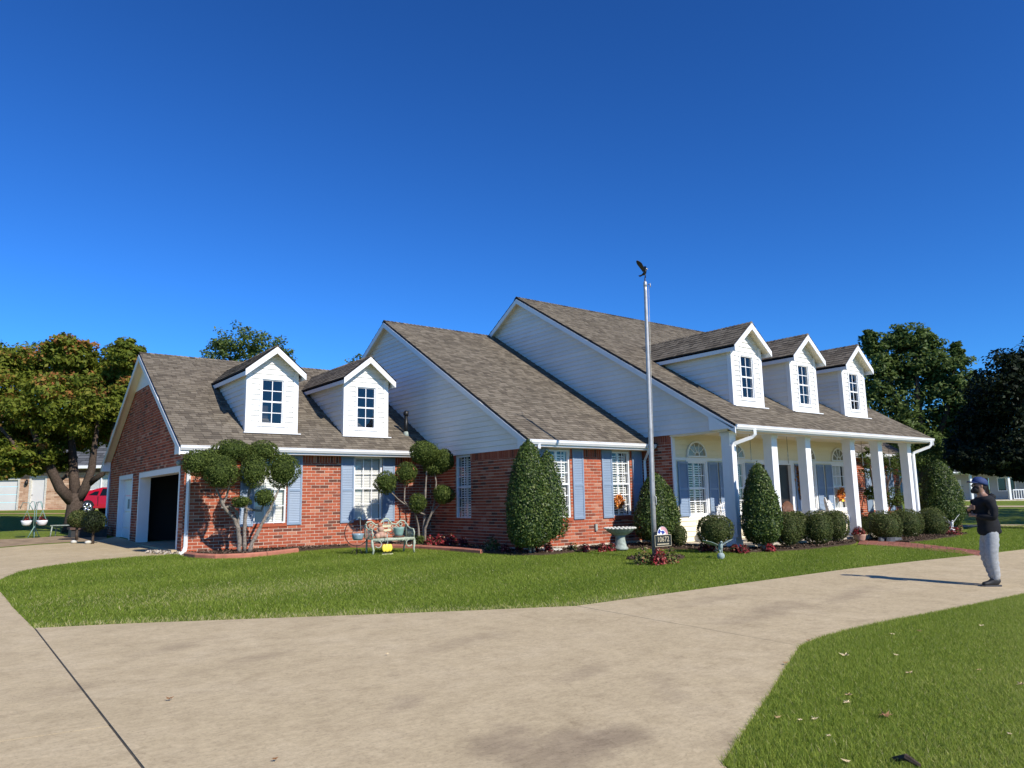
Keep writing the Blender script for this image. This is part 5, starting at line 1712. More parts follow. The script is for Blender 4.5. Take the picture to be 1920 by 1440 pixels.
def eagle(parent, c, s, mat, headmat, fwd, lift=1.0, chord=1.0):
    """spread eagle; fwd is the way it faces, c where its feet stand"""
    f = np.array([fwd[0], fwd[1], 0.0]); f /= np.linalg.norm(f)
    r = np.array([f[1], -f[0], 0]); u = np.array([0, 0, 1.0])
    P = lambda a, b, h: tuple(np.array(c) + s * (f * a + r * b + u * h))
    mb = MB()
    mb.tube([P(-0.30, 0, 0.24), P(-0.12, 0, 0.30), P(0.02, 0, 0.42), P(0.09, 0, 0.60), P(0.13, 0, 0.70)], [0.05 * s, 0.11 * s, 0.14 * s, 0.10 * s, 0.06 * s], 10)
    mb.build('body', mat, parent, True)
    mb = MB(); mb.ball(P(0.17, 0, 0.74), 0.075 * s, 10, 7); mb.tube([P(0.22, 0, 0.74), P(0.29, 0, 0.72), P(0.31, 0, 0.68)], [0.04 * s, 0.025 * s, 0.006 * s], 6)
    mb.build('head', headmat, parent, True)
    mb = MB()
    for k in range(5):
        b = (k - 2) * 0.045
        mb.hexa([P(-0.22, b - 0.03, 0.24), P(-0.22, b + 0.03, 0.24), P(-0.50, b * 1.9 + 0.04, 0.17), P(-0.50, b * 1.9 - 0.04, 0.17), P(-0.22, b - 0.03, 0.27), P(-0.22, b + 0.03, 0.27), P(-0.50, b * 1.9 + 0.04, 0.19), P(-0.50, b * 1.9 - 0.04, 0.19)])
    mb.build('tail', mat, parent)
    for sg in (-1, 1):
        mb = MB()
        lead = [(0.08, 0.10, 0.58), (0.05, 0.34, 0.86), (-0.02, 0.60, 1.10), (-0.14, 0.82, 1.22), (-0.30, 0.98, 1.30)]
        trail = [(-0.12, 0.10, 0.46), (-0.20, 0.36, 0.66), (-0.30, 0.60, 0.86), (-0.38, 0.78, 1.02), (-0.40, 0.92, 1.20)]
        trail = [(l_[0] + (t_[0] - l_[0]) * chord, t_[1], t_[2]) for l_, t_ in zip(lead, trail)]
        for i in range(4):
            a, b, d, e = lead[i], lead[i + 1], trail[i + 1], trail[i]
            q = [P(x, sg * y, 0.5 + (z - 0.5) * lift) for x, y, z in (a, b, d, e)]
            w = [tuple(np.array(k) + np.array((0, 0, 0.025 * s))) for k in q]
            mb.hexa(q + w)
        mb.build('wing', mat, parent)
        mb = MB(); mb.tube([P(0.02, sg * 0.06, 0.34), P(0.05, sg * 0.06, 0.14), P(0.03, sg * 0.05, 0.0)], [0.05 * s, 0.035 * s, 0.022 * s], 7)
        mb.tube([P(0.03, sg * 0.05, 0.0), P(0.10, sg * 0.06, -0.02)], [0.022 * s, 0.012 * s], 5)
        mb.build('leg', mat, parent, True)
mb = MB(); mb.tube([(tx, ty, tz + 0.03), (tx, ty, tz + 0.12)], [0.018, 0.012], 8); mb.build('spindle', 'black_metal', pole)
eagle(pole, (tx, ty, tz + 0.12), 0.29, 'bronze', 'gold_metal', (0.40, -0.91))

# house number sign at the pole
sx0, sx1 = onY(1227.5, 1022, fy - 0.25)[0], onY(1258, 1020, fy - 0.25)[0]
sc = (sx0 + sx1) / 2; sw = sx1 - sx0; sz = onY(1242, 1013.5, fy - 0.25)[2]
sign = empty('number_sign', (sc, fy - 0.25, gz(sc, fy - 0.25)))
tag(sign, 'black house number sign reading 10672 with a flag arch at the flagpole', 'sign')
zo = sz - gz(sc, fy - 0.25)
mb = MB(); mb.box(-sw / 2, sw / 2, -0.012, 0.012, zo - 0.13, zo + 0.13); mb.build('plate', 'sign_black', sign)
mb = MB()
for (a, b, c_, d_) in ((-sw / 2, sw / 2, zo + 0.122, zo + 0.132), (-sw / 2, sw / 2, zo - 0.132, zo - 0.122), (-sw / 2 - 0.004, -sw / 2 + 0.006, zo - 0.13, zo + 0.13), (sw / 2 - 0.006, sw / 2 + 0.004, zo - 0.13, zo + 0.13)):
    mb.box(a, b, -0.018, -0.010, c_, d_)
mb.build('border', 'sign_gold', sign)
tm = text_mesh('10672', 0.165); to = obj('lettering', tm, 'sign_gold', sign)
to.rotation_euler = (math.pi / 2, 0, 0); to.location = (0, -0.016, zo + 0.025)
mb = MB()
for i in range(9):
    x = -sw * 0.36 + i * sw * 0.08
    mb.box(x, x + sw * 0.06, -0.018, -0.011, zo - 0.095, zo - 0.065)
mb.build('small_lettering', 'sign_gold', sign)
R = sw * 0.33
def half_disc(mb, r0, r1, z, y, a0=0.0, a1=math.pi, n=16):
    for i in range(n):
        t0, t1 = a0 + (a1 - a0) * i / n, a0 + (a1 - a0) * (i + 1) / n
        mb.hexa([(r * math.cos(t), yy, z + r * math.sin(t)) for yy in (y, y + 0.012) for r, t in ((r0, t0), (r1, t0), (r1, t1), (r0, t1))])
mb = MB(); half_disc(mb, 0.0, R, zo + 0.134, -0.006); mb.build('arch', 'white_trim', sign)
mb = MB(); half_disc(mb, R, R + 0.02, zo + 0.134, -0.008); mb.build('arch_border', 'sign_black', sign)
mb = MB()
for i in range(3): half_disc(mb, R * (0.62 + i * 0.13), R * (0.68 + i * 0.13), zo + 0.134, -0.010, 0.05, math.pi * 0.62)
mb.build('flag_stripe', 'flag_red', sign)
mb = MB(); half_disc(mb, R * 0.05, R * 0.5, zo + 0.134, -0.011, 0.5, 2.2, 8); half_disc(mb, R * 0.5, R * 0.92, zo + 0.134, -0.011, 2.2, 2.9, 6); mb.build('flag_canton', 'flag_blue', sign)
mb = MB(); mb.box(-sw * 0.4, -sw * 0.36, 0.0, 0.02, 0, zo - 0.13); mb.box(sw * 0.36, sw * 0.4, 0.0, 0.02, 0, zo - 0.13); mb.build('stake', 'black_metal', sign)

# birdbath
bx, by = onY(1163, 1010, 2.05)[0], 2.05
bz = gz(bx, by) + 0.04
bath = empty('birdbath', (bx, by, bz)); tag(bath, 'grey stone birdbath with a shell rimmed bowl by the brick wall', 'birdbath')
MB().lathe((0, 0, 0), [(0.20, 0.0), (0.20, 0.05), (0.165, 0.08), (0.15, 0.14), (0.135, 0.22), (0.125, 0.30), (0.135, 0.34), (0.16, 0.37)], 20).build('pedestal', 'stone_grey', bath, True)
MB().lathe((0, 0, 0), [(0.14, 0.36), (0.22, 0.40), (0.33, 0.47), (0.39, 0.53), (0.405, 0.55), (0.37, 0.55), (0.30, 0.51), (0.05, 0.49)], 28).build('bowl', 'stone_grey', bath, True)
mb = MB()
for i in range(22):
    a = 2 * math.pi * i / 22
    mb.ball((0.385 * math.cos(a), 0.385 * math.sin(a), 0.555), 0.052, 8, 5, 0.5, (1, 1, 0.55))
mb.build('shell_rim', 'stone_pale', bath, True)

# stone eagle ornament on the lawn
ox, oy, oz = G(1352, 1049)
orn = empty('eagle_ornament', (ox, oy, oz)); tag(orn, 'weathered grey green stone eagle with raised wings on the lawn', 'ornament')
MB().lathe((0, 0, 0), [(0.06, 0), (0.07, 0.03), (0.085, 0.06), (0.085, 0.10), (0.06, 0.14), (0.04, 0.15)], 14).build('plinth', 'stone_green', orn, True)
eagle(orn, (0, 0, 0.11), 0.38, 'stone_green', 'stone_green', (-0.45, -0.89), 0.45, 2.2)
# second one by the large holly
ox, oy, oz = G(1786, 999)
orn = empty('eagle_ornament', (ox, oy, oz)); tag(orn, 'white stone bird ornament with spread wings by the large rounded holly', 'ornament')
MB().lathe((0, 0, 0), [(0.09, 0), (0.10, 0.04), (0.09, 0.12), (0.05, 0.16)], 14).build('plinth', 'white_trim', orn, True)
eagle(orn, (0, 0, 0.12), 0.42, 'white_trim', 'white_trim', (-0.6, -0.8))

# cast iron bench ------------------------------------------------------------
bl_, br_ = np.array(G(697, 1041)), np.array(G(775, 1036.5))
bench_c = (bl_ + br_) / 2; bench_c[2] = gz(bench_c[0], bench_c[1])
brot = math.atan2(br_[1] - bl_[1], br_[0] - bl_[0])
bw = float(np.linalg.norm((br_ - bl_)[:2]))
bench = empty('garden_bench', tuple(bench_c), brot)
tag(bench, 'ornate pale green cast iron garden bench against the garage wall bed', 'bench')
h = bw / 2
def arc(cx, cz, r, a0, a1, y, n=10): return [(cx + r * math.cos(a0 + (a1 - a0) * i / n), y, cz + r * math.sin(a0 + (a1 - a0) * i / n)) for i in range(n + 1)]
for sg in (-1, 1):
    mb = MB(); x = sg * h
    mb.tube([(x, -0.05, 0), (x - sg * 0.02, -0.06, 0.12), (x + sg * 0.01, -0.04, 0.26), (x, -0.02, 0.38)], [0.028, 0.026, 0.036, 0.03], 8)
    mb.build('leg', 'cast_green', bench, True)
    mb = MB(); mb.tube([(x * 0.9, 0.42, 0), (x * 0.92, 0.40, 0.2), (x * 0.93, 0.37, 0.38)], 0.025, 8); mb.build('leg', 'cast_green', bench, True)
    mb = MB()
    mb.tube([(x, -0.03, 0.38), (x, -0.05, 0.52), (x, 0.0, 0.60), (x, 0.16, 0.61), (x, 0.30, 0.66), (x, 0.38, 0.74), (x, 0.42, 0.72)], 0.018, 8)
    mb.tube([(x, -0.02, 0.44), (x, 0.1, 0.48), (x, 0.2, 0.42), (x, 0.1, 0.38)], 0.012, 6)
    for k in range(6): mb.tube([(x, 0.04 + k * 0.055, 0.38), (x, 0.04 + k * 0.055, 0.60)], 0.008, 5)
    mb.build('armrest', 'cast_green', bench, True)
mb = MB()
for k in range(8): mb.box(-h, h, -0.04 + k * 0.054, -0.04 + k * 0.054 + 0.042, 0.375, 0.395)
mb.build('seat', 'cast_green', bench)
mb = MB(); mb.box(-h, h, -0.062, -0.046, 0.33, 0.40)
for sg in (-1, 1):
    mb.tube(arc(sg * (h - 0.15), 0.26, 0.085, math.pi / 2, math.pi / 2 + sg * 4.2, -0.055), 0.014, 6)
    mb.tube(arc(sg * (h - 0.30), 0.31, 0.04, 0, math.pi, -0.055), 0.012, 6)
mb.build('apron', 'cast_green', bench, True)
mb = MB()
yb = 0.40
rail = [(-h, yb, 0.40), (-h, yb, 0.70), (-h + 0.05, yb, 0.80), (-h + 0.16, yb, 0.82), (-h * 0.5, yb, 0.72), (-h * 0.3, yb, 0.74), (-0.06, yb, 0.86), (0.0, yb, 0.88), (0.06, yb, 0.86), (h * 0.3, yb, 0.74), (h * 0.5, yb, 0.72), (h - 0.16, yb, 0.82), (h - 0.05, yb, 0.80), (h, yb, 0.70), (h, yb, 0.40)]
mb.tube(rail, 0.021, 8)
for (cx, cz, r) in ((-0.42, 0.58, 0.07), (-0.28, 0.62, 0.06), (-0.14, 0.56, 0.07), (0, 0.66, 0.08), (0.14, 0.56, 0.07), (0.28, 0.62, 0.06), (0.42, 0.58, 0.07), (0, 0.49, 0.06), (-0.26, 0.48, 0.055), (0.26, 0.48, 0.055), (-0.1, 0.76, 0.045), (0.1, 0.76, 0.045), (-0.4, 0.72, 0.045), (0.4, 0.72, 0.045)):
    mb.tube(arc(cx * h / 0.55, cz, r, 0, 2 * math.pi, yb, 12), 0.011, 6)
for cx in (-0.35, -0.2, 0.2, 0.35):
    mb.tube([(cx * h / 0.55, yb, 0.40), (cx * 0.8 * h / 0.55, yb, 0.52), (cx * h / 0.55, yb, 0.62), (cx * 0.7 * h / 0.55, yb, 0.74)], 0.010, 6)
mb.build('backrest', 'cast_green', bench, True)

def on_bench(u, v, z):
    c, s = math.cos(brot), math.sin(brot)
    return (bench_c[0] + c * u - s * v, bench_c[1] + s * u + c * v, bench_c[2] + z)
def pot(name, label, loc, prof, mat, rim=None, group=None, soil=True):
    r = empty(name, loc); tag(r, label, 'pot', group)
    MB().lathe((0, 0, 0), prof, 18).build('pot', mat, r, True)
    if soil:
        MB().lathe((0, 0, prof[-1][1] - 0.03), [(prof[-1][0] * 0.93, 0), (prof[-1][0] * 0.5, 0.012)], 14).build('soil', 'mulch', r)
    return r
gp = pot('flower_pot', 'pale green flower pot on a brown saucer standing on the bench seat', on_bench(h * 0.42, 0.16, 0.395), [(0.10, 0.035), (0.115, 0.10), (0.14, 0.22), (0.15, 0.25), (0.14, 0.255)], 'pot_green')
MB().lathe((0, 0, 0), [(0.13, 0), (0.15, 0.04), (0.14, 0.045)], 16).build('saucer', 'brown_wood', gp, True)
ph = empty('figurine', on_bench(-h * 0.45, 0.16, 0.395)); tag(ph, 'terracotta pink figurine sitting at the left end of the bench', 'figurine')
mb = MB(); mb.ball((0, 0, 0.09), 0.095, 12, 8); mb.ball((-0.10, -0.02, 0.06), 0.07, 10, 7); mb.ball((0.11, -0.02, 0.06), 0.06, 10, 7)
mb.build('base', 'clay_pink', ph, True)
mb = MB(); mb.ball((0, 0, 0.23), 0.085, 12, 8); mb.build('body', 'clay_pink', ph, True)
mb = MB(); mb.ball((-0.03, -0.01, 0.34), 0.06, 12, 8); mb.build('head', 'terracotta', ph, True)
for sg, z in ((1, 0.30), (1, 0.20)):
    mb = MB(); mb.box(0.02, 0.26, -0.05, -0.03, z - 0.02, z + 0.02); mb.build('plaque', 'cream_paint', ph)
# yellow pumpkin yard stake
pk = np.array(G(726, 1040.5)); pkr = brot
pump = empty('pumpkin_stake', tuple(pk), pkr); tag(pump, 'yellow painted pumpkin yard sign on a low stand before the bench', 'yard sign')
mb = MB()
for cx, w_ in ((-0.08, 0.075), (0.0, 0.085), (0.08, 0.075)):
    mb.ball((cx, 0, 0.17), w_, 12, 9, 0.5, (0.85, 0.35, 1.25))
mb.build('pumpkin', 'yellow_paint', pump, True)
MB().tube([(0, 0, 0.26), (0.01, 0, 0.32), (-0.01, 0, 0.50)], [0.02, 0.012, 0.010], 6).build('stem', 'stone_grey', pump, True)
mb = MB(); mb.box(-0.15, 0.15, -0.03, 0.03, 0.0, 0.035); mb.build('stand', 'cream_paint', pump)
mb = MB()
for i in range(7): mb.box(-0.13 + i * 0.038, -0.13 + i * 0.038 + 0.024, -0.034, -0.028, 0.036, 0.08)
mb.build('lettering_row', 'black_metal', pump)
# hoop stand with hanging pot
hs = np.array(G(669, 1040.5)); hoop = empty('hoop_stand', tuple(hs), brot); tag(hoop, 'black iron ring stand on a spiky foot in the grass beside the bench', 'plant stand')
rr = 0.33
mb = MB(); mb.tube(arc(0, 0.55, rr, math.pi * 0.53, math.pi * 2.47, 0, 28), 0.010, 6); mb.build('ring', 'black_metal', hoop, True)
mb = MB(); mb.tube([(0, 0, 0.05), (0, 0, 0.24)], 0.012, 6)
for i in range(6):
    a = 2 * math.pi * i / 6
    mb.tube([(0, 0, 0.12), (0.09 * math.cos(a), 0.09 * math.sin(a), 0.13), (0.17 * math.cos(a), 0.17 * math.sin(a), 0.0)], 0.008, 5)
mb.build('foot', 'black_metal', hoop, True)
mb = MB(); mb.tube([(0.0, 0, 0.88), (0.05, 0, 0.93), (0.09, 0, 0.90), (0.08, 0, 0.85)], 0.009, 6); mb.tube([(0.08, 0, 0.85), (0.10, 0, 0.52)], 0.005, 5); mb.build('hook', 'stone_grey', hoop, True)
hp = empty('hanging_pot', (hs[0] + 0.02, hs[1], hs[2] + 0.36)); tag(hp, 'glazed blue grey pot hanging inside the black iron ring', 'pot')
MB().lathe((0, 0, 0), [(0.10, 0.0), (0.135, 0.05), (0.145, 0.12), (0.155, 0.16), (0.14, 0.165)], 18).build('bowl', 'pot_blue', hp, True)
MB().tube(arc(0, 0.16, 0.15, 0, math.pi, 0, 10), 0.006, 5).build('handle', 'black_metal', hp, True)

# two stakes by the garage wall
for px, hh_, w_ in ((596, 0.26, 'shorter'), (602, 0.37, 'taller')):
    q = G(px, 1023); mb = MB(); mb.tube([(0, 0, 0), (0, 0, hh_)], 0.012, 6); o = mb.build('garden_stake', 'brown_wood'); o.location = q
    tag(o, w_ + ' of two thin brown stakes in the bed against the garage wall', 'stake', 'stakes by the garage wall')

# black drain hose end by the corner holly
q = G(1045, 1036); mb = MB(); mb.tube([(-0.35, 0.5, 0.05), (-0.1, 0.15, 0.05), (0.12, -0.05, 0.045)], 0.055, 10)
o = mb.build('drain_pipe', 'stone_pale', None, True); o.location = q; tag(o, 'short grey drain pipe lying on the mulch by the corner holly', 'pipe')

# ---------------------------------------------------------------- on the porch
def wreath(loc, r, label, bow=False):
    w = empty('wreath', loc); tag(w, label, 'wreath')
    n = 520
    a = RNG.uniform(0, 2 * math.pi, n); t = RNG.normal(0, r * 0.20, (n, 2))
    P = np.column_stack([np.cos(a) * (r * 0.68 + t[:, 0]), -0.05 + t[:, 1] * 0.5, np.sin(a) * (r * 0.68 + t[:, 0])])
    V, F, R_ = leaf_arrays(P, np.tile([0, -1.0, 0.2], (n, 1)), r * 0.32, 0.6, 0.7)
    obj('leaves', np_mesh('leaves', V, F, R_), 'wreath_orange', w)
    MB().tube([(r * 0.68 * math.cos(2 * math.pi * i / 16), -0.04, r * 0.68 * math.sin(2 * math.pi * i / 16)) for i in range(17)], r * 0.10, 6).build('ring', 'brown_wood', w, True)
    if bow:
        mb = MB(); mb.box(-0.05, 0.05, -0.1, -0.06, -r * 1.1, -r * 0.75); mb.build('ribbon', 'yellow_paint', w)
    return w
wreath((onY(1160, 942, MWY)[0], MWY + 0.02, 1.34), 0.19, 'orange autumn wreath on the window beside the brick wall of the middle wing')
wreath((9.38, NWY - 0.02, 1.42), 0.24, 'rust orange wreath on the porch window behind the wicker rocker', True)
gl = empty('autumn_garland', (6.76, NWY - 0.05, 1.30)); tag(gl, 'long hanging autumn garland of brown and orange leaves beside the front door', 'garland')
n = 700; zz = RNG.uniform(0, 1.12, n); ww = 0.05 + 0.16 * (zz / 1.12) ** 0.8
P = np.column_stack([RNG.normal(0, 1, n) * ww * 0.55, -0.05 + RNG.normal(0, 0.03, n), zz])
V, F, R_ = leaf_arrays(P, np.tile([0, -1.0, 0.1], (n, 1)), 0.085, 0.55, 0.8)
obj('leaves', np_mesh('leaves', V, F, R_), 'garland_brown', gl)
MB().tube([(0, -0.03, 0.0), (0.02, -0.03, 0.5), (0, -0.03, 1.12)], 0.02, 6).build('vine', 'brown_wood', gl)

for (x, zt, zb, w_) in ((2.74, 3.29, 2.50, 'first and second'), (4.70, 3.29, 2.42, 'second and third'), (9.35, 3.29, 2.42, 'fourth and fifth'), (11.3, 3.29, 2.45, 'fifth and last')):
    c = empty('hanging_chain', (x, 1.5, zb)); tag(c, 'thin chain with a pale rod showing between the ' + w_ + ' porch columns', 'chain', 'chains under the porch ceiling')
    mb = MB(); mb.tube([(0, 0, (zt - zb) * 0.45), (0, 0, zt - zb)], 0.006, 5); mb.build('chain', 'black_metal', c)
    mb = MB(); mb.tube([(0, 0, 0), (0, 0, (zt - zb) * 0.45)], 0.016, 6); mb.build('rod', 'stone_pale', c)

def rocker(loc, rz, label, tall=1.0, mat='wicker', slat=False):
    r = empty('rocking_chair', loc, rz); tag(r, label, 'chair')
    mb = MB(); mb.box(-0.27, 0.27, -0.28, 0.24, 0.36, 0.42); mb.build('seat', mat, r)
    n = 9; mb = MB()
    for i in range(n):
        x = -0.25 + 0.5 * i / (n - 1); hgt = (0.72 + 0.28 * math.cos(x / 0.25 * 1.25)) * tall
        mb.tube([(x, 0.22, 0.40), (x * 1.12, 0.34, 0.40 + hgt * 0.75)], 0.014 if not slat else 0.03, 6)
    for k in range(6 if not slat else 4):
        z = 0.50 + k * 0.10 * tall
        mb.tube([(-0.27 - 0.01 * k, 0.235 + 0.014 * k, z), (0, 0.26 + 0.016 * k, z + 0.02), (0.27 + 0.01 * k, 0.235 + 0.014 * k, z)], 0.016, 6)
    mb.tube([(-0.27, 0.23, 0.42), (-0.30, 0.30, 0.80 * tall), (-0.20, 0.34, 1.02 * tall), (0, 0.35, 1.10 * tall), (0.20, 0.34, 1.02 * tall), (0.30, 0.30, 0.80 * tall), (0.27, 0.23, 0.42)], 0.028, 8)
    for k in range(5):
        mb.tube(arc(0, 0.62 * tall, 0.05 + 0.045 * k, 0, math.pi, 0.27, 10), 0.012, 5)
    mb.build('backrest', mat, r, True)
    for sg in (-1, 1):
        mb = MB(); mb.tube([(sg * 0.28, 0.27, 0.66), (sg * 0.34, 0.0, 0.66), (sg * 0.34, -0.26, 0.64), (sg * 0.31, -0.30, 0.56), (sg * 0.30, -0.27, 0.40)], 0.024, 7)
        for k in range(4): mb.tube([(sg * 0.30, -0.18 + k * 0.12, 0.42), (sg * 0.33, -0.18 + k * 0.12, 0.65)], 0.012, 5)
        mb.build('armrest', mat, r, True)
        for yy in (-0.25, 0.20):
            mb = MB(); mb.tube([(sg * 0.26, yy, 0.37), (sg * 0.28, yy, 0.06)], 0.020, 6); mb.build('leg', mat, r, True)
        mb = MB(); mb.tube([(sg * 0.28, -0.42, 0.085), (sg * 0.28, -0.2, 0.03), (sg * 0.28, 0.1, 0.02), (sg * 0.28, 0.42, 0.075)], 0.020, 6); mb.build('runner', mat, r, True)
rocker((1.95, 1.75, 0.13), -0.35, 'white wicker rocker at the first porch window behind the half shaded boxwood')
rocker((7.95, 1.75, 0.13), 0.2, 'white wicker rocker with a rounded back beside the window with the rust wreath', 0.95)
rocker((6.75, 1.15, 0.13), 0.65, 'large white wicker rocker beside the fourth porch column', 1.08)
rocker((5.75, 2.0, 0.13), 0.0, 'brown slatted chair standing before the dark front door', 0.95, 'brown_wood', True)
# white table with plant between the first rockers
tb = empty('side_table', (1.40, 1.9, 0.13)); tag(tb, 'white side table beside the first porch rocker', 'table')
MB().lathe((0, 0, 0.50), [(0.22, 0), (0.24, 0.015), (0.24, 0.03), (0.2, 0.035)], 16).build('top', 'wicker', tb, True)
for i in range(3):
    a = 2.1 * i; MB().tube([(0.14 * math.cos(a), 0.14 * math.sin(a), 0.51), (0.2 * math.cos(a), 0.2 * math.sin(a), 0.0)], 0.016, 6).build('leg', 'wicker', tb, True)
# pot of flowers on the path
q = onY(1612, 1008, 0.0); pf = pot('flower_planter', 'clay planter of red flowers at the foot of the fourth porch column', (q[0], 0.0, gz(q[0], 0.0) + 0.02), [(0.13, 0), (0.15, 0.04), (0.18, 0.16), (0.20, 0.20), (0.185, 0.205)], 'clay_pink')
n = 260; k = rand_dirs(n); k[:, 2] = np.abs(k[:, 2])
P = k * np.array((0.24, 0.2, 0.26)) * (RNG.uniform(0.2, 1, n) ** 0.5)[:, None] + np.array((-0.03, 0, 0.2))
V, F, R_ = leaf_arrays(P, k + np.array((0, 0, 0.5)), 0.075, 0.6, 0.6)
obj('flowers', np_mesh('flowers', V, F, R_), 'red_plant', pf)
P = P[:110] * np.array((0.8, 0.8, 0.8)) + np.array((0.14, 0, 0.02))
V, F, R_ = leaf_arrays(P, k[:110] + np.array((0, 0, 0.5)), 0.085, 0.5, 0.6)
obj('leaves', np_mesh('leaves', V, F, R_), 'mixed_plant', pf)
# flat rocks in the bed
for (px, py, s, lab) in ((1676, 1013, 0.34, 'wide flat grey rock lying in the bed beside the brick path'), (1655, 1013, 0.20, 'small flat grey rock next to the wide rock by the brick path')):
    q = G(px, py, 0.04); mb = MB()
    ring = [(s * math.cos(a) * random.uniform(0.8, 1.15), s * 0.6 * math.sin(a) * random.uniform(0.8, 1.15)) for a in np.linspace(0, 6.28, 11, endpoint=False)]
    mb.add([(x, y, -0.02) for x, y in ring] + [(x * 0.85, y * 0.85, 0.07 + random.uniform(0, 0.03)) for x, y in ring] + [(0, 0, 0.10)],
           [(i, (i + 1) % 11, 11 + (i + 1) % 11, 11 + i) for i in range(11)] + [(11 + i, 11 + (i + 1) % 11, 22) for i in range(11)])
    o = mb.build('rock', 'rock'); o.location = q; tag(o, lab, 'rock')

# ================================================================== the person
def wrinkle(o, amp, freq, low):
    """cloth folds: push the surface in and out along its normal, more towards the hems"""
    me = o.data
    nv = len(me.vertices)
    co = np.empty(nv * 3); me.vertices.foreach_get('co', co); co = co.reshape(-1, 3)
    no = np.empty(nv * 3); me.vertices.foreach_get('normal', no); no = no.reshape(-1, 3)
    zf = np.clip((1.0 - co[:, 2] / max(0.3, co[:, 2].max())) * 1.4 + 0.25, 0.2, 1.0)
    d = np.sin(co[:, 2] * freq * 2.0 + 7 * co[:, 0] * freq * 0.12 + 3 * np.sin(co[:, 1] * 17)) * np.sin(co[:, 0] * freq * 0.5 + co[:, 1] * freq * 0.4 + 2 * np.sin(co[:, 2] * 9))
    co = co + no * (amp * zf * d)[:, None]
    me.vertices.foreach_set('co', co.ravel()); me.update()

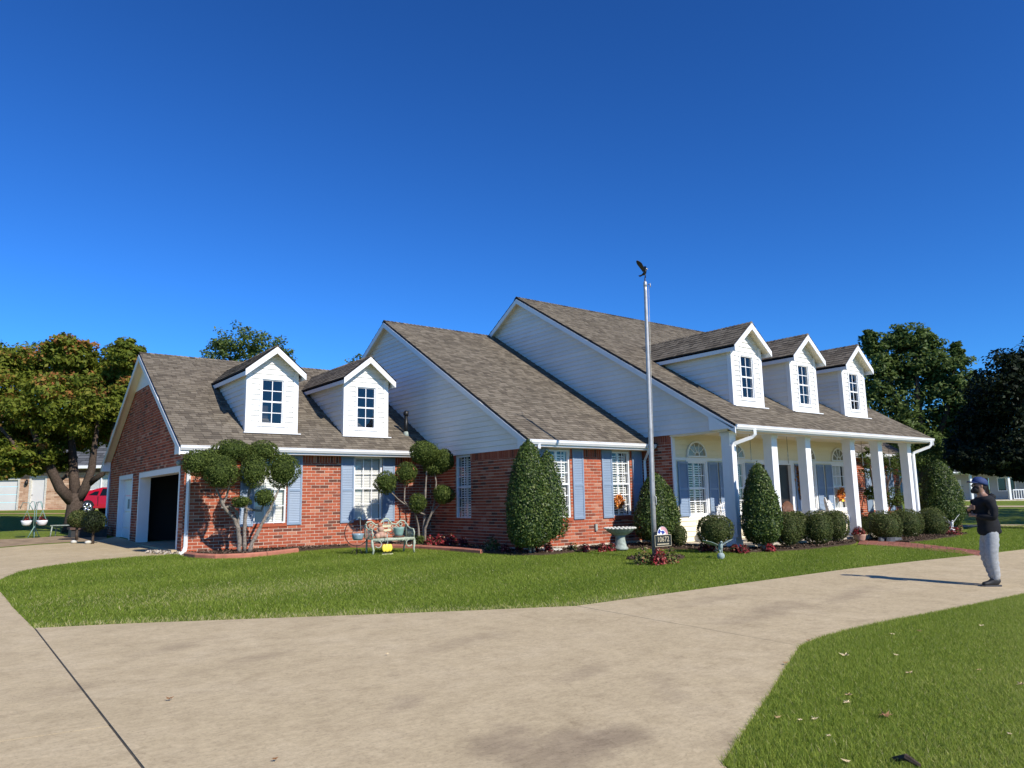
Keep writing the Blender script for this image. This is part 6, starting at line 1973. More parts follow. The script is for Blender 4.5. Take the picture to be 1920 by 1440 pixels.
def person(loc, facing):
    """standing with arms folded, looking up at the roof; +x is the way he faces, +y his left"""
    r = empty('person', loc, facing)
    tag(r, 'person in blue cap, black top and grey sweatpants standing on the driveway with arms folded', 'person')
    # body: pelvis, spine, neck, head, arms, legs and hands as one skeleton
    J = [(0.05, 0, 0.93, 0.085), (0.09, 0, 1.10, 0.085), (0.14, 0, 1.28, 0.09), (0.155, 0, 1.42, (0.075, 0.10)), (0.175, 0, 1.50, 0.053),
         (0.21, 0, 1.565, (0.078, 0.068)), (0.225, 0, 1.635, (0.092, 0.076)), (0.205, 0, 1.70, (0.075, 0.062))]
    E_ = [(0, 1), (1, 2), (2, 3), (3, 4), (4, 5), (5, 6), (6, 7)]
    def chain(start, pts):
        prev = start
        for p in pts:
            J.append(p); E_.append((prev, len(J) - 1)); prev = len(J) - 1
        return prev
    LA = [(0.14, 0.175, 1.385, 0.062), (0.10, 0.245, 1.24, 0.048), (0.11, 0.265, 1.11, 0.044), (0.22, 0.20, 1.12, 0.038), (0.31, 0.07, 1.145, 0.028), (0.325, 0.01, 1.15, (0.022, 0.036)), (0.33, -0.04, 1.155, (0.016, 0.034))]
    RA = [(0.15, -0.175, 1.385, 0.062), (0.16, -0.24, 1.25, 0.048), (0.19, -0.245, 1.15, 0.044), (0.30, -0.14, 1.20, 0.038), (0.365, -0.02, 1.25, 0.028), (0.375, 0.04, 1.265, (0.022, 0.036)), (0.375, 0.09, 1.275, (0.016, 0.034))]
    le = chain(3, LA); ri = chain(3, RA)
    LL = [(0.055, 0.085, 0.86, 0.07), (0.06, 0.10, 0.68, 0.066), (0.065, 0.10, 0.50, 0.055), (0.03, 0.095, 0.30, 0.05), (0.01, 0.09, 0.10, 0.042), (0.10, 0.10, 0.045, 0.035)]
    RL = [(0.045, -0.085, 0.86, 0.07), (0.05, -0.10, 0.68, 0.066), (0.05, -0.10, 0.50, 0.055), (-0.02, -0.095, 0.30, 0.05), (-0.06, -0.09, 0.10, 0.042), (0.0, -0.14, 0.045, 0.035)]
    chain(0, LL); chain(0, RL)
    # fingers and thumbs, folded round the opposite arm
    for hi, sg, dx in ((le, -1, 0.0), (ri, 1, 0.0)):
        b = J[hi]
        for f in range(4):
            z = b[2] + 0.026 - f * 0.017; L = (0.042, 0.05, 0.047, 0.036)[f]
            chain(hi, [(b[0] + 0.006, b[1] + sg * L * 0.6, z, 0.0095), (b[0] - 0.006, b[1] + sg * (L * 0.6 + 0.03), z - 0.002, 0.009), (b[0] - 0.026, b[1] + sg * (L * 0.6 + 0.042), z - 0.004, 0.008)])
        w = J[hi - 1]
        chain(hi - 1, [(w[0] - 0.005, w[1] + sg * 0.015, w[2] + 0.045, 0.011), (w[0] - 0.008, w[1] + sg * 0.04, w[2] + 0.062, 0.009)])
    skin_obj('body', J, E_, 'skin', r)
    # face: nose, ears, brow
    mb = MB(); mb.tube([(0.300, 0, 1.655), (0.328, 0, 1.628), (0.312, 0, 1.615)], [0.010, 0.017, 0.012], 6); mb.build('nose', 'skin', r, True)
    for sg in (-1, 1):
        MB().ball((0.205, sg * 0.078, 1.63), 0.026, 8, 6, 0.5, (0.75, 0.4, 1.2)).build('ear', 'skin', r, True)
        MB().ball((0.298, sg * 0.032, 1.652), 0.012, 8, 6).build('eye', 'beard', r, True)
    mb = MB(); mb.ball((0.262, 0, 1.565), 0.066, 14, 9, 0.5, (0.95, 0.95, 1.0)); mb.ball((0.305, 0, 1.545), 0.040, 10, 7, 0.5, (1, 0.9, 1.1)); mb.ball((0.245, 0, 1.60), 0.066, 12, 8, 0.5, (0.7, 1.12, 0.8))
    mb.build('beard', 'beard', r, True)
    mb = MB(); mb.ball((0.175, 0, 1.625), 0.086, 14, 9, 0.5, (0.95, 0.9, 0.95)); mb.build('hair', 'beard', r, True)
    # cap tilted back, brim up
    cap = MB()
    prof = [(0.112, 0.0), (0.114, 0.035), (0.106, 0.07), (0.085, 0.10), (0.05, 0.118), (0.01, 0.123)]
    cap.lathe((0, 0, 0), prof, 20); cap.v = [(v[0] * 1.08, v[1] * 0.86, v[2]) for v in cap.v]
    cap.ball((0, 0, 0.124), 0.012, 8, 5)
    co = cap.build('cap', 'cap_blue', r, True); co.location = (0.205, 0, 1.652); co.rotation_euler = (0, math.radians(-16), 0)
    br = MB(); n = 10
    for i in range(n):
        a0, a1 = -1.1 + 2.2 * i / n, -1.1 + 2.2 * (i + 1) / n
        inn = [(0.105 * math.cos(a), 0.092 * math.sin(a), 0.012) for a in (a0, a1)]
        out = [(0.105 + 0.085 * math.cos(a * 0.9) ** 0.7, 0.085 * math.sin(a * 1.05), 0.004 - 0.018 * abs(math.sin(a))) for a in (a0, a1)]
        q = [inn[0], out[0], out[1], inn[1]]
        br.hexa(q + [(p[0], p[1], p[2] + 0.006) for p in q])
    br.build('brim', 'cap_blue', co, True)
    # clothes
    S = [(0.05, 0, 0.80, (0.185, 0.185)), (0.055, 0, 0.90, (0.19, 0.19)), (0.075, 0, 1.02, (0.165, 0.165)), (0.11, 0, 1.16, (0.155, 0.165)), (0.135, 0, 1.30, (0.135, 0.195)), (0.15, 0, 1.41, (0.095, 0.135)), (0.16, 0, 1.475, (0.072, 0.078)),
         (0.14, 0.185, 1.385, 0.082), (0.10, 0.255, 1.24, 0.066), (0.11, 0.275, 1.105, 0.062), (0.22, 0.205, 1.118, 0.054), (0.295, 0.09, 1.14, 0.042),
         (0.15, -0.185, 1.385, 0.082), (0.16, -0.25, 1.25, 0.066), (0.19, -0.255, 1.145, 0.062), (0.30, -0.145, 1.198, 0.054), (0.35, -0.045, 1.24, 0.042)]
    skin_obj('shirt', S, [(0, 1), (1, 2), (2, 3), (3, 4), (4, 5), (5, 6), (5, 7), (7, 8), (8, 9), (9, 10), (10, 11), (5, 12), (12, 13), (13, 14), (14, 15), (15, 16)], 'shirt_black', r)
    wrinkle(r.children[-1], 0.009, 26.0, 1.0)
    mb = MB(); mb.tube([(0.075, 0.10, 1.43), (0.03, 0.06, 1.44), (0.02, 0, 1.45), (0.03, -0.06, 1.44), (0.075, -0.10, 1.43)], [0.03, 0.05, 0.055, 0.05, 0.03], 8); mb.build('hood', 'shirt_black', r, True)
    T = [(0.055, 0, 1.00, 0.12), (0.05, 0, 0.88, 0.145), (0.06, 0.10, 0.78, 0.112), (0.075, 0.105, 0.62, 0.112), (0.08, 0.105, 0.48, 0.102), (0.05, 0.10, 0.32, 0.094), (0.02, 0.095, 0.20, 0.084), (0.005, 0.09, 0.075, 0.07),
         (0.045, -0.10, 0.78, 0.112), (0.055, -0.105, 0.62, 0.112), (0.055, -0.105, 0.48, 0.102), (0.0, -0.10, 0.32, 0.094), (-0.04, -0.095, 0.20, 0.084), (-0.06, -0.09, 0.075, 0.07)]
    skin_obj('trousers', T, [(0, 1), (1, 2), (2, 3), (3, 4), (4, 5), (5, 6), (6, 7), (1, 8), (8, 9), (9, 10), (10, 11), (11, 12), (12, 13)], 'trousers_grey', r)
    wrinkle(r.children[-1], 0.011, 34.0, 0.75)
    for (x, y, dx, dy) in ((0.005, 0.09, 1.0, 0.1), (-0.06, -0.09, 0.62, 0.78)):
        d = np.array((dx, dy, 0)); d /= np.linalg.norm(d)
        p = np.array((x, y, 0.0))
        K = [tuple(p - d * 0.06 + (0, 0, 0.055)) + (0.048,), tuple(p + (0, 0, 0.075)) + (0.058,), tuple(p + d * 0.09 + (0, 0, 0.055)) + (0.05,), tuple(p + d * 0.18 + (0, 0, 0.045)) + ((0.052, 0.038),), tuple(p + d * 0.22 + (0, 0, 0.04)) + ((0.04, 0.03),), tuple(p + (0, 0, 0.15)) + (0.05,)]
        so = skin_obj('shoe', K, [(0, 1), (1, 2), (2, 3), (3, 4), (1, 5)], 'shoe_black', r, root=1)
        sm = MB(); n_ = np.array((-d[1], d[0], 0))
        ring = [p - d * 0.098, p - d * 0.075 + n_ * 0.034, p + d * 0.1 + n_ * 0.040, p + d * 0.19 + n_ * 0.040, p + d * 0.235 + n_ * 0.018, p + d * 0.235 - n_ * 0.018, p + d * 0.19 - n_ * 0.040, p + d * 0.1 - n_ * 0.040, p - d * 0.08 - n_ * 0.034]
        sm.prism([tuple(q) for q in ring], (0, 0, 0.024)); sm.build('sole', 'shoe_sole', so)
    for ch in r.children:                                      # stand him upright over his feet
        if ch.location.z > 0.1:
            ch.location.x -= 0.10 * ch.location.z
        else:
            for v in ch.data.vertices: v.co.x -= 0.10 * v.co.z
    return r
foot = G(1863, 1100)
face_dir = -RT[:2] * 0.97 + FW[:2] * 0.12
person((foot[0], foot[1], gz(foot[0], foot[1]) + 0.014), math.atan2(face_dir[1], face_dir[0]))
# ================================================================== trees
def tree(name, label, base, trunks, parts, mat, bark='bark', group=None):
    root = empty(name, base); tag(root, label, 'tree', group)
    b = np.array(base)
    mb = MB()
    for path, rad in trunks:
        mb.tube([tuple(np.array(p) - b) for p in path], rad, 9)
    mb.build('trunk', bark, root, True)
    V, F, R = join_arrays(parts)
    obj('crown', np_mesh('crown', V - b, F, R), mat, root)
    return root
def tp(px, py, D):
    return np.array(at(px, py, D))
def rpx(r, D):
    return r * D * 0.98 / FPX

# broad maple turning red, left of the garage
D = 31.5
tb_ = G(137, 998); D = math.hypot(tb_[0] - CAM[0], tb_[1] - CAM[1])
parts = []
for (cx, cy, rx, ry) in ((120, 690, 62, 45), (40, 720, 70, 55), (195, 730, 58, 50), (120, 760, 85, 50), (225, 690, 42, 40), (30, 780, 75, 48), (170, 800, 55, 38), (-50, 760, 70, 70), (95, 815, 60, 34), (215, 775, 42, 45), (30, 850, 60, 26), (240, 665, 30, 24), (-60, 840, 50, 40), (130, 660, 40, 30), (20, 680, 50, 34), (10, 872, 58, 20), (80, 862, 44, 20), (-50, 880, 40, 22), (235, 745, 26, 40)):
    dd = D + random.uniform(-1.5, 1.8)
    crown(parts, tp(cx, cy, dd), (rpx(rx, dd), rpx((rx + ry) / 2, dd), rpx(ry, dd)), 74, 84, 0.165, 0.36, 0.0, 0.92, redtop=0.30)
def tl(*pts): return [tuple(tp(x, y, D + o)) for x, y, o in pts]
maple_trunks = [([tb_] + tl((138, 975, 0), (140, 950, 0), (142, 925, 0)), [0.42, 0.33, 0.29, 0.28]), (tl((140, 945, 0), (112, 915, -0.2), (95, 880, -0.4), (70, 830, -0.6), (50, 770, -0.6)), [0.24, 0.2, 0.17, 0.12, 0.05]),
        (tl((142, 930, 0), (138, 890, 0.3), (136, 850, 0.4), (130, 780, 0.5), (128, 700, 0.3)), [0.22, 0.18, 0.15, 0.10, 0.04]), (tl((144, 940, 0), (160, 915, -0.2), (172, 880, -0.3), (178, 830, -0.3), (190, 750, -0.2)), [0.22, 0.18, 0.15, 0.10, 0.04]),
        (tl((165, 908, -0.2), (192, 888, -0.6), (205, 850, -0.8), (215, 790, -0.8)), [0.13, 0.11, 0.09, 0.04]), (tl((138, 880, 0.3), (115, 900, 0.4), (112, 905, 0.4)), [0.08, 0.06, 0.04]), (tl((95, 880, -0.4), (40, 850, -0.9), (0, 800, -1.0)), [0.11, 0.09, 0.04])]
tree('maple_tree', 'broad maple with green leaves turning red beside the garage', tb_, maple_trunks, parts, 'maple')

# tree behind the garage roof
D = 52.0; parts = []
for (cx, cy, rx, ry) in ((455, 640, 52, 34), (420, 660, 38, 34), (500, 655, 44, 34), (460, 700, 70, 50), (530, 680, 25, 30)):
    crown(parts, tp(cx, cy, D), (rpx(rx, D), rpx(rx, D), rpx(ry, D)), 60, 26, 0.20, 0.26)
b = tp(462, 940, D); b[2] = gz(b[0], b[1])
tree('shade_tree', 'green tree rising behind the garage roof', tuple(b), [([tuple(b), tuple(tp(462, 800, D)), tuple(tp(458, 690, D))], [0.35, 0.28, 0.12]), ([tuple(tp(462, 800, D)), tuple(tp(490, 670, D))], [0.18, 0.06]), ([tuple(tp(462, 790, D)), tuple(tp(430, 670, D))], [0.18, 0.06])], parts, 'ash')
D = 56.0; parts = []
for (cx, cy, rx, ry) in ((672, 690, 26, 34), (700, 720, 40, 50)):
    crown(parts, tp(cx, cy, D), (rpx(rx, D), rpx(rx, D), rpx(ry, D)), 30, 22, 0.2, 0.28)
b = tp(690, 940, D); b[2] = gz(b[0], b[1])
tree('shade_tree', 'tree top just showing between the second garage dormer and the middle gable', tuple(b), [([tuple(b), tuple(tp(690, 720, D))], [0.3, 0.1])], parts, 'ash')

# tall ash right of the porch
D = 46.0; parts = []
for (cx, cy, rx, ry) in ((1640, 690, 34, 70), (1680, 670, 32, 58), (1716, 675, 36, 60), (1755, 690, 34, 60), (1790, 720, 34, 56), (1820, 755, 30, 50), (1660, 770, 50, 55), (1720, 760, 60, 60), (1775, 800, 55, 50), (1700, 830, 60, 40), (1750, 850, 55, 40), (1820, 810, 38, 46), (1650, 840, 45, 40), (1630, 640, 12, 22), (1733, 640, 14, 24), (1795, 668, 10, 24), (1690, 640, 14, 20)):
    dd = D + random.uniform(-1.2, 1.6)
    crown(parts, tp(cx, cy, dd), (rpx(rx, dd), rpx(rx, dd), rpx(ry, dd)), 72, 52, 0.22, 0.34)
b = tp(1735, 930, D); b[2] = gz(b[0], b[1])
tree('ash_tree', 'tall leafy ash with upright limbs behind the right end of the porch', tuple(b), [([tuple(b), tuple(tp(1735, 880, D)), tuple(tp(1725, 800, D)), tuple(tp(1716, 660, D))], [0.4, 0.34, 0.2, 0.05]), ([tuple(tp(1735, 870, D)), tuple(tp(1690, 780, D)), tuple(tp(1650, 660, D))], [0.22, 0.15, 0.04]), ([tuple(tp(1735, 870, D)), tuple(tp(1775, 780, D)), tuple(tp(1790, 690, D))], [0.22, 0.15, 0.04])], parts, 'ash')

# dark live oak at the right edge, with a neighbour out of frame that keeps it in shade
D = 36.0; parts = []
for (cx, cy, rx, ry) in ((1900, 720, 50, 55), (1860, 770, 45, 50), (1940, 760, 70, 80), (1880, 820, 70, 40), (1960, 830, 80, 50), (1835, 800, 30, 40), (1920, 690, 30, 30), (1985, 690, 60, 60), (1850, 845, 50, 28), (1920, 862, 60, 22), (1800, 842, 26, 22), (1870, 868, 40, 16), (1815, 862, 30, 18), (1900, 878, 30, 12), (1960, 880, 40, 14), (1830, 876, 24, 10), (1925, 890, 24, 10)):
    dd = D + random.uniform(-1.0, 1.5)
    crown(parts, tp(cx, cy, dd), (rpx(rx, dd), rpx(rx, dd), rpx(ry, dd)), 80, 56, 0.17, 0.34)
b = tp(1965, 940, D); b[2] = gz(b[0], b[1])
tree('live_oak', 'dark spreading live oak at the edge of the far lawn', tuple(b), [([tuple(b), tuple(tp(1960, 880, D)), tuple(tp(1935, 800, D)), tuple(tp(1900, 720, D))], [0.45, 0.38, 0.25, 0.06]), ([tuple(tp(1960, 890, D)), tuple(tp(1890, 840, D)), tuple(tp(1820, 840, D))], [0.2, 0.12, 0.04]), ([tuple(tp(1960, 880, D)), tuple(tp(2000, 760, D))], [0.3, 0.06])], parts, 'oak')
parts = []
c0 = np.array((29.5, -4.2, 0)); c0[2] = gz(c0[0], c0[1])
for dx, dy, z, rx, rz in ((0, 0, 7.3, 4.2, 2.4), (-5.0, -2.6, 6.2, 3.4, 1.8), (5.0, 2.6, 6.5, 3.6, 2.0), (-2.5, 0.5, 5.8, 3.0, 1.6), (3.0, -0.5, 6.0, 3.0, 1.8), (8.0, 4.2, 6.0, 2.8, 1.6)):
    crown(parts, c0 + (dx, dy, z), (rx, rx, rz), 70, 36, 0.28, 0.34)
tree('live_oak', 'second live oak out beyond the drive that shades the dark one', tuple(c0), [([tuple(c0), tuple(c0 + (0, 0, 3)), tuple(c0 + (0.2, 0, 7))], [0.4, 0.33, 0.08])], parts, 'oak')

# ================================================================== left background
hd = -0.0
# low topiary shrubs by the drive corner
def ball_shrub(label, px, py, r, D_, mat='boxwood', stem=None, n=2200):
    c = tp(px, py, D_); rr = rpx(r, D_); parts = []
    clipped(parts, c, (rr, rr, rr * 0.95), n, 0.05, px * 0.1, 0.05, 0.02)
    g = gz(c[0], c[1])
    shrub('ball_shrub', label, 'shrub', (float(c[0]), float(c[1]), g), parts, mat, [([(c[0], c[1], g), tuple(c)], [0.06, 0.05])], 'bark')
ball_shrub('light green clipped ball shrub in front of the maple trunk', 146, 973, 15, 28.5)
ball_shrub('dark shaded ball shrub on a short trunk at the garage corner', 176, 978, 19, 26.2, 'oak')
# plant hanger with four white pots
q = G(63, 1008); hg = empty('pot_hanger', q); tag(hg, 'green wire double hook stand with four white hanging pots beside the apron', 'plant stand')
dd = math.hypot(q[0] - CAM[0], q[1] - CAM[1]); m1 = dd * 0.98 / FPX
rt = RT[:2] / np.linalg.norm(RT[:2])
def hgp(px, py, off=0.0):
    return (rt[0] * (px - 63) * m1 + off * rt[1], rt[1] * (px - 63) * m1 - off * rt[0], (1008 - py) * m1)
mb = MB()
for sg in (-1, 1):
    mb.tube([hgp(63 + sg * 1.5, 1004), hgp(63 + sg * 1.5, 960), hgp(63 + sg * 3, 952), hgp(63 + sg * 7, 951), hgp(63 + sg * 10, 956), hgp(63 + sg * 10.5, 964)], 0.012, 6)
    mb.tube([hgp(63 + sg * 1.5, 965, 0.1), hgp(63 + sg * 6, 953, 0.2), hgp(63 + sg * 14, 953, 0.25), hgp(63 + sg * 17.5, 963, 0.25)], 0.012, 6)
    mb.tube([hgp(63, 990), hgp(63 + sg * 5, 1008, 0.15)], 0.012, 6); mb.tube([hgp(63, 990), hgp(63 + sg * 5, 1008, -0.15)], 0.012, 6)
mb.build('frame', 'pot_green', hg, True)
for (px, off) in ((49.5, 0.0), (57, 0.25), (74, 0.0), (82, 0.25)):
    a = hgp(px, 989, off)
    MB().lathe(a, [(0.08, 0), (0.13, 0.04), (0.155, 0.12), (0.165, 0.17), (0.15, 0.175)], 16).build('pot', 'white_trim', hg, True)
    mb = MB()
    for k in (-1, 1): mb.tube([(a[0] + k * rt[0] * 0.14, a[1] + k * rt[1] * 0.14, a[2] + 0.17), (a[0], a[1], a[2] + 0.52)], 0.005, 4)
    mb.build('wire', 'pot_green', hg)
    n = 40; P = np.array(a) + RNG.normal(0, 0.06, (n, 3)) + np.array((0, 0, 0.22))
    V, F, R_ = leaf_arrays(P, np.tile([0, 0, 1.0], (n, 1)), 0.08, 0.5, 0.8)
    obj('foliage', np_mesh('foliage', V, F, R_), 'red_plant', hg)
# low bench by the maple
q = G(123, 1006); lb = empty('low_bench', q, math.atan2(rt[1], rt[0])); tag(lb, 'low grey metal bench under the maple', 'bench')
mb = MB()
for k in range(4): mb.box(-0.48, 0.48, -0.16 + k * 0.085, -0.16 + k * 0.085 + 0.07, 0.38, 0.41)
mb.build('seat', 'stone_grey', lb)
for x in (-0.42, 0.42):
    for y in (-0.13, 0.13):
        MB().tube([(x, y, 0.39), (x * 1.1, y * 1.1, 0)], 0.022, 6).build('leg', 'stone_grey', lb, True)
# dark planter box at the far garage corner
pb_ = (-12.55, 18.1); pz = gz(*pb_)
pl = empty('planter_box', (pb_[0], pb_[1], pz)); tag(pl, 'low dark planter box against the far corner of the garage', 'planter')
mb = MB(); mb.box(-0.55, 0.55, -0.35, 0.35, 0, 0.30); mb.build('box', 'black_plastic', pl)
mb = MB(); mb.box(-0.60, 0.60, -0.40, 0.40, 0.27, 0.34); mb.build('rim', 'dark_brown', pl)
for (px, py, w_) in ((139, 1019, 'light green'), (165, 1020, 'dark shaded')):
    q = G(px, py, 0.01); mb = MB(); mb.ball((0, 0, 0.05), 0.10, 8, 5, 0.5, (1, 0.8, 0.55)); o = mb.build('stone', 'stone_pale', None, True); o.location = q
    tag(o, 'pale stone at the apron edge below the ' + w_ + ' ball shrub', 'stone', 'stones at the apron edge')

# red coupe ------------------------------------------------------------------
def car():
    D_ = 46.5
    c = tp(181, 958, D_)
    ax = np.array((rt[0], rt[1], 0.0))                          # nose points to picture right
    ang = math.atan2(rt[1], rt[0])
    g = gz(c[0], c[1])
    root = empty('parked_car', (float(c[0]), float(c[1]), g), ang)
    tag(root, 'red two door coupe parked before the house across the way', 'car')
    # origin under the rear wheel; x forward
    prof = [(-0.92, 0.34), (-0.95, 0.62), (-0.90, 0.86), (-0.55, 0.98), (-0.05, 1.22), (0.55, 1.38), (1.15, 1.38), (1.85, 1.02), (2.3, 0.96), (3.2, 0.88), (3.62, 0.74), (3.70, 0.45), (3.60, 0.28), (-0.85, 0.26)]
    belt = 0.92; hw = 0.92
    mb = MB()
    layers = [-1.0, -0.94, -0.6, 0.6, 0.94, 1.0]
    def width(z):
        return hw - max(0, z - belt) * 0.55
    sec = []
    for s in layers:
        ring = []
        for (x, z) in prof:
            y = s * width(z)
            if abs(s) == 1.0:
                zz = z - (0.02 if z > 0.5 else -0.03)
            else: zz = z
            ring.append((x, y, zz))
        sec.append(ring)
    n = len(prof); b0 = len(mb.v)
    for rg in sec:
        mb.v += rg; mb.r += [0.5] * n
    for i in range(len(sec) - 1):
        for k in range(n):
            k2 = (k + 1) % n
            mb.f.append((b0 + i * n + k, b0 + i * n + k2, b0 + (i + 1) * n + k2, b0 + (i + 1) * n + k))
    mb.f.append(tuple(range(b0, b0 + n))); mb.f.append(tuple(range(b0 + (len(sec) - 1) * n, b0 + len(sec) * n))[::-1])
    mb.build('body', 'car_red', root, False)
    for sg in (-1, 1):
        w = lambda z: sg * (width(z) + 0.012)
        mb = MB(); q = [(0.62, w(0.96), 0.96), (1.62, w(0.97), 0.97), (1.12, w(1.30), 1.30), (0.66, w(1.32), 1.32)]; mb.add(q, ((0, 1, 2, 3),)); mb.build('door_window', 'car_glass', root)
        mb = MB(); q = [(0.02, w(0.99), 0.99), (0.50, w(0.97), 0.97), (0.52, w(1.18), 1.18), (0.30, w(1.17), 1.17)]; mb.add(q, ((0, 1, 2, 3),)); mb.build('quarter_window', 'car_glass', root)
        mb = MB(); mb.box(0.54, 0.56, min(sg * 0.925, sg * 0.935), max(sg * 0.925, sg * 0.935), 0.36, 0.94); mb.build('door_seam', 'black_plastic', root)
        mb = MB(); mb.box(0.3, 2.9, min(sg * 0.925, sg * 0.94), max(sg * 0.925, sg * 0.94), 0.30, 0.40); mb.build('rocker_panel', 'car_red', root)
        for x in (0.0, 2.72):
            wh = MB()
            y0 = sg * 0.86
            for (ra, rb, ya, yb_) in ((0.40, 0.40, sg * 0.80, sg * 0.9335),):
                wh.tube([(x, ya, 0.34), (x, yb_, 0.34)], 0.385, 24)
            arch = wh.build('wheel_arch', 'black_plastic', root)
            wh = MB(); wh.tube([(x, sg * 0.72, 0.33), (x, sg * 0.955, 0.33)], 0.33, 24); tyre = wh.build('wheel', 'tyre', root)
            rm = MB(); rm.tube([(x, sg * 0.95, 0.33), (x, sg * 0.962, 0.33)], 0.06, 12)
            for k in range(5):
                a = 2 * math.pi * k / 5 + 0.3
                rm.tube([(x + 0.05 * math.cos(a), sg * 0.962, 0.33 + 0.05 * math.sin(a)), (x + 0.24 * math.cos(a), sg * 0.958, 0.33 + 0.24 * math.sin(a))], [0.045, 0.055], 6)
            rm.tube([(x + 0.245 * math.cos(2 * math.pi * k / 24), sg * 0.957, 0.33 + 0.245 * math.sin(2 * math.pi * k / 24)) for k in range(25)], 0.018, 6, cap=False)
            rm.build('rim', 'chrome', tyre, True)
    mb = MB(); mb.quad((-0.50, -0.70, 1.005), (-0.02, -0.66, 1.245), (-0.02, 0.66, 1.245), (-0.50, 0.70, 1.005)); mb.build('rear_window', 'car_glass', root)
    mb = MB(); mb.quad((1.22, -0.66, 1.355), (1.80, -0.74, 1.06), (1.80, 0.74, 1.06), (1.22, 0.66, 1.355)); mb.build('windscreen', 'car_glass', root)
    for sg in (-1, 1):
        mb = MB(); mb.box(-0.965, -0.90, min(sg * 0.45, sg * 0.84), max(sg * 0.45, sg * 0.84), 0.68, 0.82); mb.build('tail_light', 'taillight', root)
    mb = MB(); mb.box(-0.98, -0.70, -0.85, 0.85, 0.22, 0.34); mb.build('bumper', 'black_plastic', root)
car()

# house across the way on the left --------------------------------------------
def left_house():
    D_ = 54.0
    o = np.array(at(100, 951, D_)); o[2] = gz(o[0], o[1])
    ang = math.atan2(rt[1], rt[0])
    root = empty('neighbour_house', tuple(o), ang)
    tag(root, 'low pale brick house with white garage door seen under the maple', 'house')
    m = D_ * 0.995 / FPX
    X = lambda px: (px - 100) * m
    Z = lambda py: (951 - py) * m
    W = lambda u, z, d: (u, -d, z)
    x0, x1 = X(-160), X(330)
    zt = Z(893)
    gd = (X(-75), X(43), 0.02, Z(900.5)); dr = (X(60), X(86), 0.02, Z(898)); wi = (X(149), X(197), Z(922), Z(898.5))
    holes = [gd, dr, wi]
    mb = MB(); sheet_with_holes(mb, W, x0, x1, -0.3, zt, holes); mb.quad((x0, 9, -0.3), (x0, 0, -0.3), (x0, 0, zt), (x0, 9, zt)); mb.quad((x1, 9, -0.3), (x1, 0, -0.3), (x1, 0, zt), (x1, 9, zt))
    wall = mb.build('wall', 'pale_mortar', root)
    brickwork(wall, W, x0, x1, -0.3, zt, holes, mat='pale_brick', scale=1.35)
    mb = MB(); mb.wbox(W, x0, x1, zt, Z(886), -0.05, 0.03); mb.build('frieze_board', 'dark_brown', root)
    mb = MB(); mb.box(x0 - 0.3, x1 + 0.3, -0.55, -0.40, Z(887), Z(882.5)); mb.build('gutter', 'white_trim', root)
    mb = MB(); mb.box(x0 - 0.3, x1 + 0.3, -0.42, 0.1, Z(887.5), Z(886.5)); mb.build('soffit', 'white_trim', root)
    gdm = MB()
    for i in range(4):
        h_ = (gd[3] - gd[2]) / 4
        gdm.wbox(W, gd[0] + 0.08, gd[1] - 0.08, gd[2] + i * h_, gd[2] + (i + 1) * h_ - 0.02, -0.14, -0.09)
    gdm.build('garage_door', 'wall_white', root)
    mb = MB()
    for h_ in (gd, dr, wi):
        f = 0.08
        mb.wbox(W, h_[0] - 0.04, h_[0] + f, h_[2], h_[3], -0.15, 0.02); mb.wbox(W, h_[1] - f, h_[1] + 0.04, h_[2], h_[3], -0.15, 0.02); mb.wbox(W, h_[0] + f, h_[1] - f, h_[3] - f, h_[3] + 0.03, -0.15, 0.021)
    mb.build('trim', 'stone_pale', root)
    mb = MB(); mb.wbox(W, dr[0] + 0.08, dr[1] - 0.08, 0.02, dr[3] - 0.08, -0.12, -0.07); d_ = mb.build('door', 'wall_white', root)
    MB().ball(W(dr[0] + 0.16, 0.95, -0.05), 0.04, 8, 6).build('door_knob', 'steel', d_, True)
    win = MB()
    win.wbox(W, wi[0] + 0.08, wi[1] - 0.08, wi[2], wi[2] + 0.07, -0.1, 0.0); win.wbox(W, (wi[0] + wi[1]) / 2 - 0.03, (wi[0] + wi[1]) / 2 + 0.03, wi[2], wi[3], -0.1, -0.01)
    wo = win.build('window', 'white_trim', root)
    mb = MB()
    for i in range(12):
        h_ = (wi[3] - wi[2]) / 12; mb.add([W(wi[0] + 0.08, wi[2] + i * h_, -0.10), W(wi[1] - 0.08, wi[2] + i * h_, -0.10), W(wi[1] - 0.08, wi[2] + (i + 1) * h_, -0.13), W(wi[0] + 0.08, wi[2] + (i + 1) * h_, -0.13)], ((0, 1, 2, 3),))
    mb.build('blind', 'wall_white', wo)
    for k in range(2):
        a = wi[0] + 0.08 + k * ((wi[1] - wi[0]) / 2 - 0.05); b = a + (wi[1] - wi[0]) / 2 - 0.11
        mb = MB(); mb.quad(W(a, wi[2], -0.05), W(b, wi[2], -0.05), W(b, wi[3], -0.05), W(a, wi[3], -0.05)); mb.build('pane', 'glass', wo)
    lm = MB(); c = W(X(55.5), Z(908), 0.08); lm.ball(c, 0.13, 10, 7, 0.5, (0.8, 0.8, 1.3)); lm.box(c[0] - 0.05, c[0] + 0.05, -0.08, 0, c[2] + 0.1, c[2] + 0.22); lm.build('lamp', 'black_metal', root, True)
    # roof slope
    mb = MB(); zr = Z(884) + 4.2
    mb.prism([(x0 - 0.5, -0.5, Z(883.5)), (x0 - 0.5, 6.5, zr), (x0 - 0.5, 13.5, Z(883.5))], (x1 - x0 + 1.0, 0, 0))
    rf = mb.build('roof', 'grey_shingle', root)
    sh = MB(); s = (zr - Z(883.5)) / 7.0; c_ = math.sqrt(1 + s * s)
    U = np.array((0, 1, s)) / c_; N = np.array((0, -s, 1)) / c_
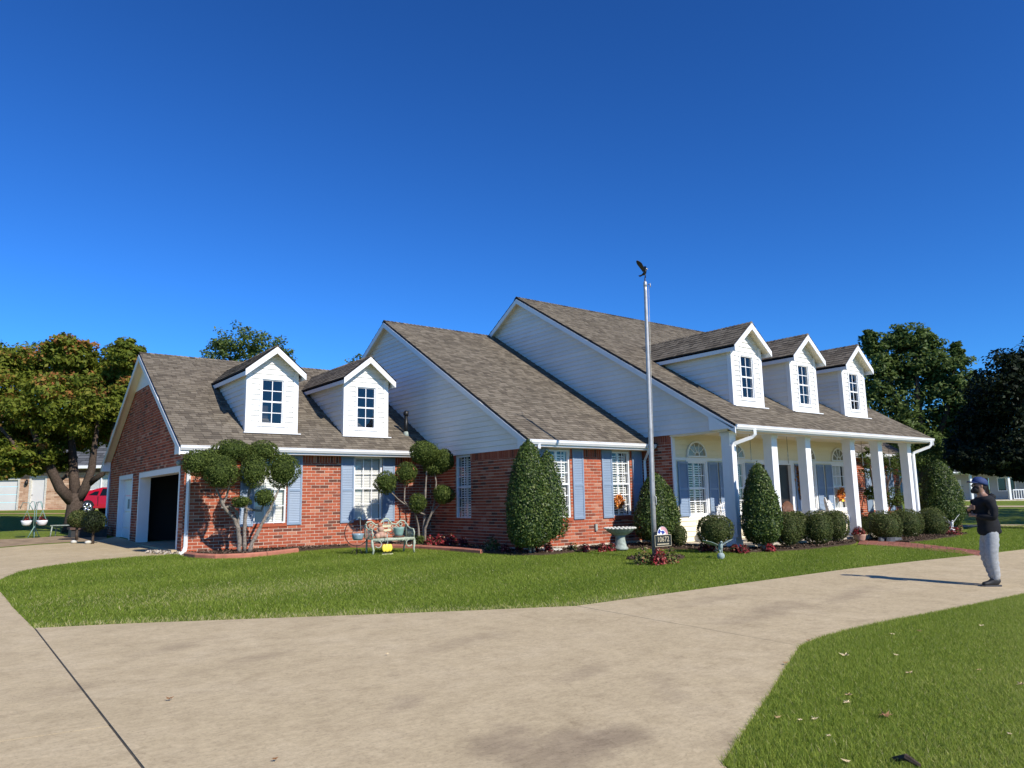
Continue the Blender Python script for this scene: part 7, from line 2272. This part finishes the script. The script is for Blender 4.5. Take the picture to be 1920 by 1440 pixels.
    for k in range(24):
        x = x0 - 0.5
        while x < x1 + 0.5:
            w_ = random.uniform(0.5, 0.9)
            p = np.array((x, -0.5, Z(883.5))) + U * (k * 0.33) + N * 0.02
            sh.quad(p + N * 0.02, p + np.array((w_ - 0.02, 0, 0)) + N * 0.02, p + np.array((w_ - 0.02, 0, 0)) + U * 0.33, p + U * 0.33, random.random()); x += w_
    sh.build('shingle_field', 'grey_shingle', rf, kind='stuff')
left_house()

# house across the street on the right ----------------------------------------
def right_house():
    D_ = 80.0
    o = np.array(at(1860, 938, D_)); o[2] = gz(o[0], o[1])
    ang = math.atan2(rt[1], rt[0])
    root = empty('neighbour_house', tuple(o), ang)
    tag(root, 'white house with a railed porch and grey roof beyond the street', 'house')
    m = D_ * 0.90 / FPX
    X = lambda px: (px - 1860) * m
    Z = lambda py: (938 - py) * m
    W = lambda u, z, d: (u, -d, z)
    x0, x1 = X(1770), X(2080)
    wi = (X(1872), X(1904), Z(923), Z(899)); w2 = (X(1803), X(1809), Z(928), Z(902)); dr = (X(1850), X(1858), 0.1, Z(900))
    zt = Z(893)
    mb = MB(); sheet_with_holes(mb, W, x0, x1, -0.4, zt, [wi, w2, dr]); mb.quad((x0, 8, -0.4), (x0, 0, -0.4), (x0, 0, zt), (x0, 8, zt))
    mb.build('wall', 'wall_white_shaded', root)
    for h_ in (wi, w2):
        mb = MB(); f = 0.08
        mb.wbox(W, h_[0], h_[0] + f, h_[2], h_[3], -0.1, 0.04); mb.wbox(W, h_[1] - f, h_[1], h_[2], h_[3], -0.1, 0.04); mb.wbox(W, h_[0] + f, h_[1] - f, h_[3] - f, h_[3], -0.1, 0.04); mb.wbox(W, h_[0] + f, h_[1] - f, h_[2], h_[2] + f, -0.1, 0.05)
        mb.wbox(W, (h_[0] + h_[1]) / 2 - 0.04, (h_[0] + h_[1]) / 2 + 0.04, h_[2], h_[3], -0.1, 0.03)
        w_ = mb.build('window', 'white_trim', root)
        mb = MB(); mb.quad(W(h_[0], h_[2], -0.04), W(h_[1], h_[2], -0.04), W(h_[1], h_[3], -0.04), W(h_[0], h_[3], -0.04)); mb.build('pane', 'car_glass', w_)
    mb = MB(); mb.wbox(W, dr[0], dr[1], 0, dr[3], -0.1, -0.05); mb.build('door', 'dark_brown', root)
    # porch: roof edge, posts and railing
    mb = MB(); mb.box(x0 - 1, x1, -2.6, 0.4, Z(893.5), Z(891)); mb.build('porch_ceiling', 'wall_white', root)
    for px in (1798, 1861.5, 1925, 1990):
        mb = MB(); mb.box(X(px) - 0.09, X(px) + 0.09, -2.5, -2.32, 0, Z(893.5)); mb.build('post', 'white_trim', root)
    mb = MB(); mb.box(X(1867), x1, -2.47, -2.40, 0.86, 0.94); mb.box(X(1867), x1, -2.47, -2.40, 0.10, 0.16); mb.build('rail', 'white_trim', root)
    for i in range(40):
        x = X(1867) + i * 0.22
        mb = MB(); mb.box(x, x + 0.05, -2.46, -2.41, 0.16, 0.86); mb.build('baluster', 'white_trim', root)
    mb = MB(); mb.prism([(x0 - 1.2, -2.9, Z(890.5)), (x0 - 1.2, 5.0, Z(890.5) + 3.4), (x0 - 1.2, 12, Z(890.5))], (x1 - x0 + 1.2, 0, 0)); mb.build('roof', 'grey_shingle', root)
    mb = MB(); mb.box(x0 - 1.2, x1, -2.98, -2.86, Z(891.5), Z(889.5)); mb.build('gutter', 'white_trim', root)
    mb = MB(); mb.box(x0 - 1, x1, -2.6, 0.0, -0.4, 0.06); mb.build('porch_floor', 'foundation', root)
right_house()
# walk, street and path bands on the right lawn
def band(name, py0, py1, mat, off, D_lim=None):
    mb = MB()
    for i in range(16):
        a, b = 1760 + i * 22, 1760 + (i + 1) * 22
        mb.quad(G(a, py1, off), G(b, py1, off), G(b, py0, off), G(a, py0, off))
    o = mb.build(name, mat); o['kind'] = 'structure'
band('pavement', 948.0, 950.5, 'concrete', 0.03)
band('street', 983.5, 988.5, 'concrete', 0.02)
